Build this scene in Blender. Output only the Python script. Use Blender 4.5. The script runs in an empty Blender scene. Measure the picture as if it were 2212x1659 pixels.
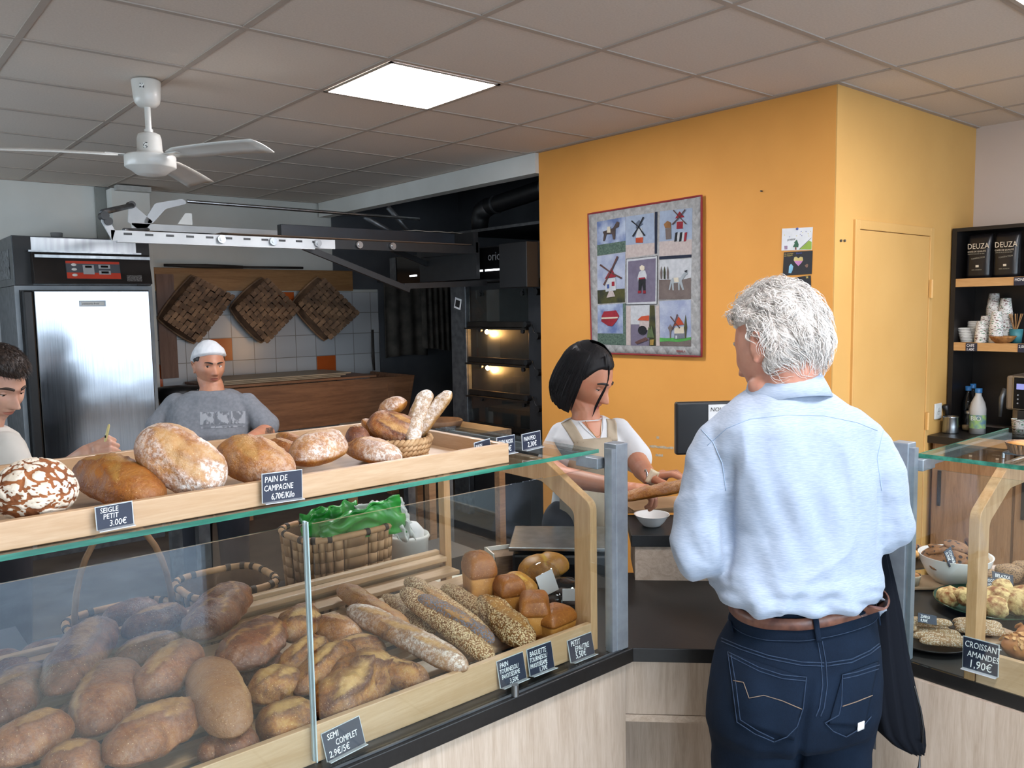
import bpy, bmesh, math, random
from math import sin, cos, pi, radians, sqrt, exp
from mathutils import Vector, Matrix, noise
from mathutils.bvhtree import BVHTree
SC = bpy.context.scene
COL = SC.collection
V = Vector
# ---------------------------------------------------------------- camera
CAM = V((-1.83378, -2.89759, 1.69237)); FPX = 1768.8
def cam_axes(yaw, pitch, roll):
    f = V((sin(yaw)*cos(pitch), cos(yaw)*cos(pitch), sin(pitch)))
    r = f.cross(V((0, 0, 1))).normalized(); u = r.cross(f)
    return r*cos(roll)+u*sin(roll), -r*sin(roll)+u*cos(roll), f
CR, CU, CF = cam_axes(radians(40.20813), radians(-5.28241), radians(-0.96805))
cd = bpy.data.cameras.new('camera'); cam = bpy.data.objects.new('camera', cd); COL.objects.link(cam)
cd.sensor_fit = 'HORIZONTAL'; cd.sensor_width = 36; cd.lens = FPX/2212*36
cd.clip_start = 0.05; cd.clip_end = 200
_m = Matrix((CR, CU, -CF)).transposed().to_4x4(); _m.translation = CAM
cam.matrix_world = _m
SC.camera = cam
# ---------------------------------------------------------------- world, exposure
vs = SC.view_settings; vs.view_transform = 'Standard'; vs.look = 'None'; vs.gamma = 1; vs.use_curve_mapping = False
vs.exposure = 1.0
SC.cycles.max_bounces = 8; SC.cycles.diffuse_bounces = 4; SC.cycles.glossy_bounces = 4; SC.cycles.transparent_max_bounces = 16
SC.cycles.caustics_reflective = False; SC.cycles.caustics_refractive = False
SC.cycles.sample_clamp_indirect = 6
SC.cycles.use_denoising = True
w = bpy.data.worlds.new('overcast_sky'); SC.world = w; w.use_nodes = True
bg = w.node_tree.nodes['Background']; bg.inputs[0].default_value = (0.74, 0.87, 1.0, 1); bg.inputs[1].default_value = 3.3
# daylight comes in through the shop-front openings in wall_front: one sky portal in each
FRONT_Y = -4.6
OPEN = [(-3.3, -0.30, 0.0, 2.55), (0.15, 3.2, 0.55, 2.55)]
for i, (x0, x1, z0, z1) in enumerate(OPEN):
    ld = bpy.data.lights.new('window_portal', 'AREA'); ld.shape = 'RECTANGLE'; ld.size = x1-x0; ld.size_y = z1-z0
    ld.cycles.is_portal = True
    lo = bpy.data.objects.new('window_portal', ld); COL.objects.link(lo)
    lo.location = ((x0+x1)/2, FRONT_Y-0.02, (z0+z1)/2); lo.rotation_euler = (pi/2, 0, 0)
# unseen side window added in wall_left to brighten the kitchen
LW0, LW1, LZ0, LZ1 = .6, 3.7, .95, 2.2
ld = bpy.data.lights.new('window_portal', 'AREA'); ld.shape = 'RECTANGLE'; ld.size = LW1-LW0; ld.size_y = LZ1-LZ0; ld.cycles.is_portal = True
lo = bpy.data.objects.new('window_portal', ld); COL.objects.link(lo); lo.location = (-3.74, (LW0+LW1)/2, (LZ0+LZ1)/2); lo.rotation_euler = (pi/2, 0, -pi/2)  # sky portal of the added side window
# ---------------------------------------------------------------- pixel -> place
def ray(x, y): return CF + CR*((x-1106)/FPX) + CU*((829.5-y)/FPX)
def az(x, y, z): d = ray(x, y); return CAM + d*((z-CAM.z)/d.z)
def ax(x, y, X): d = ray(x, y); return CAM + d*((X-CAM.x)/d.x)
def ay(x, y, Y): d = ray(x, y); return CAM + d*((Y-CAM.y)/d.y)
def ad(x, y, D): return CAM + ray(x, y)*D
def pj(p): d = p-CAM; z = d.dot(CF); return 1106+FPX*d.dot(CR)/z, 829.5-FPX*d.dot(CU)/z
# ---------------------------------------------------------------- materials
MATS = {}
def lin(c):
    if isinstance(c, str):
        c = [int(c[i:i+2], 16)/255 for i in (0, 2, 4)]
        c = [x/12.92 if x <= .04045 else ((x+.055)/1.055)**2.4 for x in c]
    return (c[0], c[1], c[2], 1)
class N:
    def __init__(s, name):
        s.m = bpy.data.materials.new(name); s.m.use_nodes = True; s.t = s.m.node_tree
        s.b = s.t.nodes['Principled BSDF']; s.tc = None
    def n(s, typ, **kw):
        o = s.t.nodes.new('ShaderNode'+typ)
        for k, v in kw.items(): setattr(o, k, v)
        return o
    def l(s, a, b): s.t.links.new(a, b)
    def co(s, scale=(1, 1, 1), kind='Object', rot=(0, 0, 0)):
        if not s.tc: s.tc = s.n('TexCoord')
        mp = s.n('Mapping'); mp.inputs['Scale'].default_value = scale; mp.inputs['Rotation'].default_value = rot
        s.l(s.tc.outputs[kind], mp.inputs[0]); return mp.outputs[0]
    def noise(s, scale=5, det=4, vec=None, dist=0, rough=.5):
        o = s.n('TexNoise'); o.inputs['Scale'].default_value = scale; o.inputs['Detail'].default_value = det
        o.inputs['Distortion'].default_value = dist; o.inputs['Roughness'].default_value = rough
        s.l(vec or s.co(), o.inputs['Vector']); return o.outputs['Fac']
    def vor(s, scale=5, vec=None, feat='F1', out='Distance', rnd=1):
        o = s.n('TexVoronoi'); o.feature = feat; o.inputs['Scale'].default_value = scale; o.inputs['Randomness'].default_value = rnd
        s.l(vec or s.co(), o.inputs['Vector']); return o.outputs[out]
    def ramp(s, fac, stops):
        o = s.n('ValToRGB'); e = o.color_ramp.elements
        while len(e) < len(stops): e.new(.5)
        for k, (p, c) in enumerate(stops): e[k].position = p; e[k].color = lin(c) if not isinstance(c, (int, float)) else (c, c, c, 1)
        s.l(fac, o.inputs[0]); return o.outputs[0]
    def mix(s, fac, a, b, mode='MIX'):
        o = s.n('Mix'); o.data_type = 'RGBA'; o.blend_type = mode
        for sock, v in ((o.inputs[0], fac), (o.inputs[6], a), (o.inputs[7], b)):
            if isinstance(v, (int, float)): sock.default_value = v
            elif isinstance(v, (tuple, list, str)): sock.default_value = lin(v)
            else: s.l(v, sock)
        return o.outputs[2]
    def math(s, op, a, b=0.0, clamp=False):
        o = s.n('Math', operation=op); o.use_clamp = clamp
        for sock, v in ((o.inputs[0], a), (o.inputs[1], b)):
            if isinstance(v, (int, float)): sock.default_value = v
            else: s.l(v, sock)
        return o.outputs[0]
    def col(s, c): s.l(c, s.b.inputs['Base Color'])
    def bump(s, h, strength=.3, dist=.01):
        o = s.n('Bump'); o.inputs['Strength'].default_value = strength; o.inputs['Distance'].default_value = dist
        s.l(h, o.inputs['Height']); s.l(o.outputs[0], s.b.inputs['Normal'])
    def set(s, **kw):
        for k, v in kw.items(): s.b.inputs[k.replace('_', ' ')].default_value = v
def M(key, c, c2=None, sc=8, rough=.6, metal=0, bump=0, bsc=60, stretch=None, lo=.35, hi=.65, det=4, coat=0, spec=.5, bd=.004):
    """plain procedural material: two tones mixed by noise, optional bump"""
    if key in MATS: return MATS[key]
    n = N(key); n.set(Roughness=rough, Metallic=metal); n.b.inputs['Specular IOR Level'].default_value = spec
    if coat: n.b.inputs['Coat Weight'].default_value = coat; n.b.inputs['Coat Roughness'].default_value = .1
    vec = n.co(stretch or (1, 1, 1))
    if c2 is None: c2 = c
    n.col(n.ramp(n.noise(sc, det, vec), [(lo, c), (hi, c2)]))
    if bump: n.bump(n.noise(bsc, 3, vec), bump, bd)
    MATS[key] = n.m; return n.m
def EM(key, c, strength):
    if key in MATS: return MATS[key]
    n = N(key); n.set(Emission_Strength=strength, Roughness=.5); n.b.inputs['Base Color'].default_value = lin(c); n.b.inputs['Emission Color'].default_value = lin(c)
    MATS[key] = n.m; return n.m
# ---------------------------------------------------------------- mesh builder (world coordinates)
class MB:
    def __init__(s): s.v = []; s.f = []; s.sm = []
    def add(s, vs, fs, smooth=True):
        o = len(s.v); s.v += [V(p) for p in vs]; s.f += [tuple(i+o for i in f) for f in fs]; s.sm += [smooth]*len(fs); return s
    def box(s, x0, x1, y0, y1, z0, z1):
        return s.add([(x, y, z) for x in (x0, x1) for y in (y0, y1) for z in (z0, z1)],
                     [(0, 1, 3, 2), (4, 6, 7, 5), (0, 4, 5, 1), (2, 3, 7, 6), (0, 2, 6, 4), (1, 5, 7, 3)], False)
    def obox(s, c, ex, ey, ez):
        """box by centre and three half-extent vectors"""
        c = V(c); return s.add([c+ex*i+ey*j+ez*k for i in (-1, 1) for j in (-1, 1) for k in (-1, 1)],
                     [(0, 1, 3, 2), (4, 6, 7, 5), (0, 4, 5, 1), (2, 3, 7, 6), (0, 2, 6, 4), (1, 5, 7, 3)], False)
    def prism(s, pts, d, smooth=False):
        """closed polygon pts extruded by vector d"""
        n = len(pts); pts = [V(p) for p in pts]
        return s.add(pts+[p+V(d) for p in pts], [tuple(range(n))[::-1], tuple(range(n, 2*n))]+[(i, (i+1) % n, n+(i+1) % n, n+i) for i in range(n)], smooth)
    def frame(s, p0, p1):
        t = (V(p1)-V(p0)).normalized(); a = V((0, 0, 1)) if abs(t.z) < .9 else V((1, 0, 0))
        u = t.cross(a).normalized(); return t, u, t.cross(u)
    def tube(s, pts, r, n=10, cap=True, closed=False, sx=1, sy=1):
        pts = [V(p) for p in pts]; L = len(pts); rr = r if isinstance(r, (list, tuple)) else [r]*L
        _, u, w = s.frame(pts[0], pts[1]); vs = []
        for i, p in enumerate(pts):
            if closed: t = (pts[(i+1) % L]-pts[i-1])
            else: t = pts[min(i+1, L-1)]-pts[max(i-1, 0)]
            if t.length < 1e-9: t = V((0, 0, 1))
            t.normalize(); u = u-t*u.dot(t)
            if u.length < 1e-6: u = s.frame(V((0, 0, 0)), t)[1]
            u.normalize(); w = t.cross(u)
            vs += [p+u*(rr[i]*sx*cos(2*pi*k/n))+w*(rr[i]*sy*sin(2*pi*k/n)) for k in range(n)]
        fs = [(i*n+k, i*n+(k+1) % n, (i+1)*n+(k+1) % n, (i+1)*n+k) for i in range(L-1) for k in range(n)]
        if closed: fs += [((L-1)*n+k, (L-1)*n+(k+1) % n, (k+1) % n, k) for k in range(n)]
        elif cap: fs += [tuple(range(n))[::-1], tuple((L-1)*n+k for k in range(n))]
        return s.add(vs, fs)
    def cyl(s, p0, p1, r0, r1=None, n=20, smooth=True):
        r1 = r0 if r1 is None else r1; t, u, w = s.frame(p0, p1); vs = []
        for p, r in ((V(p0), r0), (V(p1), r1)): vs += [p+u*(r*cos(2*pi*k/n))+w*(r*sin(2*pi*k/n)) for k in range(n)]
        s.add(vs, [(k, (k+1) % n, n+(k+1) % n, n+k) for k in range(n)], smooth)
        return s.add(vs, [tuple(range(n))[::-1], tuple(range(n, 2*n))], False)
    def lathe(s, c, prof, n=28, ax=None, cap=False, sx=1, sy=1):
        """profile [(r, h)] turned about the axis through c"""
        c = V(c)
        if ax is None: t, u, w = V((0, 0, 1)), V((1, 0, 0)), V((0, 1, 0))
        else: t, u, w = s.frame(V((0, 0, 0)), ax)
        vs = [c+t*h+u*(r*sx*cos(2*pi*k/n))+w*(r*sy*sin(2*pi*k/n)) for r, h in prof for k in range(n)]
        fs = [(i*n+k, i*n+(k+1) % n, (i+1)*n+(k+1) % n, (i+1)*n+k) for i in range(len(prof)-1) for k in range(n)]
        if cap: fs += [tuple(range(n))[::-1], tuple((len(prof)-1)*n+k for k in range(n))]
        return s.add(vs, fs)
    def ball(s, c, r, n=20, m=12, R=None):
        """ellipsoid; r number or 3-tuple, R 3x3 axes"""
        c = V(c); r = (r, r, r) if isinstance(r, (int, float)) else r; vs = []
        for i in range(m+1):
            a = pi*i/m
            for k in range(n):
                p = V((r[0]*sin(a)*cos(2*pi*k/n), r[1]*sin(a)*sin(2*pi*k/n), r[2]*cos(a)))
                vs.append(c+(R @ p if R else p))
        return s.add(vs, [(i*n+k, (i+1)*n+k, (i+1)*n+(k+1) % n, i*n+(k+1) % n) for i in range(m) for k in range(n)])
    def grid(s, P, smooth=True, wrap=False):
        """P[i][j] rows of points"""
        a, b = len(P), len(P[0]); bb = b if wrap else b-1
        return s.add([p for r in P for p in r], [(i*b+j, i*b+(j+1) % b, (i+1)*b+(j+1) % b, (i+1)*b+j) for i in range(a-1) for j in range(bb)], smooth)
    def loft(s, rings, cap=True):
        n = len(rings[0]); s.grid(rings, True, True)
        if cap:
            o = len(s.v)-len(rings)*n
            s.f += [tuple(o+k for k in range(n))[::-1], tuple(o+(len(rings)-1)*n+k for k in range(n))]; s.sm += [True, True]
        return s
    def caps(s, pts, rs, n=14):
        """chain of rounded cone segments"""
        for i, p in enumerate(pts):
            s.ball(p, rs[i], n, 8)
            if i: s.cyl(pts[i-1], p, rs[i-1], rs[i], n)
        return s
    def mesh(s, name, org=V((0, 0, 0))):
        me = bpy.data.meshes.new(name); me.from_pydata([tuple(p-org) for p in s.v], [], s.f)
        me.polygons.foreach_set('use_smooth', s.sm); me.validate(); me.update(); return me
def wloc(o):
    p = V(o.location)
    while o.parent: o = o.parent; p += V(o.location)
    return p
def part(name, mb, mat, parent, label=None, bev=0, solid=0, kind=None, org=None, attrs=None):
    """one mesh object under its thing (world-coordinate builder)"""
    base = wloc(parent) if parent else (V(org) if org is not None else V((0, 0, 0)))
    me = mb if isinstance(mb, bpy.types.Mesh) else mb.mesh(name, base)
    for m in (mat if isinstance(mat, (list, tuple)) else [mat]): me.materials.append(m)
    o = bpy.data.objects.new(name, me); COL.objects.link(o)
    if parent: o.parent = parent
    elif org is not None: o.location = base
    if bev:
        b = o.modifiers.new('bevel', 'BEVEL'); b.width = bev; b.segments = 2; b.limit_method = 'ANGLE'; b.angle_limit = radians(40); b.harden_normals = False
    if solid: b = o.modifiers.new('solid', 'SOLIDIFY'); b.thickness = solid; b.offset = 0
    if label: o['label'] = label
    if kind: o['kind'] = kind
    return o
def tag(o, label, cat, group=None, kind=None):
    o['label'] = label; o['category'] = cat
    if group: o['group'] = group
    if kind: o['kind'] = kind
    return o
def thing(name, loc, label, cat, group=None):
    o = bpy.data.objects.new(name, None); COL.objects.link(o); o.location = loc; o.empty_display_size = .05
    return tag(o, label, cat, group)
def single(name, mb, mat, label, cat, group=None, org=None, **kw):
    if org is None:
        n = max(1, len(mb.v)); c = sum(mb.v, V())/n; org = V((c.x, c.y, min(p.z for p in mb.v)))
    return tag(part(name, mb, mat, None, org=org, **kw), label, cat, group)
def struct(name, mb, mat, **kw):
    o = part(name, mb, mat, None, kind='structure', **kw); return o
def copy_tree(o, parent=None, d=None):
    c = o.copy(); COL.objects.link(c)
    if parent: c.parent = parent
    for ch in [x for x in bpy.data.objects if x.parent == o and x is not c]: copy_tree(ch, c)
    return c
_txt = {}
def text(s, size, mat, parent, pos, right, up, name='lettering', depth=.0004, align='LEFT', sx=1.0, shear=0.12, label=None, bold=.0):
    """writing as a real mesh; pos = world place of the line's start"""
    key = (s, size, align, sx, shear, depth, bold)
    if key not in _txt:
        cu = bpy.data.curves.new('t', 'FONT'); cu.body = s; cu.size = size; cu.extrude = depth; cu.align_x = align; cu.shear = shear; cu.offset = bold; cu.resolution_u = 2
        ob = bpy.data.objects.new('t', cu); COL.objects.link(ob); dg = bpy.context.evaluated_depsgraph_get()
        me = bpy.data.meshes.new_from_object(ob.evaluated_get(dg)); bpy.data.objects.remove(ob); bpy.data.curves.remove(cu); _txt[key] = me
    me = _txt[key].copy(); me.materials.clear(); me.materials.append(mat)
    r = V(right).normalized(); u = V(up).normalized(); n = r.cross(u)
    base = wloc(parent)
    for v in me.vertices:
        c = v.co.copy(); v.co = r*(c.x*sx)+u*c.y+n*c.z+V(pos)-base
    o = bpy.data.objects.new(name, me); COL.objects.link(o); o.parent = parent
    if label: o['label'] = label
    return o
def baked(mb, voxel, smooth=2, fac=.5):
    """union of overlapping pieces as ONE continuous surface -> bmesh-ready Mesh in world coordinates"""
    me = mb.mesh('tmp'); ob = bpy.data.objects.new('tmp', me); COL.objects.link(ob)
    r = ob.modifiers.new('r', 'REMESH'); r.mode = 'VOXEL'; r.voxel_size = voxel; r.use_smooth_shade = True
    if smooth: s = ob.modifiers.new('s', 'SMOOTH'); s.iterations = smooth; s.factor = fac
    dg = bpy.context.evaluated_depsgraph_get()
    out = bpy.data.meshes.new_from_object(ob.evaluated_get(dg)); bpy.data.objects.remove(ob); bpy.data.meshes.remove(me)
    out.polygons.foreach_set('use_smooth', [True]*len(out.polygons)); return out
def bvh_of(me): return BVHTree.FromPolygons([v.co for v in me.vertices], [tuple(p.vertices) for p in me.polygons])
def localize(me, parent):
    b = wloc(parent)
    for v in me.vertices: v.co -= b
    return me
def fbm(p, s, o=3):
    r = 0; a = 1
    for k in range(o): r += a*noise.noise(V(p)*s); a *= .5; s *= 2.03
    return r
# ================================================================ materials of the room
def wood_mat(key, a, b, axis='x', rough=.5, sc=3.0, coat=.1, ring=14):
    if key in MATS: return MATS[key]
    n = N(key); st = {'x': (.6, 7, 7), 'y': (7, .6, 7), 'z': (7, 7, .6)}[axis]
    vec = n.co(st); f1 = n.noise(sc, 6, vec, 1.2, .6); f2 = n.noise(sc*ring, 3, vec)
    f = n.math('ADD', n.math('MULTIPLY', f1, .75), n.math('MULTIPLY', f2, .25))
    n.col(n.ramp(f, [(.38, a), (.62, b)])); n.set(Roughness=rough); n.b.inputs['Coat Weight'].default_value = coat
    n.bump(f2, .08, .002); MATS[key] = n.m; return n.m
LAM = wood_mat('light_laminate', 'c3b2a1', 'ad9a87', 'z', .55, 6, 0, 9)
LAMX = wood_mat('light_laminate_cross', 'cbb9a6', 'b19c88', 'x', .55, 6, 0, 9)
BIRCH = wood_mat('birch_plywood', 'c6a684', 'b5926c', 'x', .42)
BIRCHZ = wood_mat('birch_plywood_upright', 'c49d72', 'ab8053', 'z', .42)
BIRCHY = wood_mat('birch_plywood_cross', 'c6a684', 'b5926c', 'y', .42)
PINE = wood_mat('kitchen_pine', '9a7450', '7c5b3e', 'x', .6)
DARKTOP = M('black_worktop', '131212', '191818', rough=.38, sc=90, bump=.05, bsc=300, bd=.001)
ALU = M('anodised_aluminium', '9aa2aa', '8e969e', rough=.42, metal=.55, sc=40)
STEEL = M('brushed_steel', 'a9adb0', '95999c', rough=.28, metal=1, sc=30, stretch=(1, 1, .05))
STEELD = M('dull_steel', '6a6d70', '55585b', rough=.45, metal=.8, sc=20)
BLACK = M('black_paint', '101113', '17181a', rough=.45, sc=20)
BLACKG = M('black_gloss', '0a0a0b', '0d0d0e', rough=.12, sc=20)
WHITE = M('white_plastic', 'dcdcd8', 'd2d2cd', rough=.4, sc=10)
PAPER = M('white_paper', 'e4e5e6', 'dcdddd', rough=.8, sc=20)
GREY = M('grey_paint', '8a8d90', '7d8083', rough=.5)
def glass_mat(key, tint=(.93, .98, .965), refl=1.0):
    n = N(key); t = n.t; t.nodes.remove(n.b); out = t.nodes['Material Output']
    tr = n.n('BsdfTransparent'); tr.inputs[0].default_value = (*tint, 1)
    gl = n.n('BsdfGlossy'); gl.inputs[0].default_value = (refl, refl, refl, 1); gl.inputs['Roughness'].default_value = 0.0
    lw = n.n('LayerWeight'); mx = n.n('MixShader')
    fr = n.math('ADD', n.math('MULTIPLY', n.math('POWER', lw.outputs['Facing'], 5.0), .95), .045, True)
    n.l(fr, mx.inputs[0]); n.l(tr.outputs[0], mx.inputs[1]); n.l(gl.outputs[0], mx.inputs[2]); n.l(mx.outputs[0], out.inputs[0])
    MATS[key] = n.m; return n.m
GLASS = glass_mat('clear_glass', (.955, .985, .975))
GEDGE = M('green_glass_edge', '1f5a49', '3f8a74', rough=.15, sc=6, stretch=(1, 8, 8))
# walls and ceiling
ORANGE = M('orange_wall_paint', 'df9c48', 'da9744', rough=.75, sc=3, bump=.12, bsc=220, bd=.001)
YELLOW = M('yellow_wall_paint', 'cfa05a', 'ca9b56', rough=.7, sc=3, bump=.12, bsc=220, bd=.001)
YDOOR = M('yellow_door_paint', 'd0a361', 'cb9e5c', rough=.5, sc=3, bump=.05, bsc=200, bd=.001)
WWALL = M('white_wall_paint', 'dcddd8', 'd0d1cb', rough=.85, sc=2, bump=.1, bsc=150, bd=.001)
PINKW = M('pale_wall_paint', 'cdbfb4', 'c8b9ae', rough=.85, sc=2)
DARKW = M('dark_grey_wall_paint', '34363a', '2a2c30', rough=.85, sc=3)  # dark grey on the oven recess walls
FLOORM = N('grey_floor_tile'); _v = FLOORM.co((1, 1, 1)); _b = FLOORM.n('TexBrick'); _b.offset = 0
for k, v in (('Scale', 1.0), ('Mortar Size', .006), ('Brick Width', .33), ('Row Height', .33)): _b.inputs[k].default_value = v
FLOORM.l(_v, _b.inputs['Vector']); _b.inputs['Color1'].default_value = lin('a0968a'); _b.inputs['Color2'].default_value = lin('988e82'); _b.inputs['Mortar'].default_value = lin('6a635b')
FLOORM.col(_b.outputs[0]); FLOORM.set(Roughness=.4)
CEILM = N('ceiling_tile'); CEILM.set(Roughness=.95); CEILM.col(CEILM.ramp(CEILM.noise(120, 3), [(.3, 'c9bfb4'), (.7, 'd2c8bd')])); CEILM.bump(CEILM.noise(300, 2), .2, .002)
RAIL = M('ceiling_rail_paint', 'a89d92', 'aea398', rough=.7, sc=4)
H = 2.70; T = .6
# ---- floor, pavement
struct('floor', MB().box(-4.2, 4.4, FRONT_Y-.1, 4.3, -.06, 0), FLOORM.m)
PAVE = M('pavement_concrete', '9fa9b6', '8d97a5', rough=.9, sc=6, bump=.3, bsc=80)
struct('trim_1', MB().box(-9, 9, -14, FRONT_Y-.1, -.1, -.04), PAVE)
struct('trim_10', MB().box(-3.6, 3.4, -1.0, 4.15, .0005, .003), M('brown_kitchen_floor', '55493d', '463b31', rough=.55, sc=5))
# ---- suspended ceiling: slab, T-rails on the 0.6 m grid
cb = MB().box(-4.2, 1.84, -4.7, 4.24, H, H+.08); cb.box(1.84, 4.4, -4.7, -.915, H, H+.08)
struct('ceiling', cb, CEILM.m)
rb = MB()
for k in range(-5, 8):
    x = k*T
    if -3.6 < x < 1.83: rb.box(x-.012, x+.012, FRONT_Y, 4.17, H-.004, H+.002)
    elif 1.83 <= x < 3.43: rb.box(x-.012, x+.012, FRONT_Y, -.92, H-.004, H+.002)
for k in range(-8, 8):
    y = k*T
    if FRONT_Y < y < 4.17: rb.box(-3.6, 3.43 if y < -.92 else 1.83, y-.012, y+.012, H-.0045, H+.002)
struct('trim_2', rb, RAIL)
# edge angles against the walls
eb = MB().box(1.80, 1.83, -.915, 4.17, H-.006, H+.001); eb.box(1.80, 3.43, -.945, -.915, H-.006, H+.001); eb.box(-3.6, 1.8, 4.14, 4.17, H-.006, H+.001)
struct('trim_3', eb, RAIL)
# ---- walls
TILE = N('white_wall_tiles'); _v = TILE.co((1, 1, 1), rot=(pi/2, 0, 0)); _b = TILE.n('TexBrick'); _b.offset = 0
for k, v in (('Scale', 1.0), ('Mortar Size', .0035), ('Brick Width', .2), ('Row Height', .2), ('Mortar Smooth', .2)): _b.inputs[k].default_value = v
_b.inputs['Color1'].default_value = lin('c4c6c8'); _b.inputs['Color2'].default_value = lin('bcbec1'); _b.inputs['Mortar'].default_value = lin('8c8984')
TILE.l(_v, _b.inputs['Vector']); TILE.col(_b.outputs[0]); TILE.set(Roughness=.22); TILE.bump(TILE.math('SUBTRACT', 1.0, _b.outputs[1]), .3, .002)
struct('wall_back', MB().box(-4.2, 4.4, 4.18, 4.3, 0, 3.05), WWALL)
# tiled zone: tile joints fall at x = 1.734+.2k, z = 1.076+.2k
tb = MB().box(-3.6-.0, 3.3, 4.168, 4.18, 0, 1.876)
o_ = struct('trim_4', tb, TILE.m); o_.location = (.134, 0, .076)
for v in o_.data.vertices: v.co.x -= .134; v.co.z -= .076
OT = M('orange_glazed_tile', 'c8602a', 'bd5824', rough=.2, sc=5)
for i, (x, z) in enumerate([(1.734, 1.076), (.734, 1.276), (1.334, 1.676), (.134, 1.076), (1.334, .676), (.334, 1.676)]):
    t_ = single('wall_tile', MB().box(x+.003, x+.197, 4.162, 4.169, z+.003, z+.197), OT,
           ['orange glazed wall tile above the stacked boards right of the baker', 'orange glazed wall tile behind the white headscarf', 'orange glazed wall tile between the two right hanging baskets',
            'orange glazed wall tile beside the fridge door edge', 'orange glazed wall tile low under the wooden trough', 'orange glazed wall tile behind the leftmost hanging basket'][i], 'tile', 'orange accent tiles in the kitchen wall', bev=.001)
struct('wall_left', MB().box(-3.72, -3.6, FRONT_Y-.1, LW0, 0, 3.05).box(-3.72, -3.6, LW1, 4.18, 0, 3.05).box(-3.72, -3.6, LW0, LW1, 0, LZ0).box(-3.72, -3.6, LW0, LW1, LZ1, 3.05), WWALL)
struct('window_added', MB().box(-3.69, -3.64, LW0, LW0+.05, LZ0, LZ1).box(-3.69, -3.64, LW1-.05, LW1, LZ0, LZ1).box(-3.69, -3.64, (LW0+LW1)/2-.02, (LW0+LW1)/2+.02, LZ0, LZ1).box(-3.69, -3.64, LW0, LW1, LZ0, LZ0+.05).box(-3.69, -3.64, LW0, LW1, LZ1-.05, LZ1), ALU)  # frame of the unseen window added for kitchen daylight
struct('wall_centre', MB().box(1.83, 1.93, -.915, 1.13, 0, 2.76), ORANGE)
ob_ = MB().box(1.831, 2.00, -.921, -.815, 0, H); ob_.box(2.875, 3.43, -.921, -.815, 0, H); ob_.box(2.00, 2.875, -.921, -.815, 2.09, H)
struct('wall_inner', ob_, YELLOW)
struct('wall_right', MB().box(3.43, 3.55, FRONT_Y-.1, -.8, 0, 2.76), PINKW)
# dark oven recess behind the beam
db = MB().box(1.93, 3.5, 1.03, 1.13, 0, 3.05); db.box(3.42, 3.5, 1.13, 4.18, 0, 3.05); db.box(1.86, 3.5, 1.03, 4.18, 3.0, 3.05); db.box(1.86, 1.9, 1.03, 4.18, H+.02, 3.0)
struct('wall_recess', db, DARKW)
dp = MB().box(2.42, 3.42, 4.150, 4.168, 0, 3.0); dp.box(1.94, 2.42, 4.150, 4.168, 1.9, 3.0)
struct('trim_5', dp, M('grey_back_wall', '585b60', '4c4f54', rough=.85, sc=3))  # darker grey sheet over the back wall inside the recess
struct('trim_6', MB().box(1.80, 1.90, 1.13, 4.14, 2.565, H-.006), WWALL)
# shop front with the door opening and the display window
fb = MB().box(-3.72, 3.55, FRONT_Y-.12, FRONT_Y, 2.55, 3.0); fb.box(-3.72, -3.3, FRONT_Y-.12, FRONT_Y, 0, 2.55)
fb.box(-.30, .15, FRONT_Y-.12, FRONT_Y, 0, 2.55); fb.box(3.2, 3.55, FRONT_Y-.12, FRONT_Y, 0, 2.55); fb.box(.15, 3.2, FRONT_Y-.12, FRONT_Y, 0, .55)
struct('wall_front', fb, PINKW)
wf = MB()
for x in (-3.3, -1.8, -.34, .15, 1.65, 3.16): wf.box(x, x+.04, FRONT_Y-.08, FRONT_Y-.02, 0 if x < 0 else .55, 2.55)
wf.box(-3.3, -.3, FRONT_Y-.08, FRONT_Y-.02, 2.1, 2.14)
struct('window_1', wf, ALU)
# ---- column on the back wall with a grille on top
cb = MB().box(-.02, .26, 4.0, 4.18, 0, H-.03)
cl_ = struct('trim_7', cb, WWALL)
single('wall_grille', MB().box(.0, .255, 3.93, 4.0, H-.05, H-.012), M('grille_white', 'b9bab6', 'a9aaa6', rough=.6, sc=30), 'white strip grille on top of the back wall pillar', 'vent')
struct('trim_8', MB().box(-.10, -.022, 4.15, 4.179, 2.2, H-.01), M('pipe_chase_grey', '8f918c', '868883', rough=.8))
# ---- yellow door
dj = MB().box(2.00, 2.045, -.935, -.83, 0, 2.09); dj.box(2.83, 2.875, -.935, -.83, 0, 2.09); dj.box(2.045, 2.83, -.935, -.83, 2.045, 2.09)
struct('trim_9', dj, YDOOR, bev=.003)
dr = struct('door_1', MB().box(2.047, 2.828, -.93, -.89, .005, 2.043), YDOOR, bev=.003)
for z in (1.76, 1.03, .25):
    part('hinge', MB().cyl((2.838, -.943, z-.05), (2.838, -.943, z+.05), .009, n=12).box(2.83, 2.846, -.94, -.93, z-.048, z+.048), YDOOR, dr)
for i, x in enumerate((1815, 1823)):
    p = ay(x, 520, -.921); single('wall_screw', MB().cyl(p, p-V((0, .008, 0)), .006, n=8), STEELD, ['small metal plug on the yellow wall, nearer the orange corner', 'small metal plug on the yellow wall, nearer the door frame'][i], 'screw')
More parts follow.
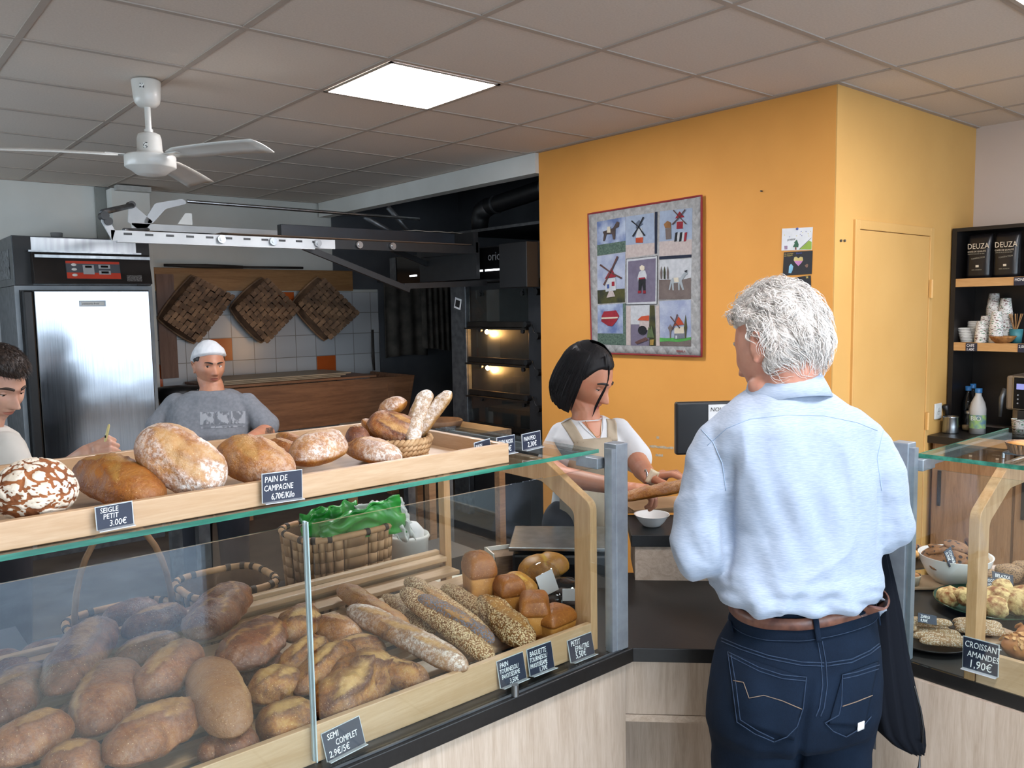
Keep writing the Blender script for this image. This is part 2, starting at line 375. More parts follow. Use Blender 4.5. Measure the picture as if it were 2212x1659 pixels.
# ---- ceiling light panels
def light_panel(x0, x1, y0, y1, label, s):
    t = thing('ceiling_light', ((x0+x1)/2, (y0+y1)/2, H-.01), label, 'ceiling light', 'flush square LED ceiling panels')
    f = MB(); a = .016
    for b in ((x0, x1, y0, y0+a), (x0, x1, y1-a, y1), (x0, x0+a, y0, y1), (x1-a, x1, y0, y1)): f.box(*b, H-.009, H-.0046)
    part('frame', f, RAIL, t)
    part('diffuser', MB().box(x0+a, x1-a, y0+a, y1-a, H-.008, H-.006), EM('light_diffuser', 'fdfbff', s), t)
light_panel(.012, .588, .012, .588, 'square glowing ceiling panel above the middle of the counter', 25)
light_panel(1.212, 1.788, -2.388, -1.812, 'square glowing ceiling panel at the right edge of the photo', 25)
light_panel(-1.188, -.612, -2.988, -2.412, 'square ceiling panel over the customer side, above the camera', 25)
# ---- ceiling fan
FW = M('fan_white_enamel', 'dad9d4', 'cfcdc6', rough=.35, sc=6, coat=.2)
fx, fy = -.674, .884
fan = thing('ceiling_fan', (fx, fy, H-.01), 'white three-blade ceiling fan hanging in front of the kitchen', 'fan')
part('canopy', MB().lathe((fx, fy, 0), [(0, H-.005), (.058, H-.005), (.06, H-.01), (.055, H-.08), (.05, H-.1), (.035, H-.115), (0, H-.118)]), FW, fan)
part('downrod', MB().cyl((fx, fy, H-.3), (fx, fy, H-.1), .013), FW, fan)
part('collar', MB().cyl((fx, fy, H-.225), (fx, fy, H-.21), .018, n=16), FW, fan)
part('motor_housing', MB().lathe((fx, fy, 0), [(0, 2.475), (.03, 2.475), (.045, 2.468), (.05, 2.45), (.052, 2.40), (.06, 2.385), (.103, 2.378), (.105, 2.372), (.105, 2.33), (.1, 2.325), (.085, 2.318), (.06, 2.298), (.03, 2.292), (0, 2.292)], 40), FW, fan)
stk = M('sticker', 'e8e8e4', '2a2a2a', rough=.6, sc=130, lo=.5, hi=.52)
for z in (H-.04, 2.415):
    a = radians(-125); c = V((fx, fy, z))+V((cos(a), sin(a), 0))*(.058 if z > 2.5 else .0525); rt = V((-sin(a), cos(a), 0))
    part('sticker', MB().obox(c, rt*.009, V((cos(a), sin(a), 0))*.001, V((0, 0, .011))), stk, fan)
for ang in (-68, 52, 172):
    a = radians(ang); d = V((cos(a), sin(a), 0)); s_ = V((-sin(a), cos(a), 0)); tilt = radians(-13)
    wv = s_*cos(tilt)+V((0, 0, sin(tilt))); c0 = V((fx, fy, 2.372)); P = []
    for i in range(9):
        u = .13+(.655-.13)*i/8; hw = .052+.014*i/8
        if i == 0: hw = .03
        P.append([c0+d*u+wv*(hw*(2*j/4-1))+V((0, 0, .006*(1-(2*j/4-1)**2)-.02*(i/8)**2)) for j in range(5)])
    bl = part('blade', MB().grid(P), FW, fan, solid=.004)
    part('blade_bracket', MB().obox(c0+d*.12+V((0, 0, .003)), d*.06, s_*.018, V((0, 0, .0025))), FW, bl)
# ================================================================ counters and display cases
CZ = .87
# U-shaped counter: outer (customer) edge and inner edge
outer = [(-3.4, -1.62), (-.385, -1.62), (.03, -2.035), (.03, -3.3)]
inner = [(.66, -3.3), (.66, -1.86), (-.22, -.98), (-3.4, -.98)]
ct = MB().prism([(x, y, CZ-.035) for x, y in outer+inner][::-1], (0, 0, .035))
single('worktop', ct, DARKTOP, 'long black worktop bending round the corner under both glass cases', 'counter', bev=.002)
q = 1/sqrt(2)
cb = MB().box(-3.4, -.40, -1.605, -1.58, .0, CZ-.036)
cb.box(-3.4, -.2, -1.0, -.99, .0, .10)
base = thing('counter_front', (-1.9, -1.6, 0), 'pale wood-grain counter front below the black worktop, left side', 'counter front')
part('front_panel', MB().box(-3.4, -.397, -1.606, -1.585, .0, CZ-.036), LAM, base)
part('end_panel', MB().box(-.41, -.392, -1.585, -1.0, .0, CZ-.036), LAM, base)
part('back_panel', MB().box(-3.4, -.41, -1.02, -1.0, .0, CZ-.3), BLACK, base)
mid = thing('counter_front', (-.17, -1.8, 0), 'pale wood-grain corner panel under the black worktop, in front of the customer', 'counter front')
a = V((-.392, -1.600, 0)); b = V((.012, -2.008, 0)); nrm = V((q, q, 0)); dd = (b-a)
part('upper_panel', MB().prism([a+V((0, 0, .70)), b+V((0, 0, .70)), b+V((0, 0, CZ-.036)), a+V((0, 0, CZ-.036))], nrm*.02), LAM, mid)
a2 = a+nrm*.12; b2 = b+nrm*.12
part('recessed_panel', MB().prism([a2, b2, b2+V((0, 0, .699)), a2+V((0, 0, .699))], nrm*.02), LAM, mid)
part('shelf_board', MB().prism([a+V((0, 0, .68)), b+V((0, 0, .68)), b2+V((0, 0, .68)), a2+V((0, 0, .68))], V((0, 0, .018))), LAMX, mid)
rgt = thing('counter_front', (.3, -2.7, 0), 'pale wood-grain counter front below the black worktop, right side', 'counter front')
part('front_panel', MB().box(.02, .04, -3.3, -2.012, .0, CZ-.036), LAM, rgt)
part('back_panel', MB().box(.6, .62, -3.3, -1.85, .0, CZ-.04), LAM, rgt)
# raised block behind the corner with its own dark top
c0 = V((-.006, -1.295, 0)); u = V((q, -q, 0)); n_ = V((q, q, 0))
rz = thing('register_stand', c0+u*.23+n_*.1+V((0, 0, CZ)), 'wood-fronted raised stand with black top behind the corner counter', 'stand')
L = .47; D = .22
part('body', MB().prism([c0+V((0, 0, CZ)), c0+u*L+V((0, 0, CZ)), c0+u*L+n_*D+V((0, 0, CZ)), c0+n_*D+V((0, 0, CZ))], (0, 0, .105)), LAMX, rz)
c1 = c0-u*.012-n_*.012
part('top', MB().prism([c1+V((0, 0, CZ+.106)), c1+u*(L+.024)+V((0, 0, CZ+.106)), c1+u*(L+.024)+n_*(D+.024)+V((0, 0, CZ+.106)), c1+n_*(D+.024)+V((0, 0, CZ+.106))], (0, 0, .036)), DARKTOP, rz, bev=.002)
RZ = CZ+.142
# ---- left glass case
case = thing('display_case', (-1.6, -1.3, CZ), 'glass bread display case with birch trays on the left counter', 'display case')
def rounded(pts, r, n=6):
    out = []
    L = len(pts)
    for i in range(L):
        p = V(pts[i]); a = V(pts[i-1]); b = V(pts[(i+1) % L]); ri = r[i] if isinstance(r, (list, tuple)) else r
        if ri == 0: out.append(p); continue
        d1 = (a-p).normalized(); d2 = (b-p).normalized(); h = min(ri/math.tan(d1.angle(d2)/2), (a-p).length*.49, (b-p).length*.49)
        s, e = p+d1*h, p+d2*h
        for k in range(n+1):
            t = k/n; out.append(s*(1-t)**2+p*2*t*(1-t)+e*t*t)
    return out
# birch side frame (bent upside-down U) in the plane x = -.453
def side_frame(parent, X, yf, yb, zt, th=.022, sign=1, flip=False, lab=None):
    zf, zb = zt-.085, zt
    w_ = .055
    def P(y, z): return (X, y, z) if not flip else (y, X, z)
    o = [P(yf, CZ+.001), P(yf, zf), P(yf+.16*sign, zb), P(yb, zb), P(yb, CZ+.001), P(yb-.03*sign, CZ+.001), P(yb-.03*sign, zb-w_), P(yf+.17*sign, zb-w_), P(yf+w_*sign, zf-.028), P(yf+w_*sign, CZ+.001)]
    pts = rounded(o, [0, .03, .06, 0, 0, 0, .004, .05, .025, 0])
    mb = MB().prism(pts, (th, 0, 0) if not flip else (0, th, 0))
    return part('side_frame', mb, BIRCHZ, parent, bev=.0015, label=lab)
side_frame(case, -.475, -1.568, -.945, 1.315)
side_frame(case, -2.02, -1.568, -.945, 1.315)
part('front_lip', MB().box(-3.3, -.476, -1.569, -1.555, CZ+.001, .942), BIRCH, case, bev=.0015)
# slatted tray: slats along x with slots, rising slightly towards the back
tr = MB()
for k in range(8):
    y = -1.545+k*.083; z = .885+k*.0085
    tr.box(-3.3, -.477, y, y+.062, z, z+.012)
for x in (-3.2, -2.4, -1.62, -.95, -.49): tr.box(x-.03, x+.012, -1.55, -.92, .872, .886)
part('slatted_tray', tr, BIRCH, case, bev=.002)
part('back_rail', MB().box(-3.3, -.477, -.95, -.93, .90, .985), BIRCH, case, bev=.003)
part('back_rail', MB().box(-3.3, -.477, -.985, -.951, .958, .974), BIRCH, case, bev=.003)
GT = 1.345
part('glass_top', MB().box(-3.3, -.395, -1.518, -.93, GT-.008, GT), GLASS, case)
part('glass_edge', MB().box(-3.3, -.395, -1.5205, -1.5183, GT-.0085, GT+.0005), GEDGE, case, label='green polished front edge of the glass top')
part('front_glass', MB().box(-3.3, -1.205, -1.598, -1.592, CZ+.004, GT-.02), GLASS, case)
part('front_glass', MB().box(-1.200, -.42, -1.606, -1.600, CZ+.004, GT-.02), GLASS, case)
part('glass_edge', MB().box(-1.2048, -1.2003, -1.580, -1.574, CZ+.012, GT-.02).box(-1.2025, -1.2000, -1.588, -1.582, CZ+.012, GT-.02), M('pane_edge', 'aebfc4', 'c3d2d6', rough=.2), case, label='pale upright edge where the two front panes meet')
part('glass_rail', MB().box(-3.3, -.42, -1.612, -1.608, CZ+.0005, CZ+.004), M('glazing_rail', '6a6e72', '52565a', rough=.35, metal=.6), case)
pp = az(1102, 1488, CZ+.01); part('glass_stop', MB().cyl((pp.x, -1.6155, CZ+.001), (pp.x, -1.6155, CZ+.026), .008, n=16), STEEL, case, label='small steel stop at the foot of the front pane')
part('post', MB().box(-.432, -.392, -1.612, -1.572, CZ+.001, 1.372), ALU, case, bev=.002)
part('post_channel', MB().box(-.446, -.432, -1.610, -1.588, CZ+.001, 1.362), ALU, case)
part('bracket', MB().box(-.455, -.425, -1.572, -1.50, GT-.035, GT-.009), ALU, case, bev=.002)
part('top_rail', MB().box(-.43, -.415, -1.50, -.95, GT-.03, GT-.009), ALU, case)
# upper tray with the breads on the glass top
ut = thing('bread_tray', (-1.6, -1.2, GT), 'long birch tray of loaves lying on the left glass top', 'tray')
UX = -.665
part('front_lip', MB().box(-3.2, UX, -1.50, -1.485, GT+.001, GT+.045), BIRCH, ut, bev=.0015)
part('back_lip', MB().box(-3.2, UX, -.965, -.95, GT+.001, GT+.045), BIRCH, ut, bev=.0015)
part('end_lip', MB().box(UX-.015, UX, -1.485, -.965, GT+.001, GT+.045), BIRCHY, ut, bev=.0015)
part('bottom', MB().box(-3.2, UX-.015, -1.485, -.965, GT+.001, GT+.010), BIRCH, ut)
UZ = GT+.011
# ---- right glass case
rc = thing('display_case', (.35, -2.6, CZ), 'glass pastry display case with birch frame on the right counter', 'display case')
side_frame(rc, -2.235, .022, .62, 1.325, sign=1, flip=True)
part('front_lip', MB().box(.022, .036, -3.25, -2.237, CZ+.001, .942), BIRCHY, rc, bev=.0015)
part('glass_top', MB().box(.074, .62, -3.25, -2.085, GT-.008, GT), GLASS, rc)
part('glass_edge', MB().box(.071, .0738, -3.25, -2.085, GT-.0085, GT+.0005).box(.071, .62, -2.0848, -2.082, GT-.0085, GT+.0005), GEDGE, rc, label='green polished edge of the glass top')
part('front_glass', MB().box(.012, .018, -3.25, -2.09, CZ+.004, GT-.02), GLASS, rc)
part('post', MB().box(.02, .06, -2.082, -2.042, CZ+.001, 1.374), ALU, rc, bev=.002)
part('post_channel', MB().box(.025, .045, -2.094, -2.082, CZ+.001, 1.364), ALU, rc)
part('bracket', MB().box(.045, .11, -2.105, -2.08, GT-.035, GT-.009), ALU, rc, bev=.002)
part('top_rail', MB().box(.11, .6, -2.10, -2.085, GT-.028, GT-.009), ALU, rc)
# ---- price cards: black slate in a clear holder with white pen writing
SLATE = M('slate_card', '23283a', '1d2233', rough=.4, sc=20)
CHALK = M('white_pen', 'f2f2f0', rough=.6)
HOLD = M('clear_card_holder', 'b9bfc4', 'c9ced2', rough=.15, coat=1)
def card(c, right, up, w, h, lines, label, foot=True, rim=True, group='price cards', th=.0016):
    """c: world place of the card's bottom-left corner; lines: (text, x, y, size, sx)"""
    r = V(right).normalized(); u = V(up).normalized(); n = r.cross(u); c = V(c)
    t = thing('price_card', c+r*w/2, label, 'price card', group)
    part('slate', MB().obox(c+r*w/2+u*h/2, r*w/2, u*h/2, n*th/2), SLATE, t)
    if rim:
        e = .0014; o = c-n*(th/2+.0006); hm = MB()
        hm.obox(o+r*w/2+u*(h+e/2), r*(w/2+e), u*e/2, n*.0012).obox(o+r*w/2-u*e/2, r*(w/2+e), u*e/2, n*.0012)
        hm.obox(o-r*e/2+u*h/2, r*e/2, u*h/2, n*.0012).obox(o+r*(w+e/2)+u*h/2, r*e/2, u*h/2, n*.0012)
        if foot: hm.obox(c+r*w/2-u*.001+n*.006, r*w/2, u*.0007, n*.007)
        part('holder', hm, HOLD, t)
    for k, (s, x, y, sz, sx) in enumerate(lines):
        text(s, sz*h*1.3, CHALK, t, c+r*(x*w)+u*((y-.02)*h)+n*(th/2+.0003), r, u, 'writing', sx=sx*.80, depth=.0002, bold=.0)
    return t
def card_px(x0, y0, x1, y1, x2, y2, Y, lines, label, **kw):
    """bottom-left, bottom-right, top-left pixels; card stands on plane y = Y"""
    a, b, c = ay(x0, y0, Y), ay(x1, y1, Y), ay(x2, y2, Y)
    if .8 < a.z < 1.0:
        a, b = ay(x0, y0, -1.582), ay(x1, y1, -1.582); a.z = max(a.z, CZ+.003); b.z = max(b.z, CZ+.003)
    r = b-a; u = c-a; w_ = r.length; r.normalize(); u = u-r*u.dot(r)
    return card(a, r, u, w_, u.length, lines, label, **kw)
card_px(211, 1145, 288, 1130, 204, 1098, -1.512, [('SEIGLE', .10, .74, .25, 1.0), ('PETIT', .17, .45, .25, 1.0), ('3.00€', .32, .10, .30, 1.0)], 'black card reading SEIGLE PETIT 3.00€ on the upper tray edge')
card_px(568, 1086, 652, 1074, 560, 1026, -1.512, [('PAIN DE', .04, .72, .23, .95), ('CAMPAGNE', .02, .41, .23, .86), ('6,70€/Kilo', .20, .09, .24, .82)], 'black card reading PAIN DE CAMPAGNE 6,70€/Kilo on the upper tray edge')
card_px(1029, 992, 1061, 982, 1018, 960, -1.47, [('PAIN', .03, .70, .22, 1.0), ('FIGUES', .36, .42, .22, .8), ('3.30€', .28, .08, .28, .9)], 'black card reading PAIN FIGUES 3.30€ at the wicker basket')
card_px(1075, 982, 1112, 975, 1064, 948, -1.46, [('PAIN NOIX', .05, .58, .30, .72), ('3.30€', .20, .12, .36, .9)], 'black card reading PAIN NOIX 3.30€, middle of three on the glass top')
card_px(1130, 972, 1168, 963, 1121, 941, -1.45, [('PAIN PEIO', .05, .58, .30, .72), ('2,30€', .24, .14, .36, .9)], 'black card reading PAIN PEIO 2,30€ nearest the aluminium post')
FY = -1.573
card_px(1082, 1486, 1137, 1463, 1079, 1428, FY+.002, [('PAIN', .06, .74, .21, .9), ('TOURNESOL/', .03, .52, .19, .8), ('PAVOT/SÉSAME', .08, .30, .19, .68), ('3,50€', .34, .05, .21, .9)], 'black card reading PAIN TOURNESOL/PAVOT/SÉSAME 3,50€ on the birch lip')
card_px(1146, 1460, 1197, 1440, 1142, 1403, FY+.002, [('BAGUETTE', .06, .72, .22, .78), ('TOURNESOL/', .03, .50, .19, .78), ('PAVOT/SÉSAME', .03, .27, .19, .66), ('1,70€', .36, .05, .20, .9)], 'black card reading BAGUETTE TOURNESOL/PAVOT/SÉSAME 1,70€ on the birch lip')
card_px(1234, 1436, 1284, 1412, 1216, 1389, FY+.002, [('PETIT', .08, .72, .26, .95), ('EPAUTRE', .22, .42, .27, .82), ('5,50€', .20, .10, .32, .9)], 'tilted black card reading PETIT EPAUTRE 5,50€ by the birch frame')
card_px(708, 1646, 788, 1604, 706, 1581, FY+.002, [('SEMI', .10, .72, .24, .95), ('COMPLET', .28, .42, .24, .82), ('2,9€/5€', .06, .09, .26, .95)], 'black card reading SEMI COMPLET 2,9€/5€ at the foot of the left case')
# right case front card (faces the customers, plane x = const)
a, b, c = ax(2080, 1440, .020), ax(2155, 1462, .020), ax(2085, 1386, .020)
card(a, b-a, (c-a)-(b-a)*((c-a).dot(b-a)/(b-a).length_squared), (b-a).length, .068, [('CROISSANT', .04, .73, .22, .86), ('AMANDES', .12, .43, .21, .92), ('1,90€', .16, .09, .28, 1.0)], 'black card reading CROISSANT AMANDES 1,90€ on the right case')
# ================================================================ kitchen
# ---- tall refrigerated cabinet
fr = thing('refrigerator', (-.34, 3.85, 0), 'tall stainless steel bakery fridge with a large shiny door', 'refrigerator')
FX0, FX1, FYF = -.80, .085, 3.50
BST = N('brushed_door_steel'); _v = BST.co((40, 40, .6)); BST.set(Metallic=1, Roughness=.3); BST.col(BST.ramp(BST.noise(3, 4, _v), [(.3, '8a8e94'), (.7, '989ca2')])); BST.bump(BST.noise(1.3, 2, BST.co((1.2, 1.2, 1.5))), .15, .03)
_nn = BST.noise(6, 4, BST.co((30, 30, .5))); BST.l(BST.math('ADD', BST.math('MULTIPLY', _nn, .08), .10), BST.b.inputs['Roughness'])
part('cabinet', MB().box(FX0, FX1, FYF, 4.15, 0, 1.90), STEELD, fr, bev=.004)
part('door_frame', MB().box(FX0, -.775, FYF-.012, FYF-.001, .08, 1.90).box(.06, FX1, FYF-.012, FYF-.001, .08, 1.90).box(-.775, .06, FYF-.012, FYF-.001, 1.872, 1.90), M('fridge_grey_trim', '8b9298', '7d848a', rough=.4), fr)
part('door_gasket', MB().box(-.77, .055, FYF-.02, FYF-.002, .10, 1.87), BLACK, fr)
dr = part('door', MB().box(-.70, .045, FYF-.075, FYF-.021, .11, 1.865), BST.m, fr, bev=.006)
part('door_handle', MB().box(-.765, -.705, FYF-.085, FYF-.021, .11, 1.865), BLACK, dr, bev=.01, label='black full-height handle edge')
bd = part('badge', MB().box(-.425, -.255, FYF-.079, FYF-.0755, 1.755, 1.795), M('badge_steel', '8c9094', '7c8084', rough=.35, metal=.7), dr, bev=.002)
part('emblem', MB().box(-.413, -.267, FYF-.0805, FYF-.0792, 1.762, 1.788), WHITE, bd)
text('patisserie froid', .018, BLACK, dr, (-.408, FYF-.081, 1.769), (1, 0, 0), (0, 0, 1), 'writing')
MESHM = N('perforated_panel'); _d = MESHM.vor(45, MESHM.co((1, 1, 1)), rnd=0); MESHM.col(MESHM.ramp(_d, [(.18, 'a9abad'), (.22, '17181a')])); MESHM.set(Roughness=.5)
part('compressor_housing', MB().box(FX0, FX1-.01, FYF-.02, 4.10, 1.902, 2.235), STEELD, fr, bev=.003)
part('perforated_panel', MB().box(FX0+.005, FX0+.11, FYF-.035, FYF-.021, 1.905, 2.23), MESHM.m, fr)
part('perforated_panel', MB().box(-.02, FX1-.012, FYF-.035, FYF-.021, 1.905, 2.23), MESHM.m, fr)
part('top_plate', MB().box(FX0+.11, -.02, FYF-.04, FYF-.021, 2.10, 2.225), STEEL, fr)
cp = part('control_panel', MB().prism([(FX0+.10, FYF-.15, 1.91), (FX0+.10, FYF-.036, 1.91), (FX0+.10, FYF-.036, 2.12), (FX0+.10, FYF-.10, 2.12)], (.75, 0, 0)), M('brown_black_plastic', '231c19', '1d1816', rough=.3), fr, bev=.004)
part('panel_trim', MB().box(FX0+.11, FX1-.04, FYF-.135, FYF-.105, 2.085, 2.105), STEEL, cp)
part('panel_trim', MB().box(FX0+.08, FX1-.09, FYF-.11, FYF-.06, 2.123, 2.135), STEEL, cp)
pn = V((0, -.21, .05)).normalized(); pu = V((0, .05, .21)).normalized(); pc = V((FX0+.10, FYF-.15, 1.91))
def pp_(x, h, t=.002): return pc+V((x, 0, 0))+pu*h+pn*t
def plate(x0, x1, h0, h1, t, mat, name): return part(name, MB().obox(pp_((x0+x1)/2, (h0+h1)/2, t/2+.0005), V(((x1-x0)/2, 0, 0)), pu*((h1-h0)/2), pn*(t/2)), mat, cp)
plate(.19, .545, .03, .165, .004, BLACK, 'display_frame')
plate(.196, .539, .036, .160, .005, M('red_panel', 'd0452c', 'c43c26', rough=.4), 'red_panel')
plate(.196, .539, .078, .142, .006, M('slate_grey_panel', '55585f', '4c4f56', rough=.4), 'grey_panel')
for h in (.133, .100, .060): part('button', MB().ball(pp_(.245, h, .007), (.017, .003, .010)), WHITE, cp)
for (x0, x1, h0, h1) in ((.30, .37, .066, .132), (.40, .475, .108, .135), (.40, .475, .066, .093)):
    plate(x0, x1, h0, h1, .009, M('pale_grey_plastic', 'b4b6b8', 'a8aaac', rough=.4), 'readout'); plate(x0+.014, x1-.014, h1-.02, h1-.005, .011, BLACKG, 'screen')
plate(.58, .68, .02, .065, .003, M('rating_plate', '4a4644', '8a8683', rough=.4, sc=200, lo=.5, hi=.6), 'rating_plate')
part('side_louvre', MB().box(FX0-.004, FX0-.001, 3.6, 3.95, 1.95, 2.15), M('louvre_dark', '1b1c1e', '6a6d70', rough=.6, sc=14, stretch=(1, 9, 3), lo=.45, hi=.5), fr)
single('metal_cup', MB().lathe(ay(123, 517, 3.7), [(0, 0), (.035, 0), (.04, .045), (.035, .047), (.03, .01), (0, .01)]), GREY, 'small grey cup on top of the fridge', 'cup')
# ---- board with three hanging flat baskets
bm = part
wb = thing('hanging_board', (1.2, 4.15, 1.9), 'long horizontal pine board on the tiled wall carrying the three flat baskets', 'board')
part('board', MB().box(.30, 2.13, 4.135, 4.161, 1.885, 2.075), wood_mat('golden_pine', 'a57a4b', '8b6239', 'x', .6), wb, bev=.002)
part('side_board', MB().box(.31, .45, 4.12, 4.134, 1.16, 2.02), wood_mat('rosy_board', '7d6052', '6c5145', 'z', .7), wb)
single('peel_handle', MB().tube([(.36, 4.06, 2.09), (.7, 4.06, 2.088), (1.02, 4.06, 2.086)], [.012, .02, .014]), M('dark_wood', '3a332e', '2a2522', rough=.7), 'dark curved wooden stick lying along the top of the pine board', 'stick')
single('wooden_rod', MB().tube([(.95, 4.10, 2.088), (1.6, 4.10, 2.092)], .011), MATS['dark_wood'], 'straight dark rod lying on the right half of the pine board', 'stick')
# woven flat basket: chestnut strips really woven on the face and down the sides
SPLINT = M('chestnut_splint', 'a07c5c', '6f5440', rough=.75, sc=9, bump=.2, bsc=60)
SPLINTD = M('chestnut_splint_dark', '846449', '5a4434', rough=.75, sc=9, bump=.2, bsc=60)
def flat_basket(corners, Yw, depth, label):
    """corners: 4 pixel corners of the woven bottom facing the room (Yw plane)"""
    P = [ay(x, y, Yw) for x, y in corners]
    c = sum(P, V())/4
    t = thing('hanging_basket', V((c.x, 4.13, c.z)), label, 'basket', 'flat woven baskets on the kitchen wall')
    def bl(u, v): return P[0]*(1-u)*(1-v)+P[1]*u*(1-v)+P[2]*u*v+P[3]*(1-u)*v
    nU = nV = 9; a = MB(); b = MB()
    for k in range(nU):
        for j in range(nV):
            up = ((k+j) % 4) < 2
            u0, u1, v0, v1 = k/nU, (k+1)/nU, j/nV, (j+1)/nV; g = .012
            for mb, hi, (A, B, C, D) in ((a, up, (u0+g, v0-.01, u1-g, v1+.01)), (b, not up, (u0-.01, v0+g, u1+.01, v1-g))):
                h = .006 if hi else .001
                cr = .35
                q_ = [bl(A, B), bl(C, B), bl(C, D), bl(A, D)]
                mb.add([x+V((0, -h, 0)) for x in q_]+[x+V((0, .004-h, 0)) for x in q_], [(3, 2, 1, 0), (0, 1, 5, 4), (1, 2, 6, 5), (2, 3, 7, 6), (3, 0, 4, 7)], False)
    part('woven_bottom', a, SPLINT, t); part('woven_bottom', b, SPLINTD, t)
    # sides flaring back to the rim against the wall: bands with a fine weave
    s = MB(); rows = 7; cc = c
    Q = []
    for i in range(4):
        for k in range(8): Q.append(P[i].lerp(P[(i+1) % 4], k/8))
    Qr = []
    for i, p in enumerate(Q):
        d = p-cc; L_ = max((x-cc).length for x in P)
        Qr.append(cc+d*(1-.16*(d.length/L_)**3*1.0))
    rings = []
    for r in range(rows+1):
        f_ = r/rows; rings.append([cc+(p-cc)*(1.0+.14*f_+(.012 if (i+r) % 2 else 0))+V((0, depth*f_, 0)) for i, p in enumerate(Qr)])
    s.grid(rings, True, True); part('side', s, SPLINTD, t)
    rim = [cc+(p-cc)*1.15+V((0, depth, 0)) for p in Qr]
    part('rim', MB().tube(rim, .010, 8, closed=True), SPLINT, t)
flat_basket([(425, 598), (508, 640), (430, 740), (352, 688)], 3.975, .13, 'leftmost of the three diamond-hung woven baskets on the kitchen wall')
flat_basket([(578, 600), (648, 668), (577, 742), (508, 665)], 3.975, .13, 'middle of the three diamond-hung woven baskets on the kitchen wall')
flat_basket([(700, 600), (777, 676), (714, 734), (644, 656)], 3.975, .13, 'rightmost of the three diamond-hung woven baskets on the kitchen wall')
# ---- wooden kneading trough with boards on it
tg = thing('dough_trough', (1.4, 3.7, 0), 'large brown wooden dough trough standing against the tiled wall', 'trough')
TR = wood_mat('trough_wood', '8c6142', '6f4a31', 'x', .6)
part('front_board', MB().prism([(.55, 3.42, .72), (2.22, 3.42, .72), (2.28, 3.38, 1.10), (.55, 3.38, 1.10)], (0, .03, 0)), TR, tg, bev=.003)
part('side_board', MB().prism([(2.22, 3.42, .72), (2.22, 4.1, .72), (2.28, 4.12, 1.10), (2.28, 3.38, 1.10)], (.03, 0, 0)), TR, tg, bev=.003)
part('lid', MB().box(.5, 1.95, 3.45, 4.14, 1.102, 1.122), TR, tg, bev=.003)
part('cleat', MB().box(2.02, 2.08, 3.37, 3.39, .74, 1.04), TR, tg)
for x in (.7, 2.1): part('leg', MB().box(x, x+.08, 3.5, 3.58, 0, .72), TR, tg)
PLY = wood_mat('pale_ply', 'a8987f', '8f806a', 'x', .6)
for k in range(3): single('proving_board', MB().box(.54+.02*k, 1.62+.04*k, 3.50-.02*k, 3.98, 1.124+k*.014, 1.134+k*.014), PLY, ['bottom thin board stacked on the wooden trough', 'middle thin board stacked on the wooden trough', 'topmost thin board stacked on the wooden trough'][k], 'board', 'thin boards on the trough')
single('standing_stick', MB().tube([ay(805, 712, 4.12), ay(806, 770, 4.12), ay(809, 800, 4.13)], [.011, .016, .009]), MATS['dark_wood'], 'short dark stick leaning on the wall right of the trough', 'stick')
bx = ay(400, 850, 3.6); single('storage_bin', MB().lathe((.31, 3.72, .98), [(0, 0), (.13, 0), (.165, .10), (.15, .14), (0, .15)]), BLACK, 'dark rounded tub behind the baker, next to the fridge', 'tub')
single('side_table', MB().box(.13, .46, 3.55, 4.1, .92, .979).box(.15, .2, 3.6, 3.65, 0, .92).box(.4, .45, 3.6, 3.65, 0, .92), PINE, 'narrow wooden table under the dark tub', 'table')
# ---- hanging cloths
CLO = M('grey_linen', '5c5750', '3d3a36', rough=.95, sc=7, bump=.3, bsc=40)
def cloth(x0, x1, z0, z1, y, amp, nf, label, seed):
    P = []
    for i in range(15):
        z = z1+(z0-z1)*i/14; row = []
        for j in range(31):
            t = j/30; x = x0+(x1-x0)*t; row.append(V((x, y+amp*sin(nf*2*pi*t+seed)*(.4+.6*i/14), z+.02*sin(3*t+seed)*(i/14))))
        P.append(row)
    single('hanging_cloth', MB().grid(P), CLO, label, 'cloth', 'baker linens on the wall', solid=.004)
cloth(2.45, 2.95, 1.22, 1.97, 4.10, .02, 3, 'broad grey linen hanging left of the oven', 0)
cloth(2.86, 3.2, 1.28, 1.93, 4.04, .025, 5, 'folded narrow grey linen hanging nearest the oven', 1.3)
single('cloth_rail', MB().cyl((2.40, 4.13, 1.98), (3.25, 4.13, 1.98), .012), STEELD, 'dark rail holding the hanging linens', 'rail')
# ---- deck oven in the recess (front faces the kitchen, plane x = 1.95)
ov = thing('deck_oven', (2.5, 1.75, 0), 'tall black and steel deck oven with two lit glass decks', 'oven')
OX = 1.97; Y0, Y1 = 1.16, 2.29
part('cabinet', MB().box(OX+.02, 3.1, Y0, Y1, .12, 1.88), BLACK, ov)
part('side_column', MB().box(OX-.03, OX+.019, 2.10, 2.29, .1, 1.88), STEELD, ov, bev=.003)
part('side_column', MB().box(OX-.03, OX+.019, Y0, 1.38, .1, 1.88), M('oven_column_dark', '2c2e31', '35373a', rough=.4, metal=.5), ov, bev=.003)
OG = N('oven_window_glow'); OG.set(Roughness=.15); OG.b.inputs['Base Color'].default_value = lin('0c0b0a')
DECK = M('deck_front_steel', '3a3530', '2b2723', rough=.35, metal=.7)
decks = [(1.60, 1.83, False), (1.335, 1.565, True), (1.085, 1.295, True), (.84, 1.045, False)]
LAMPW = EM('oven_lamp', 'ffd9a0', 22)
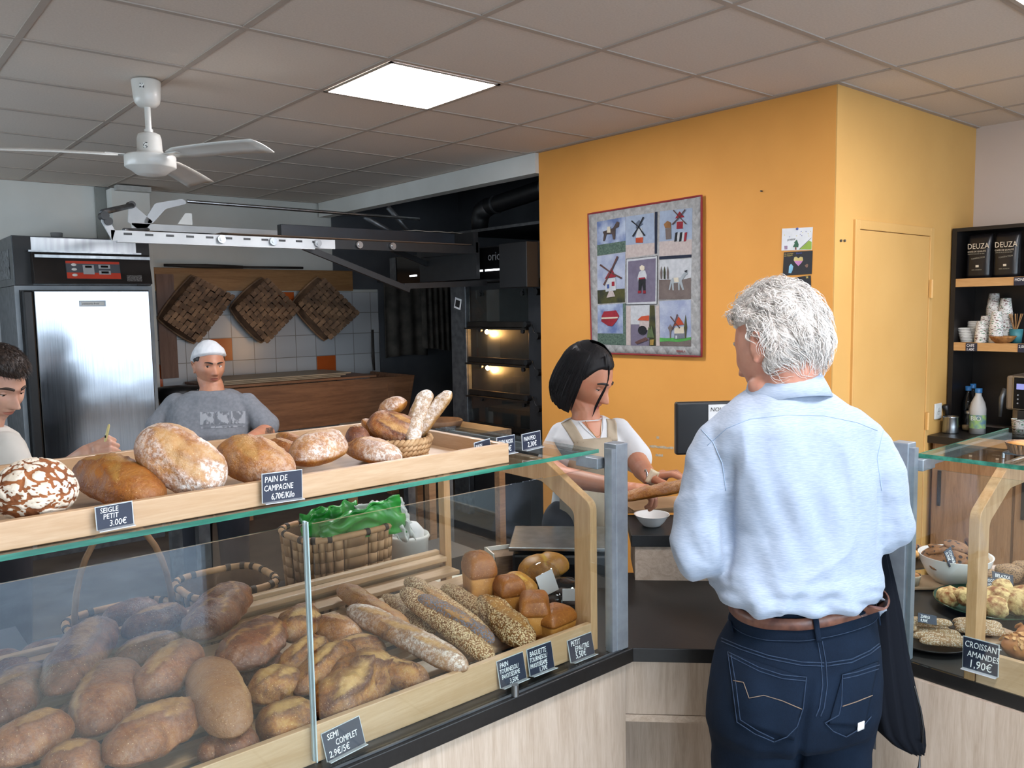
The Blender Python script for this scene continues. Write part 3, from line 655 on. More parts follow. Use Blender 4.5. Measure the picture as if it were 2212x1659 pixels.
for i, (z0, z1, lit) in enumerate(decks):
    d_ = part('deck_door', MB().box(OX-.02, OX+.01, 1.39, 2.09, z0-.045, z0-.003), DECK, ov, bev=.004)
    part('deck_shelf', MB().box(OX-.05, OX+.02, 1.385, 2.095, z0-.06, z0-.047), DECK, ov)
    # chamber: back, floor and roof seen through the window
    part('chamber', MB().box(OX+.021, OX+.024, 1.40, 2.08, z0, z1), M('oven_inside_glow_tint', '8a5026', '4e2b14', rough=.5, sc=3) if lit else BLACKG, ov)  # amber oven glow put into the chamber colour of the lit decks
    part('window', MB().box(OX-.012, OX-.008, 1.40, 2.08, z0, z1), GLASS, ov)
    kn = part('knob', MB().cyl((OX-.07, 1.372, z0-.02), (OX-.03, 1.372, z0-.02), .02, n=14), BLACK, ov)
    for yy, zz in ((1.93, z1-.03), (1.45, z1-.035)): part('catch', MB().cyl((OX-.03, yy, zz), (OX-.013, yy, zz), .016, n=12).box(OX-.02, OX-.013, yy-.01, yy+.01, zz, zz+.03), BLACK, ov)
    if lit:
        part('lamp', MB().ball((OX+.006, 1.89, z1-.045), (.008, .022, .018)), LAMPW, ov)
        pl = bpy.data.lights.new('oven_lamp', 'POINT'); pl.energy = 6; pl.color = (1, .50, .16); pl.shadow_soft_size = .02
        po = bpy.data.objects.new('oven_lamp', pl); COL.objects.link(po); po.location = (OX+.0, 1.86, z1-.06)
for z in (1.80, 1.50, 1.25, 1.0): part('side_knob', MB().cyl((OX-.07, 1.26, z), (OX-.03, 1.26, z), .024, n=16).tube([(OX-.05, 1.32, z+.08), (OX-.05, 1.30, z+.03), (OX-.05, 1.265, z)], .004, 6), BLACK, ov)
st = thing('door_sticker', (OX-.035, 2.2, 1.73), 'small tilted white-framed sticker on the oven side column', 'sticker')
part('paper', MB().obox((OX-.034, 2.19, 1.735), V((.001, 0, 0)), V((0, .04, .01)), V((0, -.01, .04))), PAPER, st); part('picture', MB().obox((OX-.0365, 2.19, 1.735), V((.001, 0, 0)), V((0, .026, .0065)), V((0, -.0065, .026))), BLACK, st)
# hood over the oven
hd = part('hood', MB().box(1.83, 3.1, 1.14, 2.95, 1.885, 2.13), BLACK, ov, bev=.004)
part('hood_front', MB().box(1.815, 1.829, 1.42, 2.85, 1.90, 2.12), BLACKG, hd)
part('hood_end_box', MB().box(1.72, 1.829, 1.14, 1.42, 1.83, 2.125), M('matt_black_box', '08080a', '0b0b0d', rough=.5), hd, bev=.003)
part('hood_plate', MB().box(1.81, 1.8145, 2.86, 2.95, 1.89, 2.12), STEELD, hd)
tl = EM('hood_strip_light', 'f4f8ff', 2.2)
for a, b in ((2.56, 2.66), (2.12, 2.42), (1.72, 1.86), (1.46, 1.69)): part('strip_light', MB().box(1.811, 1.8145, a, b, 1.957, 1.969), tl, hd)
TX = M('hood_lettering', '6a6d70', '707376', rough=.4)
text('BONGARD', .085, TX, hd, (1.8135, 2.28, 2.015), (0, -1, 0), (0, 0, 1), 'writing', shear=0)
text('orion', .085, TX, hd, (1.8135, 1.66, 2.03), (0, -1, 0), (0, 0, 1), 'writing', shear=0)
part('top_shelf', MB().box(1.95, 3.0, 1.14, 2.3, 2.26, 2.28), STEELD, hd)
for i, (y, z, r) in enumerate(((1.28, 2.281, .05), (1.42, 2.281, .045))):
    single('pan_stack', MB().lathe((2.2, y, z), [(0, 0), (r, 0), (r*1.1, .03), (r, .035), (r*1.1, .06), (r, .065), (r*.9, .09), (0, .1)]), M('dusty_white', '8d8d8c', '6f6f6f', rough=.7), ['stack of pale tins on the shelf above the oven, nearer the orange wall', 'stack of pale tins on the shelf above the oven, farther one'][i], 'tins', 'tins on the oven shelf')
# flue pipe under the recess ceiling
fl = thing('flue_pipe', (2.3, 1.9, 2.5), 'dark ventilation duct running above the oven', 'duct')
part('pipe', MB().cyl((2.15, 1.14, 2.56), (2.15, 2.12, 2.46), .065, n=24), BLACK, fl)
part('elbow', MB().tube([(2.15, 2.05, 2.47), (2.15, 2.14, 2.44), (2.15, 2.17, 2.38), (2.15, 2.17, 2.29)], [.07, .072, .07, .06], 20), BLACK, fl)
part('clamp', MB().cyl((2.15, 1.95, 2.478), (2.15, 1.97, 2.476), .071, n=24), STEELD, fl)
part('clamp', MB().cyl((2.15, 1.40, 2.534), (2.15, 1.42, 2.532), .071, n=24), STEELD, fl)
# ---- oven loader hanging at the ceiling of the kitchen
ld = thing('oven_loader', (.9, 2.1, 2.1), 'long white and black metal oven loader frame raised in front of the kitchen wall', 'oven loader')
LW = M('loader_white', 'c5c8c9', 'b5b8ba', rough=.45, sc=6)
LB = M('loader_blue_black', '1c222a', '161a20', rough=.4)
YN, YF = 1.62, 2.32     # near and far rails
part('near_rail', MB().prism([ay(232, 520, YN), ay(612, 541, YN), ay(612, 523+14, YN), ay(232, 519-13, YN)], (0, .012, 0)), LW, ld)
zr = ay(400, 530, YN).z
ld_near = MB().box(-.66, .60, YN, YN+.012, 2.068, 2.122); ld_near.box(-.64, .45, YN-.03, YN, 2.060, 2.068)
for o in [x for x in bpy.data.objects if x.name.startswith('near_rail')]: bpy.data.objects.remove(o)
nr = part('near_rail', ld_near, LW, ld)
sl = MB()
slots = MB()
for k in range(11):
    x = -.58+k*.105
    part('slot', MB().box(x-.02, x+.02, YN-.0025, YN+.0, 2.10, 2.111), BLACK, nr)
part('rail_extension', MB().box(.58, 1.69, YN+.001, YN+.018, 2.07, 2.125), BLACK, ld)
for x in (-.10, .20, .48, .76, 1.0): part('roller', MB().cyl((x, YN-.02, 2.098), (x, YN-.003, 2.098), .022, n=18).cyl((x, YN-.024, 2.098), (x, YN-.02, 2.098), .012, n=12), STEEL, nr)
part('far_rail', MB().box(-.36, 1.69, YF, YF+.012, 2.17, 2.235), LW, ld)
part('motor_beam', MB().box(.36, 1.69, YN+.22, YN+.28, 2.155, 2.225), LB, ld, bev=.003)
part('end_beam', MB().box(1.66, 1.70, YN, YF, 2.08, 2.22), BLACK, ld)
gp = V((-.66, YN, 2.12))
part('end_plate', MB().prism([(-.655, YN+.0, 2.07), (-.70, YN, 2.16), (-.70, YN, 2.20), (-.68, YN, 2.20), (-.64, YN, 2.12)], (0, .012, 0)), LW, ld)
part('end_plate', MB().prism([(-.30, YF, 2.18), (-.38, YF, 2.24), (-.37, YF, 2.34), (-.34, YF, 2.34), (-.24, YF, 2.25)], (0, .012, 0)), LW, ld)
part('guard', MB().prism(rounded([(-.30, YF, 2.235), (-.22, YF, 2.36), (-.05, YF, 2.40), (-.03, YF, 2.37), (-.16, YF, 2.33), (-.24, YF, 2.24)], .03), (0, .01, 0)), M('frosted_guard', 'aeb4b8', 'a6acb0', rough=.3), ld)
part('handle_bar', MB().tube([(-.69, YN+.01, 2.21), (-.36, YF-.02, 2.335)], .015), STEELD, ld)
for p in ((-.69, YN, 2.19), (-.36, YF, 2.34), (-.67, YN+.02, 2.165)): part('handle_knob', MB().cyl(V(p)-V((.0, .03, 0)), V(p)+V((0, .03, 0)), .021, n=16), BLACK, ld)
part('top_rod', MB().cyl((-.03, YF, 2.385), (1.69, YF, 2.372), .011), STEEL, ld)
part('wire_spring', MB().tube([(-.58, YN+.06, 2.13), (-.5, YN+.2, 2.145), (-.4, YN+.45, 2.17), (-.3, YF-.1, 2.19)], .011, 8), STEELD, ld)
part('wire_spring', MB().tube([(-.62, YN+.12, 2.125), (-.56, YN+.05, 2.12), (-.2, YN+.05, 2.12)], .006, 6), STEEL, ld)
part('wire_spring', MB().tube([(-.38, YN+.55, 2.16), (-.3, YN+.6, 2.18), (.1, YN+.6, 2.18)], .006, 6), STEEL, ld)
P = [[V((-.18+1.84*i/20+(.25*(1-j/6) if i < 1 else 0), YN+.02+(YF-YN-.03)*j/6, 2.135+.04*j/6-.012*sin(pi*j/6))) for j in range(7)] for i in range(21)]
part('conveyor_cloth', MB().grid(P), M('loader_canvas', '6e5947', '57463a', rough=.9, sc=5, bump=.2, bsc=80), ld, solid=.004)
part('white_clip', MB().prism([(-.10, YF-.02, 2.24), (-.05, YF-.02, 2.31), (-.01, YF-.02, 2.31), (-.01, YF-.02, 2.24)], (0, .01, 0)), WHITE, ld)
for a_, b_ in ((ay(655, 533, YN+.02), ay(884, 626, YN+.02)), (ay(800, 520, YF-.1), ay(1005, 604, YF-.1)), (ay(872, 618, YN+.03), ay(1050, 612, YN+.03))):
    e_ = (b_-a_)/2; up_ = e_.normalized().cross(V((0, 1, 0))).normalized()
    part('brace', MB().obox((a_+b_)/2, e_, V((0, .012, 0)), up_*.018), BLACK, ld)
part('brace_bracket', MB().box(1.68, 1.71, YN, YF, 1.9, 2.15), BLACK, ld)
for x0, z0, x1, z1 in ((1.25, 2.37, 1.62, 2.20), (1.45, 2.45, 1.69, 2.22)): part('stay', MB().tube([(x0, YF+.05, z0), (x1, YF+.05, z1)], .02, 8), STEELD, ld)
rg = single('rag', MB().grid([[V((1.30+.045*i, YN+.24+.03*j, 2.232+.016*abs(noise.noise(V((i*.7, j*.9, 3)))))) for j in range(6)] for i in range(11)]), M('pale_rag', 'a59d92', '8a8277', rough=.95), 'crumpled pale rag lying on the loader beam', 'rag', solid=.003)
# ---- worktable behind the display case
tb = thing('work_table', (-.4, 1.2, 0), 'grey floured worktable behind the display case', 'table')
part('table_top', MB().box(-2.2, .85, .70, 1.20, .86, .90), M('floured_steel', '66645f', '53524f', rough=.6, metal=.2, sc=9), tb, bev=.003)
for x in (-2.1, -.6, .75):
    for y in (.74, 1.12): part('leg', MB().box(x, x+.05, y, y+.05, 0, .86), STEELD, tb)
part('lower_shelf', MB().box(-2.1, .8, .76, 1.14, .25, .27), STEELD, tb)
t2 = thing('work_table', (1.25, 1.6, 0), 'low wooden worktable in front of the oven', 'table')
part('table_top', MB().box(.95, 1.62, 1.2, 2.3, .86, .90), wood_mat('worn_table_wood', '6f6355', '5a4f43', 'y', .7), t2, bev=.003)
for x in (.98, 1.54):
    for y in (1.24, 2.22): part('leg', MB().box(x, x+.05, y, y+.05, 0, .86), PINE, t2)
single('bread_basket', MB().lathe((1.35, 1.62, .901), [(0, .0), (.13, 0), (.15, .04), (.14, .05), (.11, .02), (0, .015)]), SPLINTD, 'shallow dark round basket on the table before the oven', 'basket')
# ================================================================ bread
def deep(c, k=.66, sat=1.22):
    c = lin(c)[:3]; g = sum(c)/3
    return tuple(max(0, (g+(x-g)*sat)*k) for x in c)
def crust(key, dark, mid, light, score, flour=.0, seeds=None, spark=True, rough=.5, sc=24, lo=.36, hi=.66, bump=.7, sat=1.08, k=.68):
    dark, mid, light, score = [deep(c_, k, sat) for c_ in (dark, mid, light, score)]
    n = N(key); vec = n.co((1, 1, 1))
    f1 = n.noise(sc, 5, vec, .4, .6); f2 = n.noise(sc*7, 3, vec)
    c = n.ramp(n.math('ADD', n.math('MULTIPLY', f1, .8), n.math('MULTIPLY', f2, .2)), [(lo, dark), ((lo+hi)/2, mid), (hi, light)])
    def attr(name):
        a = n.n('Attribute'); a.attribute_name = name; return a.outputs['Fac']
    sm = n.math('MULTIPLY', attr('score'), n.ramp(n.noise(sc*2.5, 4, vec), [(.3, .45), (.6, 1.0)]))
    lowf = n.ramp(n.noise(9, 3, vec, .6), [(.38, 0.0), (.62, 1.0)]); c = n.mix(n.math('MULTIPLY', lowf, .55), c, dark)
    wr_ = n.ramp(n.noise(34, 6, n.co((1, 1, 1)), 1.5, .7), [(.44, 0.0), (.5, 1.0), (.56, 0.0)]); c = n.mix(n.math('MULTIPLY', wr_, .35), c, light)
    c = n.mix(sm, c, score)
    c = n.mix(n.math('MULTIPLY', attr('burn'), n.ramp(f2, [(.3, .55), (.6, 1.0)])), c, dark)
    if flour:
        fl = n.ramp(n.noise(120, 5, vec, .3, .75), [(.46, 0.0), (.60, 1.0)]); big = n.ramp(n.noise(6, 2, vec), [(.40, .12), (.58, 1.0)])
        c = n.mix(n.math('MULTIPLY', n.math('MULTIPLY', n.math('ADD', fl, .25, True), big), n.math('MULTIPLY', attr('flour'), flour), True), c, 'e9dfd6')
    h = n.math('ADD', n.math('MULTIPLY', n.noise(70, 5, vec, 0, .7), .6), n.math('MULTIPLY', n.noise(260, 3, vec), .4))
    if seeds:
        d = n.vor(260, n.co((1, 1, 1.0)), rnd=1); d2 = n.vor(260, n.co((1, 1, 1.0)), out='Color', rnd=1)
        sx = n.n('SeparateColor'); n.l(d2, sx.inputs[0])
        keep = n.math('MULTIPLY', n.math('LESS_THAN', d, .52), n.math('LESS_THAN', sx.outputs[0], n.math('SUBTRACT', .97, n.math('MULTIPLY', attr('score'), .8))))
        scol = n.ramp(sx.outputs[1], [(0, seeds[0]), (1, seeds[1])])
        c = n.mix(keep, c, scol); h = n.math('ADD', h, n.math('MULTIPLY', keep, n.math('SUBTRACT', .5, d)))
    if spark: c = n.mix(n.math('MULTIPLY', n.math('LESS_THAN', n.vor(150, vec), .12), .55), c, 'e8c9a0')
    n.col(c); n.set(Roughness=rough); n.bump(h, bump, .006)
    n.b.inputs['Subsurface Weight'].default_value = .0
    MATS[key] = n.m; return n.m
CRU = dict(
 camp=crust('crust_campagne', '8a4a1c', 'c48036', 'd9a25a', 'cfa26c', flour=1.0, sat=1.08, k=.7),
 gold=crust('crust_golden', '94521e', 'c27e38', 'd59c58', 'c99a60', flour=.35, sat=1.1),
 seig=crust('crust_seigle', '86481e', 'b46e2e', 'c98a46', 'c0904f', flour=.12, sat=1.1),
 dark=crust('crust_dark', '562a16', '84482a', 'a5673a', 'cc9860', flour=.12, rough=.45),
 semi=crust('crust_semi', '6d3a20', '9a5c34', 'b87c4a', 'd0a068', flour=.12),
 pale=crust('crust_underside', '8c5a38', 'b07c52', 'c0926a', 'c99f74', flour=.1, lo=.2, hi=.8),
 crisp=crust('crust_crisp', '5c2a10', 'a9682b', 'cd9a54', 'dcb277', flour=.12, sc=30),
 bag=crust('crust_baguette', '74401a', 'b3702f', 'cf9650', 'cf9c55', flour=1.1),
 seed=crust('crust_sesame', '7a4d26', '98632f', 'b07c42', 'c48d4a', seeds=('e6cfa6', 'c2a071'), spark=False, bump=.7),
 poppy=crust('crust_poppy', '7a4d26', '98632f', 'b07c42', 'c48d4a', seeds=('454b5c', '6c7385'), spark=False, bump=.6),
 box=crust('crust_tin_loaf', '7c4420', 'a0622f', 'b97c42', 'cc9150', flour=0, sc=16, lo=.25, hi=.8, bump=.25, sat=1.12, k=.80),
 yell=crust('crust_corn', '9c6222', 'bd8230', 'd39c40', 'd9ae48', flour=0, sc=14, bump=.15),
 fig=crust('crust_fig', '5e2410', 'b1662c', 'd49a58', 'd8a565', flour=.5, sc=32),
 noix=crust('crust_noix', '9a6a38', 'c99c62', 'dcb883', 'd9b781', flour=1.6, sc=22),
)
# cracked floury rye
n = N('crust_cracked_rye'); _a = n.n('Attribute'); _a.attribute_name = 'score'
_d = n.math('SUBTRACT', _a.outputs['Fac'], n.math('MULTIPLY', n.noise(40, 4), .35))
_w = n.ramp(n.noise(55, 5), [(.35, 'cfc0ab'), (.6, 'e3d6c4')]); _w2 = n.ramp(n.noise(26, 4), [(.35, '6f3b1c'), (.65, '9c5d30')])
n.col(n.mix(n.ramp(_d, [(.18, 0.0), (.26, 1.0)]), _w, _w2)); n.set(Roughness=.8); n.bump(n.noise(90, 5), .5, .005); CRU['rye'] = n.m
for _k, _m_ in CRU.items(): MATS['crust_'+_k] = _m_
def sstep(a, b, x):
    t = max(0, min(1, (x-a)/(b-a))); return t*t*(3-2*t)
def set_attr(me, name, vals):
    a = me.attributes.new(name, 'FLOAT', 'POINT'); a.data.foreach_set('value', vals)
def cuts_std(n_, slant=.55, half=.42):
    """n diagonal slashes across the top: (u0, a0, u1, a1) with u along -1..1 and a = angle from the top"""
    out = []
    for i in range(n_):
        c = -.72+1.44*(i+.5)/n_; h = .62/n_+.06; out.append((c-h, -slant*half*1.6, c+h, slant*half*1.6))
    return out
def loaf(name, p1, p2, w, h, kind, label, cat='bread', group=None, cuts=(), seed=0, up=None, pt=2.4, q=.62, flat=.55, lump=.03, nu=56, nv=44, cutw=.16, cuth=.10, flour=(0, 1), bend=0, burn=.3, mat=None, taper=0):
    """loaf from tip p1 to tip p2; w, h full width and height; pt shapes the ends; cuts open along the crust"""
    p1, p2 = V(p1), V(p2); c = (p1+p2)/2; ax_ = (p2-p1); L = ax_.length/2; ax_ = ax_.normalized()
    upv = V(up) if up else V((0, 0, 1)); upv = (upv-ax_*upv.dot(ax_)).normalized(); sd = ax_.cross(upv)
    vs = []; sc_, bu, fl = [], [], []
    for i in range(nu+1):
        u = -cos(pi*i/nu); u = max(-1, min(1, u))
        r = (max(0, 1-abs(u)**pt))**q * (1+taper*u)
        for k in range(nv):
            a = 2*pi*k/nv-pi       # 0 = top
            ca, sa = cos(a), sin(a)
            yy = sa*(abs(sa)**-.12 if abs(sa) > .02 else 1); zz = ca if ca > 0 else ca*flat
            s_ = 0.; b_ = 0.; bump_ = 0.
            for (u0, a0, u1, a1) in cuts:
                # distance to the cut, in units of half width
                P = V((u*L/(w/2), a)); A = V((u0*L/(w/2), a0)); B = V((u1*L/(w/2), a1)); d = B-A; t = max(0, min(1, (P-A).dot(d)/d.dot(d)))
                off = P-(A+d*t); jit = .06*noise.noise(V((u*9, a*6, seed+9.1))); dist = off.length+jit
                wd = cutw*(.35+1.0*(1-(2*t-1)**2))
                s_ = max(s_, 1-sstep(wd*.75, wd*1.15, dist)); side = 1 if (d.x*off.y-d.y*off.x) > 0 else .45
                rim = exp(-((dist-wd*1.15)/(cutw*.45))**2)
                bump_ += cuth*(.45*exp(-(dist/(wd+.01))**2)+.75*rim*side-.5*exp(-((dist-wd*.8)/(cutw*.2))**2)*(1 if side < 1 else .2))
                b_ = max(b_, burn*2*rim*side)
            n3 = V((u*L*22, sa*w*11, ca*h*11+seed*3.7))
            nz = noise.noise(n3)*lump*2.2+noise.noise(n3*2.3)*lump*1.3+noise.noise(n3*5)*lump*.7+noise.noise(n3*11)*lump*.35
            rad = r*(1+nz+bump_*(r**.5)*(1 if ca > -.3 else 0))
            p = c+ax_*(u*L*(1+.02*nz))+sd*(yy*w/2*rad)+upv*(zz*h/2*rad+bend*(1-u*u))
            vs.append(p); sc_.append(s_); bu.append(min(1, b_+(.5*sstep(.75, 1, abs(u))*burn*2)+(.6*burn if ca < -.35 else 0)))
            fl.append((1-s_*.8)*sstep(-.4, .3, ca)*(flour[0]+(flour[1]-flour[0])*(.5+.5*noise.noise(V((u*2.2, a*1.1, seed))))*1.6))
    ym = min(v.y for v in vs); zm = min(v.z for v in vs); lim = None
    if 1.33 < c.z < 1.6 and c.x < -.6: lim = -1.480
    elif .86 < c.z < 1.2 and c.x < -.3 and c.y < -.9: lim = -1.552
    if 'longest' in label: lim = -1.572
    if lim and ym < lim:
        d = (c-CAM).normalized(); dl = d*((lim-ym)/d.y); dl.z = max(dl.z, -.02); vs = [v+dl for v in vs]; c = c+dl
    mb = MB(); mb.add(vs, [(i*nv+k, i*nv+(k+1) % nv, (i+1)*nv+(k+1) % nv, (i+1)*nv+k) for i in range(nu) for k in range(nv)])
    zmin = min(v.z for v in vs); org = V((c.x, c.y, zmin))
    o = tag(part(name, mb, mat or CRU[kind], None, org=org), label, cat, group)
    set_attr(o.data, 'score', sc_); set_attr(o.data, 'burn', bu); set_attr(o.data, 'flour', fl)
    LOG.append((label, round(2*L, 3), w, round(zmin, 3), round(max(v.z for v in vs), 3), round(min(v.y for v in vs), 3), round(max(v.y for v in vs), 3)))
    return o
LOG = []
A_ = lambda t: az(*t)
G1 = 'loaves on the upper birch tray'
# ---- upper tray
T_ = lambda t: az(t[0], t[1]-5, t[2]-.012)
c = az(76, 1064, 1.412); R_ = .061
vs = []; sc_ = []
def cell_crack(p, s):
    d, _ = noise.voronoi(V(p)*s); return d[1]-d[0]
mb = MB(); nn, mm = 96, 64
for i in range(mm+1):
    a = pi*i/mm
    for k in range(nn):
        b = 2*pi*k/nn; dv = V((sin(a)*cos(b), sin(a)*sin(b), cos(a)))
        wp = dv+V((noise.noise(dv*2), noise.noise(dv*2+V((5, 0, 0))), 0))*.3
        cr = cell_crack(wp, 2.6); cr2 = cell_crack(wp+V((3, 1, 2)), 6.5)
        s_ = max(1-sstep(.03, .20, cr), .75*(1-sstep(.0, .07, cr2)))
        r = R_*(1-.07*s_+.02*noise.noise(dv*3)); zz = dv.z if dv.z > 0 else dv.z*.8
        vs.append(c+V((dv.x*r*1.02, dv.y*r*1.05, zz*r*.92))); sc_.append(s_)
mb.add(vs, [(i*nn+k, (i+1)*nn+k, (i+1)*nn+(k+1) % nn, i*nn+(k+1) % nn) for i in range(mm) for k in range(nn)])
o = single('rye_loaf', mb, CRU['rye'], 'round rye loaf with cracked white floury crust at the left end of the upper tray', 'bread', G1, org=V((c.x, c.y, min(v.z for v in vs))))
set_attr(o.data, 'score', sc_)
CB = lambda t, r, th=.9: None
loaf('country_loaf', T_((180, 1020, 1.43)), T_((338, 1092, 1.405)), .105, .095, 'seig', 'smooth reddish-brown loaf behind the SEIGLE PETIT card', group=G1, cuts=[(-.75, .55, .5, -.35), (-.5, -.6, .55, .75)], seed=2, pt=2.6, q=.5, cutw=.2, cuth=.08, flour=(0, .3), nu=80, nv=64)
loaf('country_loaf', T_((298, 940, 1.505)), T_((484, 1062, 1.405)), .106, .092, 'camp', 'largest floury country loaf leaning on its neighbour on the upper tray', group=G1, cuts=[(-.85, -.25, .75, .45), (-.9, -1.15, -.05, -.85), (.0, .0, .8, -.9)], seed=5, up=(-.35, -.75, .75), pt=3, q=.5, cutw=.26, cuth=.07, flour=(.4, 1.2), nu=96, nv=72)
loaf('country_loaf', T_((478, 975, 1.44)), T_((628, 1038, 1.395)), .10, .09, 'gold', 'golden loaf with a flour patch behind the PAIN DE CAMPAGNE card', group=G1, cuts=[(-.7, -.3, .4, .5), (-.2, -1.0, .7, -.3)], seed=8, up=(-.2, -.5, .9), pt=2.6, q=.5, cutw=.24, cuth=.07, flour=(.2, 1.1), nu=80, nv=64)
loaf('country_loaf', T_((636, 1000, 1.41)), T_((738, 962, 1.425)), .094, .088, 'camp', 'small plump floury loaf, right of the PAIN DE CAMPAGNE card', group=G1, cuts=[(-.6, -.5, .6, .4)], seed=11, pt=2.6, q=.5, cutw=.3, cuth=.08, flour=(.4, 1.3), nu=72, nv=56)
loaf('country_loaf', T_((750, 968, 1.405)), T_((862, 1000, 1.393)), .085, .062, 'camp', 'low floury loaf lying left of the wicker basket', group=G1, cuts=[(-.7, .3, .6, -.3)], seed=13, pt=2.2, q=.6, cutw=.22, cuth=.08, flour=(.4, 1.2), nu=64, nv=48)
loaf('country_loaf', T_((745, 958, 1.42)), T_((800, 950, 1.425)), .07, .06, 'dark', 'dark loaf end showing behind the low floury loaf', group=G1, cuts=[(-.4, 0, .4, .2)], seed=15, flour=(.2, .6))
loaf('baguette', T_((598, 945, 1.42)), T_((668, 975, 1.40)), .036, .034, 'gold', 'thin golden baguette tip between two loaves on the upper tray', group=G1, seed=17, flour=(0, .4))
loaf('country_loaf', T_((575, 968, 1.405)), T_((650, 990, 1.39)), .06, .05, 'seig', 'small yellow-brown loaf behind the golden one on the upper tray', group=G1, seed=18, cuts=[(-.5, 0, .5, .1)])
# ---- wicker basket with fig and walnut breads
bc = az(930, 975, 1.385); bc.z = UZ
WICK = N('water_hyacinth_wicker'); WICK.col(WICK.ramp(WICK.noise(28, 4), [(.3, '8f6c48'), (.55, 'b8956b'), (.75, 'd0b088')])); WICK.set(Roughness=.7); WICK.bump(WICK.noise(160, 3), .5, .003)
wk = thing('bread_basket', bc, 'round braided wicker basket at the right end of the upper tray', 'basket')
BR = .074
bc = V((max(bc.x, -.70) if False else bc.x, -1.30, UZ))
bm_ = MB()
for lv in range(4):
    r0 = BR*(.86+.055*lv); pts = []
    z0 = UZ+.007+lv*.0115
    for hlf in (0, 1):
        nb = 40; pts = []
        for k in range(nb*3):
            a = 2*pi*k/(nb*3); ph = a*nb/2+hlf*pi
            pts.append(bc+V(((r0+.0035*cos(ph))*cos(a), (r0+.0035*cos(ph))*sin(a), z0-UZ+.0045*sin(ph))))
        bm_.tube(pts, .0052, 6, closed=True)
part('braided_side', bm_, WICK.m, wk)
part('base', MB().cyl(bc+V((0, 0, .001)), bc+V((0, 0, .006)), BR*.86, n=32), WICK.m, wk)
G2 = 'breads standing in the wicker basket'
def bp(dx, dy, dz): return bc+V((CR_.x*dx+CF_.x*dy, CR_.y*dx+CF_.y*dy, dz))
CR_ = V((.763, -.647, 0)); CF_ = V((.647, .763, 0))
loaf('fig_bread', bp(-.062, -.01, .088), bp(.058, -.015, .045), .078, .065, 'fig', 'dark-speckled fig loaf lying across the front of the wicker basket', group=G2, cuts=[(-.6, .3, .8, .5), (-.3, -.3, .7, -.2)], seed=21, up=(-.4, -.6, .8), pt=2.6, q=.5, flour=(.1, .6), burn=.5, nu=72, nv=56)
loaf('fig_bread', bp(-.045, .045, .085), bp(.02, .035, .125), .06, .055, 'camp', 'floury fig loaf at the back of the wicker basket, top left', group=G2, cuts=[(-.5, .1, .8, .5)], seed=23, flour=(.5, 1.3))
loaf('fig_bread', bp(-.078, .0, .088), bp(-.045, .02, .03), .042, .04, 'camp', 'small floury bread end at the left rim of the wicker basket', group=G2, seed=24, flour=(.5, 1.2))
loaf('walnut_bread', bp(.030, .01, .045), bp(.072, .05, .148), .05, .045, 'noix', 'upright whitish walnut bread, left one of the tall pair in the wicker basket', group=G2, cuts=[(-.3, .2, .6, -.2)], seed=26, pt=5, flour=(.7, 1.4), lump=.06)
loaf('walnut_bread', bp(.045, .02, .04), bp(.125, .04, .145), .05, .042, 'noix', 'upright floury walnut bread leaning over the right rim of the wicker basket', group=G2, seed=28, pt=5, flour=(.7, 1.4), lump=.08, cuts=[(-.2, -.2, .7, .2)])
loaf('walnut_bread', bp(.040, -.055, .04), bp(.048, .0, .088), .036, .034, 'noix', 'short floury walnut bread pointing out of the front of the wicker basket', group=G2, seed=29, pt=5, flour=(.7, 1.4))
# ---- lower tray, left heap (behind the reflecting pane)
G3 = 'dark loaves heaped in the left of the glass case'
def H3(nm, p1, p2, w, h, *a, **k):
    k.setdefault('group', G3); k.setdefault('lump', .04); k.setdefault('cutw', .26); k.setdefault('cuth', .13); k.setdefault('burn', .4); k.setdefault('pt', 2.8); k.setdefault('q', .55)
    return loaf(nm, p1, p2, w*1.12, h*1.1, *a, **k)
c2 = [(-.55, -.25, .45, .3)]
H3('brown_loaf', A_((118, 1500, 1.00)), A_((225, 1348, .99)), .10, .085, 'dark', 'long dark loaf with one pale slash, upper left of the heap', cuts=[(-.6, .3, .7, -.1)], seed=31)
H3('brown_loaf', A_((268, 1375, .985)), A_((398, 1322, .985)), .085, .07, 'dark', 'brown loaf at the top middle of the heap, under the tray edge', cuts=[(-.6, -.2, .7, .3)], seed=33)
H3('brown_loaf', A_((246, 1432, .99)), A_((396, 1385, .99)), .07, .062, 'dark', 'narrow brown loaf with a long pale seam, below the top middle one', cuts=[(-.8, .1, .8, -.1)], seed=35)
H3('crackled_loaf', A_((425, 1380, 1.01)), A_((512, 1275, 1.00)), .105, .085, 'dark', 'tall crackled loaf standing at the top of the heap, by the handle basket', cuts=[(-.8, -.6, .1, .4), (-.2, -.7, .7, .3), (.1, .7, .8, -.1), (-.6, .8, .0, .2)], seed=37, cutw=.07, cuth=.05, lump=.06, pt=3)
H3('crackled_loaf', A_((498, 1445, .99)), A_((592, 1352, .99)), .11, .08, 'dark', 'broad crackled loaf right next to the upright glass edge', cuts=[(-.8, -.6, .3, .5), (-.1, -.8, .8, .2), (-.6, .9, .6, .7)], seed=39, cutw=.08, cuth=.05, lump=.06, pt=3.2)
H3('brown_loaf', A_((195, 1588, .975)), A_((262, 1440, .975)), .10, .085, 'semi', 'plump loaf with a side seam in the centre left of the heap', cuts=[(-.8, -.7, .7, -.6)], seed=41)
H3('brown_loaf', A_((305, 1510, .98)), A_((420, 1400, 1.0)), .09, .08, 'semi', 'plump loaf with a pale top seam in the centre of the heap', cuts=[(-.7, .1, .7, -.2)], seed=43)
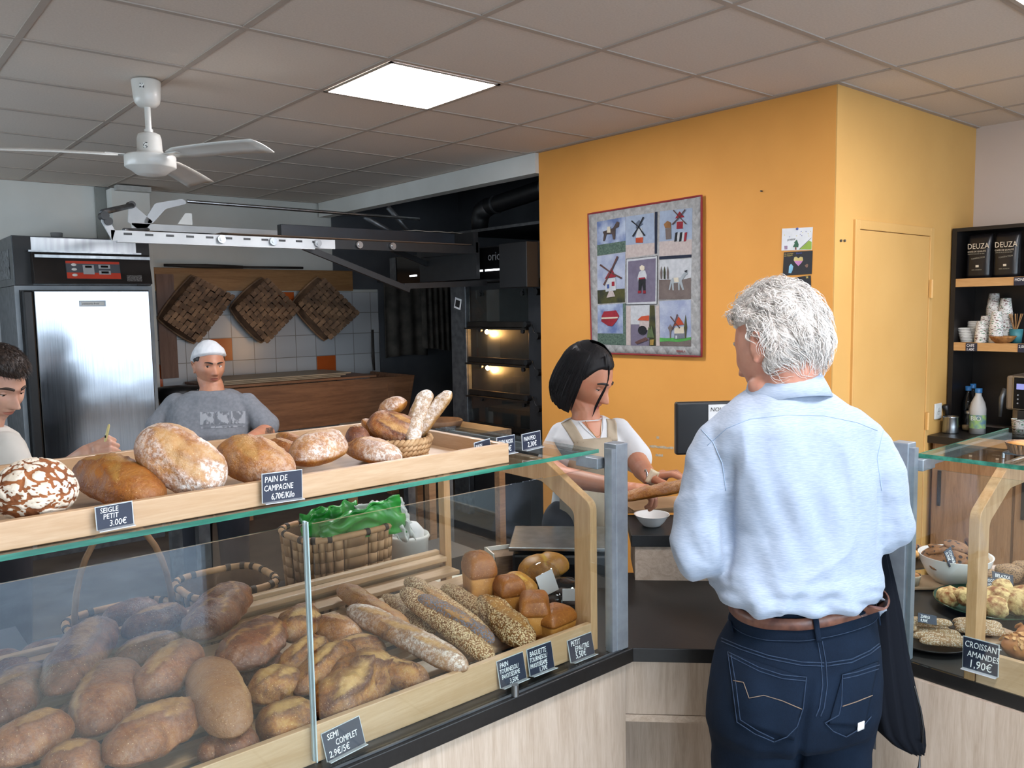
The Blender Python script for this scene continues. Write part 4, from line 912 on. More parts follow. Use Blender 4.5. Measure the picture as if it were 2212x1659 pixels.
H3('upturned_loaf', A_((508, 1590, .965)), A_((440, 1432, 1.0)), .09, .072, 'pale', 'pale smooth upturned loaf lying on top of the heap', seed=45, pt=3, lump=.02, cuts=[(-.9, .9, .9, .95)], cutw=.08)
H3('brown_loaf', A_((-15, 1560, .98)), A_((72, 1450, .98)), .10, .08, 'dark', 'dark loaf cut by the left edge of the photo, higher of the two', cuts=c2, seed=47)
H3('brown_loaf', A_((-30, 1650, .99)), A_((150, 1560, .985)), .085, .075, 'semi', 'long loaf cut by the left edge of the photo, lower of the two', cuts=[(-.3, .2, .8, -.1)], seed=49)
H3('brown_loaf', A_((240, 1648, .98)), A_((410, 1535, .96)), .10, .085, 'semi', 'large rough loaf in the lower middle of the heap', cuts=[(-.6, -.3, .6, .4), (-.1, .6, .7, .2)], seed=51, lump=.06)
H3('brown_loaf', A_((110, 1690, .965)), A_((205, 1625, .96)), .085, .07, 'semi', 'loaf cut by the bottom edge of the photo at the lower left', cuts=c2, seed=53)
H3('brown_loaf', A_((440, 1645, .925)), A_((530, 1560, .925)), .06, .05, 'semi', 'small loaf low in the heap under the upturned one', seed=55)
H3('brown_loaf', A_((-10, 1420, .95)), A_((50, 1480, .95)), .08, .06, 'dark', 'dark loaf at the back left of the heap', seed=56)
H3('golden_loaf', A_((535, 1510, .96)), A_((650, 1465, .96)), .075, .07, 'crisp', 'torn golden loaf behind the upright glass edge, above the tin-shaped one', cuts=[(-.7, .3, .5, -.4), (.0, .6, .8, .1)], seed=57, lump=.08)
H3('golden_loaf', A_((562, 1590, .935)), A_((672, 1545, .935)), .075, .08, 'crisp', 'pale-sided loaf at the birch lip, left of the SEMI COMPLET card corner', cuts=[(-.8, .2, .8, .2)], seed=59, pt=6, flat=.8)
# fillers under the heap so that it rests on something
BUR = ['buried loaf between the two cut by the left edge of the photo', 'buried loaf under the large rough one in the lower middle', 'buried loaf behind the plump side-seamed one', 'buried loaf under the top of the pale upturned one', 'buried loaf between the narrow seamed one and the pale-topped centre one', 'buried loaf under the broad crackled one', 'buried loaf just below the plump side-seamed one', 'dark loaf at the very back of the heap, left of the tall crackled one', 'buried loaf at the left edge between the dark back loaf and the front ones', 'buried loaf right under the tall crackled one', 'buried loaf under the long dark loaf at the upper left', 'buried loaf at the birch lip right of the upturned one']
for k, (x, y) in enumerate(((60, 1600), (330, 1600), (200, 1470), (430, 1480), (330, 1460), (560, 1450), (170, 1560), (280, 1330), (20, 1500), (430, 1340), (100, 1420), (500, 1620))):
    H3('brown_loaf', A_((x-60, y+20, .93)), A_((x+60, y-20, .93)), .085, .07, 'dark', BUR[k], seed=60+k, nu=32, nv=24)
# ---- right heap: crisp loaves
G4 = 'crisp golden loaves in the middle of the glass case'
def H4(nm, p1, p2, w, h, *a, **k):
    w *= 1.14; h *= 1.14; a = (nm, p1, p2, w, h)+a; k.setdefault('group', G4); k.setdefault('lump', .06); k.setdefault('cutw', .2); k.setdefault('cuth', .2); k.setdefault('burn', .75); k.setdefault('nu', 80); k.setdefault('nv', 60); return loaf(*a, **k)
H4('crisp_loaf', A_((612, 1378, .985)), A_((676, 1322, .985)), .075, .07, 'crisp', 'crisp loaf with a burnt hollow at the top left of the golden heap', cuts=[(-.6, -.6, .5, .5)], seed=71, up=(-.3, -.8, .5), cutw=.3, cuth=.12)
H4('crisp_loaf', A_((610, 1462, .955)), A_((700, 1385, .97)), .07, .065, 'crisp', 'crisp torn loaf beside the upright glass edge', cuts=[(-.6, .2, .6, -.2), (-.2, .8, .7, .5)], seed=73)
H4('crisp_loaf', A_((678, 1350, .945)), A_((778, 1385, .945)), .075, .065, 'gold', 'smooth golden loaf lying behind the crisp ones', cuts=[(-.6, .1, .6, -.2)], seed=75, lump=.03)
H4('crisp_loaf', A_((640, 1500, .955)), A_((758, 1400, .965)), .075, .07, 'crisp', 'crisp loaf with a long dark ear in the middle of the golden heap', cuts=[(-.7, .2, .75, -.1)], seed=77)
H4('crisp_loaf', A_((700, 1415, .93)), A_((835, 1400, .93)), .07, .062, 'crisp', 'rough golden loaf lying behind the pointed one', cuts=[(-.5, .2, .7, -.1)], seed=79, lump=.05)
H4('pointed_loaf', A_((690, 1548, .940)), A_((834, 1428, .945)), .104, .098, 'crisp', 'big pointed loaf with dark torn ears in front by the birch lip', cuts=[(-.85, .35, .05, .15), (.0, -.1, .85, .5)], seed=81, pt=3, cutw=.24, cuth=.26, up=(-.3, -.45, .9))
H4('crisp_loaf', A_((765, 1440, .935)), A_((925, 1478, .925)), .07, .062, 'crisp', 'long crackled roll right of the pointed loaf', cuts=[(-.6, .1, .7, -.1)], seed=83, lump=.05, pt=4, cutw=.12)
H4('crisp_loaf', A_((600, 1490, .92)), A_((680, 1470, .92)), .07, .06, 'crisp', 'crisp loaf low in the golden heap, mostly covered', seed=85)
# ---- baguettes
G5 = 'long breads lying across the slatted tray'
def H5(*a, **k): k.setdefault('group', G5); k.setdefault('pt', 5); k.setdefault('q', .5); k.setdefault('nu', 96); k.setdefault('nv', 40); k.setdefault('lump', .04); k.setdefault('cutw', .22); k.setdefault('cuth', .12); return loaf(*a, **k)
H5('baguette', A_((735, 1270, .975)), A_((880, 1368, .955)), .062, .056, 'gold', 'dark-tipped baguette lying at the back left of the long breads', cuts=[(-.6, .3, .0, -.3), (.0, .3, .7, -.3)], seed=91, flour=(0, .4))
H5('baguette', A_((750, 1322, 1.00)), A_((1014, 1462, .962)), .068, .060, 'bag', 'longest floury baguette lying over the others to the birch lip', cuts=[(-.75, .4, -.25, -.1), (-.3, .5, .3, -.1), (.25, .5, .85, -.1)], seed=93, flour=(.1, .9), nu=120)
H5('sesame_baguette', A_((830, 1290, .93)), A_((935, 1370, .93)), .05, .045, 'seed', 'sesame baguette mostly hidden behind the floury one', seed=95)
H5('sesame_baguette', A_((868, 1275, 1.00)), A_((1065, 1430, .94)), .062, .056, 'seed', 'sesame-crusted baguette with a golden slash, centre of the glass case', cuts=[(-.8, -.1, .5, -.5)], seed=97, nu=120)
H5('sesame_baguette', A_((878, 1252, .985)), A_((1062, 1385, .945)), .055, .05, 'seed', 'sesame baguette behind the slashed sesame one', cuts=[(-.5, .3, .4, .2)], seed=99)
H5('poppy_baguette', A_((905, 1290, .995)), A_((1066, 1388, .95)), .048, .044, 'poppy', 'blue-grey poppy seed baguette between the sesame ones', cuts=[(-.2, .5, .5, .3)], seed=101)
H5('sesame_baguette', A_((958, 1270, .955)), A_((1060, 1335, .945)), .052, .048, 'seed', 'short sesame baguette behind the wide sesame loaf', seed=103)
H5('sesame_loaf', A_((1035, 1300, .965)), A_((1145, 1395, .945)), .085, .075, 'seed', 'wide sesame loaf with a torn golden top, left of the tin loaves', cuts=[(-.85, .1, .8, -.1)], seed=105, cutw=.3, cuth=.14, pt=4, lump=.06)
# ---- tin loaves
def tinloaf(c, dirv, w, l, h, kind, label, seed, group, dome=.35, tiltv=(0, 0, 1), name='tin_loaf'):
    """box-shaped loaf: tapered lower body, overhanging domed top; c = centre of the bottom"""
    upv = V(tiltv).normalized(); d = V(dirv); d = (d-upv*d.dot(upv)).normalized(); s_ = d.cross(upv); c = V(c); nv_ = 48; vs = []; tp = []
    prof = [(0, .0, 0), (.86, .0, 0), (.92, .02, 0), (.94, .08, 0), (.97, .3, 0), (1.01, .52, 0), (1.0, .54, .4), (1.04, .555, 1), (1.06, .61, 1), (1.05, .72, 1), (.98, .84, 1), (.86, .92, 1), (.6, .975, 1), (.25, .998, 1), (0, 1.0, 1)]
    for r, hz, t in prof:
        for k in range(nv_):
            a = 2*pi*k/nv_; e = .28 if hz < .7 else .28+.22*(hz-.7)/.3
            x = math.copysign(abs(cos(a))**e, cos(a)); y = math.copysign(abs(sin(a))**e, sin(a))
            nz = 1+.015*noise.noise(V((x*2, y*2, hz*3+seed)))
            vs.append(c+d*(x*l/2*r*nz)+s_*(y*w/2*r*nz)+upv*(hz*h*(1+(.02*noise.noise(V((x*3, y*3, seed))) if t else 0)))); tp.append(t)
    mb = MB().add(vs, [(i*nv_+k, i*nv_+(k+1) % nv_, (i+1)*nv_+(k+1) % nv_, (i+1)*nv_+k) for i in range(len(prof)-1) for k in range(nv_)])
    o = tag(part(name, mb, CRU[kind], None, org=V((c.x, c.y, min(v.z for v in vs)))), label, 'bread', group)
    set_attr(o.data, 'score', [.0 if t else .9 for t in tp]); set_attr(o.data, 'burn', [.15*t for t in tp]); set_attr(o.data, 'flour', [0]*len(tp))
    LOG.append((label, l, w, round(min(v.z for v in vs), 3), round(max(v.z for v in vs), 3), 0, 0)); return o
G6 = 'tin loaves in the right end of the glass case'
TZ = .945
tinloaf(az(1036, 1290, TZ), (.35, .94, 0), .072, .095, .120, 'box', 'tallest reddish tin loaf standing by the back birch post', 1, G6)
tinloaf(az(1101, 1322, .925), (.35, .94, 0), .066, .075, .095, 'box', 'small cube-like tin loaf in the middle of the tin loaves', 2, G6)
tinloaf(az(1155, 1360, .915), (.65, .76, 0), .070, .10, .092, 'box', 'reddish tin loaf leaning behind the front one', 3, G6)
tinloaf(az(1197, 1377, .900), (1, .1, 0), .075, .092, .078, 'box', 'golden-sided tin loaf in front by the birch frame', 4, G6)
loaf('corn_bread', az(1098, 1245, .98), az(1150, 1290, .95), .075, .06, 'yell', 'yellow-topped loaf behind the small cube-like tin loaf', group=G6, seed=111, pt=4, lump=.02, cuts=[(-.4, .2, .4, .0)], cuth=.05)
loaf('corn_bread', az(1125, 1245, .965), az(1222, 1215, .97), .105, .085, 'yell', 'large golden-yellow twisted loaf beyond the birch frame', group=G6, seed=113, pt=3, lump=.03, cuts=[(-.3, .9, .3, -.9)], cutw=.1, cuth=-.12)
# ================================================================ things behind the left case
lowb = thing('low_shelf', (-.9, -.6, 0), 'dark low shelf standing behind the bread case', 'shelf')
part('shelf_top', MB().box(-2.4, -.12, -.93, -.38, .66, .69), BLACK, lowb)
for x in (-2.35, -.17): part('side_panel', MB().box(x, x+.03, -.93, -.38, 0, .66), BLACK, lowb)
def splint_basket(c, rx, ry, h, label, nb=30, rows=9, name='splint_basket', dark=.5, group='splint baskets behind the bread case'):
    """woven chestnut basket: verticals and horizontal bands passing over and under each other"""
    t = thing(name, c, label, 'basket', group); a = MB(); b = MB()
    def P(ang, z, off=0):
        e = .55; cx = math.copysign(abs(cos(ang))**e, cos(ang)); cy = math.copysign(abs(sin(ang))**e, sin(ang)); f = .86+.14*z
        return c+V((cx*(rx*f+off), cy*(ry*f+off), z*h))
    for k in range(nb):
        for r in range(rows):
            a0, a1 = 2*pi*k/nb, 2*pi*(k+1)/nb; z0, z1 = r/rows, (r+1)/rows; up = (k+r) % 2
            for mb, hi, pa, pz in ((a, up, .04, .03), (b, not up, .16, -.02)):
                o = .007 if hi else .001; S = 4
                rowA = [P(a0+(a1-a0)*(pa+(1-2*pa)*s_/S), z0+(z1-z0)*pz, o*sin(pi*s_/S)**.5 if hi else o) for s_ in range(S+1)]
                rowB = [P(a0+(a1-a0)*(pa+(1-2*pa)*s_/S), z1-(z1-z0)*pz, o*sin(pi*s_/S)**.5 if hi else o) for s_ in range(S+1)]
                mb.grid([rowA, rowB])
    part('weave', a, M('pale_splint', 'b8916a', '8f6b49', rough=.7, sc=14, bump=.2), t, solid=.002); part('weave', b, M('warm_splint', 'a67f58', '7c5b3c', rough=.7, sc=14, bump=.2), t, solid=.002)
    inner = MB().grid([[P(2*pi*k/44, z, -.004) for k in range(44)] for z in (0, .5, 1)], True, True); part('lining', inner, SPLINTD, t)
    part('base', MB().prism([P(2*pi*k/32, 0, -.002) for k in range(32)][::-1], (0, 0, .008)), SPLINTD, t)
    rm = part('rim', MB().tube([P(2*pi*k/60, 1.0, .002)+V((0, 0, .003)) for k in range(60)], .010, 8, closed=True), M('rim_splint', 'c0956a', '9a744f', rough=.6, sc=20), t)
    for k in range(0, 44):
        if k % 3 == 0:
            p = P(2*pi*(k+.5)/44, 1.0, .002)+V((0, 0, .003)); d = (P(2*pi*(k+.7)/44, 1, 0)-P(2*pi*(k+.3)/44, 1, 0)).normalized()
            part('binding', MB().cyl(p-d*.007, p+d*.007, .0115, n=10), M('dark_binding', '2d241d', '3a2f26', rough=.7), rm)
    return t
bk = az(762, 1290, .69); bk.z = .692; bk.y = -.63
bk.x = ay(762, 1250, -.72).x
splint_basket(bk, .155, .12, .33, 'large woven splint basket with the green bag on top, seen through the glass', nb=34, rows=10)
b2 = V((-1.0, -.64, .692)); splint_basket(b2, .12, .12, .24, 'smaller woven splint basket left of the one with the green bag', nb=26, rows=8)
b3 = V((-1.27, -.64, .692)); b3t = splint_basket(b3, .13, .12, .20, 'wide dim splint basket with a hoop handle behind the dark loaves', nb=26, rows=6)
part('hoop_handle', MB().tube([b3+V((.12*cos(pi*k/16), 0, .20+.26*sin(pi*k/16))) for k in range(17)], .008, 8), SPLINT, b3t)
GRN = M('green_bag_plastic', '2f9a3a', '237a2d', rough=.35, sc=14, bump=.3, bsc=30)
gb = thing('flour_bag', bk+V((0, 0, .3)), 'crumpled green and white plastic bag on the large splint basket', 'bag')
def crumple(pts, rows, seed, amp=.015):
    P = []
    for i in range(rows+1):
        v = i/rows; row = []
        for j in range(25):
            u = j/24; n_ = len(pts)//2
            a = pts[0].lerp(pts[1], u); b = pts[3].lerp(pts[2], u); p = a.lerp(b, v)
            row.append(p+V((0, amp*2*noise.noise(V((u*5, v*4, seed))), amp*noise.noise(V((u*7, v*6, seed+4)))+.03*sin(pi*u)*sin(pi*v))))
        P.append(row)
    return P
gY = -.70
def gp_(x, y, Y=gY): return ay(x, y, Y)
part('green_film', MB().grid(crumple([gp_(690, 1135, -.74), gp_(862, 1068, -.74), gp_(880, 1150, -.74), gp_(695, 1165, -.74)], 14, 1)), GRN, gb, solid=.003)
part('green_film', MB().grid(crumple([gp_(648, 1110, -.62), gp_(770, 1080, -.62), gp_(760, 1160, -.66), gp_(652, 1172, -.66)], 10, 7)), GRN, gb, solid=.003)
part('white_lining', MB().grid(crumple([gp_(765, 1092, -.69), gp_(868, 1075, -.69), gp_(890, 1130, -.69), gp_(820, 1150, -.69)], 10, 3)), M('white_film', 'd8dad6', 'c2c5c0', rough=.5), gb, solid=.003)
part('white_lining', MB().grid(crumple([gp_(830, 1125, -.735), gp_(880, 1120, -.735), gp_(895, 1160, -.735), gp_(868, 1170, -.735)], 8, 5)), MATS['white_film'], gb, solid=.003)
bu = thing('bucket', V((-.16, -.52, .692)), 'white plastic bucket with crumpled paper right of the splint baskets', 'bucket')
b_ = ay(885, 1200, -.6); bu.location = (b_.x, -.6, .692)
part('body', MB().lathe((b_.x, -.6, .692), [(0, 0), (.055, 0), (.065, .23), (.07, .24), (.066, .25), (.06, .22), (.05, .01), (0, .01)]), WHITE, bu)
part('paper', MB().ball((b_.x, -.6, .94), (.055, .05, .045), 9, 5), PAPER, bu)
single('black_crate', MB().box(b_.x+.06, b_.x+.20, -.72, -.50, .692, .86).box(b_.x+.055, b_.x+.205, -.725, -.495, .85, .865), M('dark_crate_plastic', '1d1f22', rough=.5), 'small black tub right of the white bucket', 'tub')
cr = thing('plastic_crate', V((-1.75, -.7, .692)), 'dark slotted plastic crate behind the left end of the loaf heap', 'crate')
part('body', MB().box(-2.05, -1.52, -.90, -.66, .692, .95), M('grey_blue_plastic', '3a424e', '313843', rough=.5), cr)
for k in range(4): part('slot', MB().box(-1.80, -1.56, -.904, -.9005, .73+.05*k, .75+.05*k), BLACK, cr)
# ---- kitchen scale, box of paper bags, white board
sc0 = V((-.155, -1.13, CZ)); ru = V((q, -q, 0)); rn = V((q, q, 0))
scl = thing('kitchen_scale', sc0, 'black shop scale with a steel weighing plate behind the birch frame', 'scale')
part('body', MB().prism([sc0-ru*.14-rn*.11+V((0, 0, .001)), sc0+ru*.14-rn*.11+V((0, 0, .001)), sc0+ru*.14+rn*.11+V((0, 0, .001)), sc0-ru*.14+rn*.11+V((0, 0, .001))], (0, 0, .105)), BLACK, scl, bev=.008)
part('weighing_plate', MB().prism([sc0-ru*.15-rn*.12+V((0, 0, .118)), sc0+ru*.15-rn*.12+V((0, 0, .118)), sc0+ru*.15+rn*.12+V((0, 0, .118)), sc0-ru*.15+rn*.12+V((0, 0, .118))], (0, 0, .012)), STEEL, scl, bev=.003)
part('plate_support', MB().cyl(sc0+V((0, 0, .105)), sc0+V((0, 0, .119)), .05), STEELD, scl)
fcn = sc0-rn*.1112
part('display', MB().obox(fcn+V((0, 0, .06)), ru*.08, rn*.001, V((0, 0, .018))), BLACKG, scl)
part('mark', MB().prism([fcn-ru*.115+V((0, 0, .075)), fcn-ru*.095+V((0, 0, .075)), fcn-ru*.105+V((0, 0, .058))][::-1], -rn*.001), PAPER, scl)
pb = az(1095, 1222, CZ+.002); pbx = thing('bag_box', pb, 'open white box of brown paper bags left of the black scale', 'box')
q_ = V((pb.x, max(pb.y, -1.02), CZ))
q_ = V((-.27, -1.05, CZ)); r2 = V((.93, -.35, 0)).normalized(); n2 = V((.35, .93, 0)).normalized()
part('bags', MB().obox(q_+V((0, 0, .046)), r2*.075, n2*.035, V((0, 0, .044))), M('brown_kraft', '8c6c4e', '7a5c40', rough=.8, sc=30, stretch=(1, 1, 12)), pbx)
part('box', MB().obox(q_+n2*.039+V((0, 0, .052)), r2*.085, n2*.002, V((0, 0, .05))).obox(q_-r2*.081+V((0, 0, .052)), r2*.002, n2*.039, V((0, 0, .05))).obox(q_+V((0, 0, .0012)), r2*.083, n2*.037, V((0, 0, .001))), WHITE, pbx)
wb_ = az(1110, 1235, CZ+.03); single('cutting_board', MB().obox(V((-.40, -1.00, CZ+.008)), V((.10, -.03, 0)), V((.02, .07, 0)), V((0, 0, .007))), M('white_board', 'dcd8c8', 'cfcab8', rough=.5), 'pale board lying behind the tin loaves', 'board')
# ---- clear bag with cookies and its labels, right of the frame; small basket
FILM = glass_mat('clear_film', (.93, .93, .93))
pg = V((-.432, -1.30, CZ)); cbg = thing('cellophane_bag', az(1235, 1300, CZ), 'clear cellophane bags of dark biscuits with white labels by the birch frame', 'bag')
g0 = az(1262, 1345, CZ); g0.z = CZ
GX = V((-.36, -1.34, CZ))
part('film', MB().ball(GX+V((0, 0, .05)), (.075, .06, .048), 16, 10), FILM, cbg)
part('film', MB().ball(GX+V((-.01, .06, .085)), (.055, .05, .05), 14, 9), FILM, cbg)
for k in range(9):
    a = k*2.4; part('biscuit', MB().ball(GX+V((.04*cos(a), .032*sin(a), .025+.007*k)), (.022, .02, .008), 12, 6), M('dark_biscuit', '3d2618', '2a1a10', rough=.8, sc=60, bump=.4), cbg)
part('label', MB().obox(GX+V((-.065, -.02, .105)), V((.018, -.012, .010)), V((.0005, .0005, 0)), V((-.012, .0, .030))), PAPER, cbg); part('label', MB().obox(GX+V((-.02, -.065, .075)), V((.026, -.008, -.004)), V((.0005, .0005, 0)), V((.0, .0, .016))), PAPER, cbg)
# ---- stand with bowl, paper, screen
bwl = az(1408, 1135, RZ); bz = V((bwl.x, bwl.y, RZ))
single('serving_bowl', MB().lathe(bz, [(0, .001), (.028, .001), (.030, .004), (.040, .014), (.054, .035), (.0555, .0365), (.052, .035), (.038, .016), (.02, .008), (0, .007)], 40), M('white_porcelain', 'eeeeec', 'e6e6e4', rough=.12, coat=.5), 'small white porcelain bowl at the front edge of the raised stand', 'bowl')
KR = M('brown_kraft_sheet', 'a3825f', '957553', rough=.85, sc=12)
kp = az(1440, 1105, RZ); kp.z = RZ
for k in range(4):
    an = radians(-40+4*k); ex = V((cos(an), sin(an), 0)); ey = V((-sin(an), cos(an), 0)); c_ = V((kp.x+.06, kp.y+.02, RZ+.003+.005*k))
    single('paper_bag', MB().obox(c_, ex*.17, ey*.075, V((0, 0, .002))), KR, ['lowest flat brown bread bag of the pile on the raised stand', 'second lowest flat brown bread bag of the pile on the raised stand', 'third flat brown bread bag of the pile on the raised stand', 'topmost flat brown bread bag of the pile on the raised stand'][k], 'paper bag', 'flat bread bags on the raised stand')
ms = thing('monitor', ad(1540, 960, 2.5), 'black till screen seen from behind with a white notice taped to it', 'monitor')
mr = V((.80, -.60, 0)).normalized(); mn = V((.60, .80, 0)).normalized(); mu = V((0, 0, 1)); m0 = ad(1458, 982, 2.42)
part('casing', MB().obox(m0+mr*.155+mu*.078, mr*.155, mn*.014, mu*.078), BLACK, ms, bev=.006)
part('stand_arm', MB().obox(V((m0.x, m0.y, 0))+mr*.155+mn*.02+mu*((m0.z+.05+RZ)/2), mr*.02, mn*.01, mu*((m0.z+.05-RZ)/2)), BLACK, ms)
part('stand_foot', MB().obox(V((m0.x, m0.y, 0))+mr*.155+mn*.02+mu*(RZ+.006), mr*.07, mn*.05, mu*.005), BLACK, ms)
nt = part('notice', MB().obox(m0+mr*.19-mn*.0155+mu*.093, mr*.095, mn*.0007, mu*.055), PAPER, ms)
text('NOUS RECHERCHONS', .017, BLACK, ms, m0+mr*.1-mn*.017+mu*.128, mr, mu, 'writing', depth=.0002)
text('APPRENTI', .015, BLACK, ms, m0+mr*.13-mn*.017+mu*.106, mr, mu, 'writing', depth=.0002)
# chipped patches in the orange paint
CHIP = M('chipped_plaster', 'c9b79a', 'a89a86', rough=.9, sc=60)
for k, (x0, x1, y) in enumerate(((1403, 1455, 964), (1418, 1424, 945), (1416, 1432, 983))):
    pts = []
    for j in range(9): x = x0+(x1-x0)*j/8; pts.append((x, y-1.5-1.8*abs(sin(j*2.1))+(x-x0)*.08))
    for j in range(8, -1, -1): x = x0+(x1-x0)*j/8; pts.append((x, y+1.2+1.6*abs(sin(j*1.7))+(x-x0)*.08))
    single('paint_chip', MB().prism([ax(x, y_, 1.8295) for x, y_ in pts], (-.0008, 0, 0)), CHIP, ['long horizontal chip in the orange paint left of the till screen', 'tiny upper chip in the orange paint left of the till screen', 'lower chip in the orange paint left of the till screen'][k], 'paint chip')
for k, (x, y) in enumerate(((1646, 413), (1285, 463))): single('nail', MB().cyl(ax(x, y, 1.829), ax(x, y, 1.829)-V((.012, 0, 0)), .004, n=8), BLACK, ['small dark nail high on the orange wall', 'small nail at the quilt corner'][k], 'nail')
# ================================================================ quilt on the orange wall
QX = 1.826
qt = thing('wall_quilt', ax(1400, 600, QX), 'grey patchwork quilt with windmills and donkeys hanging on the orange wall', 'quilt')
C00, C10, C11, C01 = [ax(x, y, QX) for x, y in ((1283, 762), (1520, 770), (1520, 423), (1275, 463))]   # lower left, lower right, upper right, upper left
def Q(u, v, d=0):
    p = C00*(1-u)*(1-v)+C10*u*(1-v)+C11*u*v+C01*(1-u)*v
    wv = .0
    return V((QX-.016-wv-d, p.y, p.z))
def qpatch(u0, v0, u1, v1, d=.001, n=8):
    return MB().grid([[Q(u0+(u1-u0)*i/n, v0+(v1-v0)*j/n, d) for j in range(n+1)] for i in range(n+1)])
def qpoly(pts, d=.004):
    """appliqué polygon given in the crop frame of the quilt (0..1 right, 0..1 up)"""
    P = [Q(u, v, d+.0045) for u, v in pts]; return MB().prism(P, (.0015, 0, 0))
QG = N('quilted_grey'); _f = QG.vor(18, QG.co((0, 1, 1), rot=(radians(45), 0, 0)), rnd=.0); QG.col(QG.ramp(QG.noise(50, 3), [(.3, '8b8a88'), (.7, 'a3a2a0')])); QG.set(Roughness=.9); QG.bump(QG.math('SUBTRACT', 1, _f), 1.0, .012)
part('border', qpatch(0, 0, 1, 1, 0, 24), QG.m, qt, solid=.008)
RED = M('dark_red_binding', '8a2a2c', '7a2226', rough=.9)
bp_ = [Q(k/20, 0, .002) for k in range(21)]+[Q(1, k/20, .002) for k in range(1, 21)]+[Q(1-k/20, 1, .002) for k in range(1, 21)]+[Q(0, 1-k/20, .002) for k in range(1, 20)]
part('binding', MB().tube(bp_, .006, 6, closed=True), RED, qt)
def fab(key, a, b, sc=20): return M('fabric_'+key, a, b, rough=.95, sc=sc, bump=.5, bsc=70, bd=.006)
def qc(x, y):
    """crop pixel (1191x1659 crop of the quilt) -> u, v by inverting the corner quad"""
    px, py = 1260+x*280/1191, 400+y*390/1659; p = ax(px, py, QX)
    u, v = .5, .5
    for _ in range(25):
        q0 = C00*(1-u)*(1-v)+C10*u*(1-v)+C11*u*v+C01*(1-u)*v
        du = (C10-C00)*(1-v)+(C11-C01)*v; dv = (C01-C00)*(1-u)+(C11-C10)*u; e = p-q0
        det = du.y*dv.z-du.z*dv.y; u += (e.y*dv.z-e.z*dv.y)/det; v += (du.y*e.z-du.z*e.y)/det
    return u, v
def qa(name, pts, mat, d=.004): part(name, qpoly([qc(x, y) for x, y in pts], d), mat, qt)
SKY = fab('cloud_sky', 'a3a9b8', '8790a8', 14); SKYB = fab('blue_waves', '5a6a92', 'a4aebf', 10); PINK = fab('pale_pink', 'b3a6a0', 'a89b96', 60); WHT = fab('off_white', 'b6b8ba', 'a9abae', 40)
DGR = fab('dark_green_dots', '3d4f46', '5a6d60', 120); BRN = fab('brown', '5f5450', '6d615c'); PUR = fab('mauve', '6d6677', '625b6c'); NAVY = fab('navy', '1e2536', '1a2030'); FOREST = fab('forest', '2a2e22', '4c4a24', 16)
REDF = fab('red', '8e2430', '7b1d28'); ORF = fab('tile_orange', 'b04a2c', 'a03f24'); WOODF = fab('sail_brown', '5a3e38', '4b3330'); CREAM = fab('cream', 'c9bfaa', 'bdb39e'); LGREEN = fab('grass', '4f9a48', '3f7f3c'); DONK = fab('donkey', '4f4340', '3f3634'); BLK = fab('black', '17181b', '1e1f23')
LT = fab('light_blue', '94a0b2', '8a96a8', 30)
qa('panel', [(148, 340), (410, 292), (412, 512), (150, 552)], SKYB, .001); qa('panel', [(150, 552), (412, 512), (412, 612), (150, 650)], DGR, .001)
qa('panel', [(414, 292), (672, 255), (680, 530), (412, 552)], LT, .001); qa('panel', [(412, 552), (680, 530), (700, 632), (414, 672)], PINK, .001)
qa('panel', [(726, 242), (1024, 212), (1020, 498), (722, 520)], LT, .001); qa('panel', [(722, 520), (1020, 498), (1018, 636), (720, 656)], PINK, .001)
qa('strip', [(682, 250), (704, 247), (700, 630), (680, 632)], NAVY, .003); qa('strip', [(722, 656), (1017, 638), (1017, 664), (722, 684)], NAVY, .003)
qa('panel', [(150, 656), (408, 616), (402, 950), (152, 966)], SKY, .001); qa('panel', [(152, 966), (402, 950), (404, 1075), (156, 1090)], FOREST, .001)
qa('panel', [(416, 680), (705, 648), (702, 1096), (414, 1102)], BLK, .001); qa('panel', [(421, 684), (701, 653), (697, 1090), (419, 1096)], WHT, .002); qa('panel', [(437, 702), (690, 672), (685, 1068), (436, 1080)], PUR, .003)
qa('panel', [(722, 690), (1017, 672), (1012, 862), (722, 870)], WHT, .001); qa('panel', [(720, 870), (930, 870), (1012, 850), (1010, 1045), (718, 1050)], BRN, .002)
qa('panel', [(154, 1104), (386, 1086), (388, 1362), (154, 1360)], SKYB, .001); qa('panel', [(386, 1086), (412, 1086), (414, 1470), (154, 1460), (154, 1362), (388, 1362)], DGR, .001)
qa('panel', [(416, 1110), (632, 1100), (632, 1280), (416, 1280)], WHT, .001); qa('panel', [(460, 1278), (630, 1278), (628, 1475), (460, 1472)], PUR, .001); qa('panel', [(632, 1102), (676, 1102), (690, 1476), (628, 1476)], FOREST, .001); qa('strip', [(418, 1110), (458, 1110), (458, 1470), (418, 1466)], PINK, .002); qa('strip', [(690, 1110), (718, 1108), (726, 1476), (692, 1476)], PINK, .002)
qa('panel', [(722, 1066), (1010, 1052), (1012, 1410), (728, 1415)], SKY, .001); qa('panel', [(728, 1402), (800, 1410), (900, 1416), (1012, 1396), (1012, 1480), (728, 1474)], BRN, .002); qa('grass', [(726, 1400), (790, 1406), (870, 1400), (940, 1408), (1012, 1394), (1012, 1420), (900, 1440), (800, 1432), (728, 1438)], LGREEN, .003)
def sail(cx, cy, ends, w=7, m=WOODF):
    for i, (x, y) in enumerate(ends):
        L_ = math.hypot(x-cx, y-cy); nx, ny = -(y-cy)/L_*w, (x-cx)/L_*w
        qa('sail', [(cx-nx*.6, cy-ny*.6), (x-nx, y-ny), (x+nx, y+ny), (cx+nx*.6, cy+ny*.6)], m, .0085)
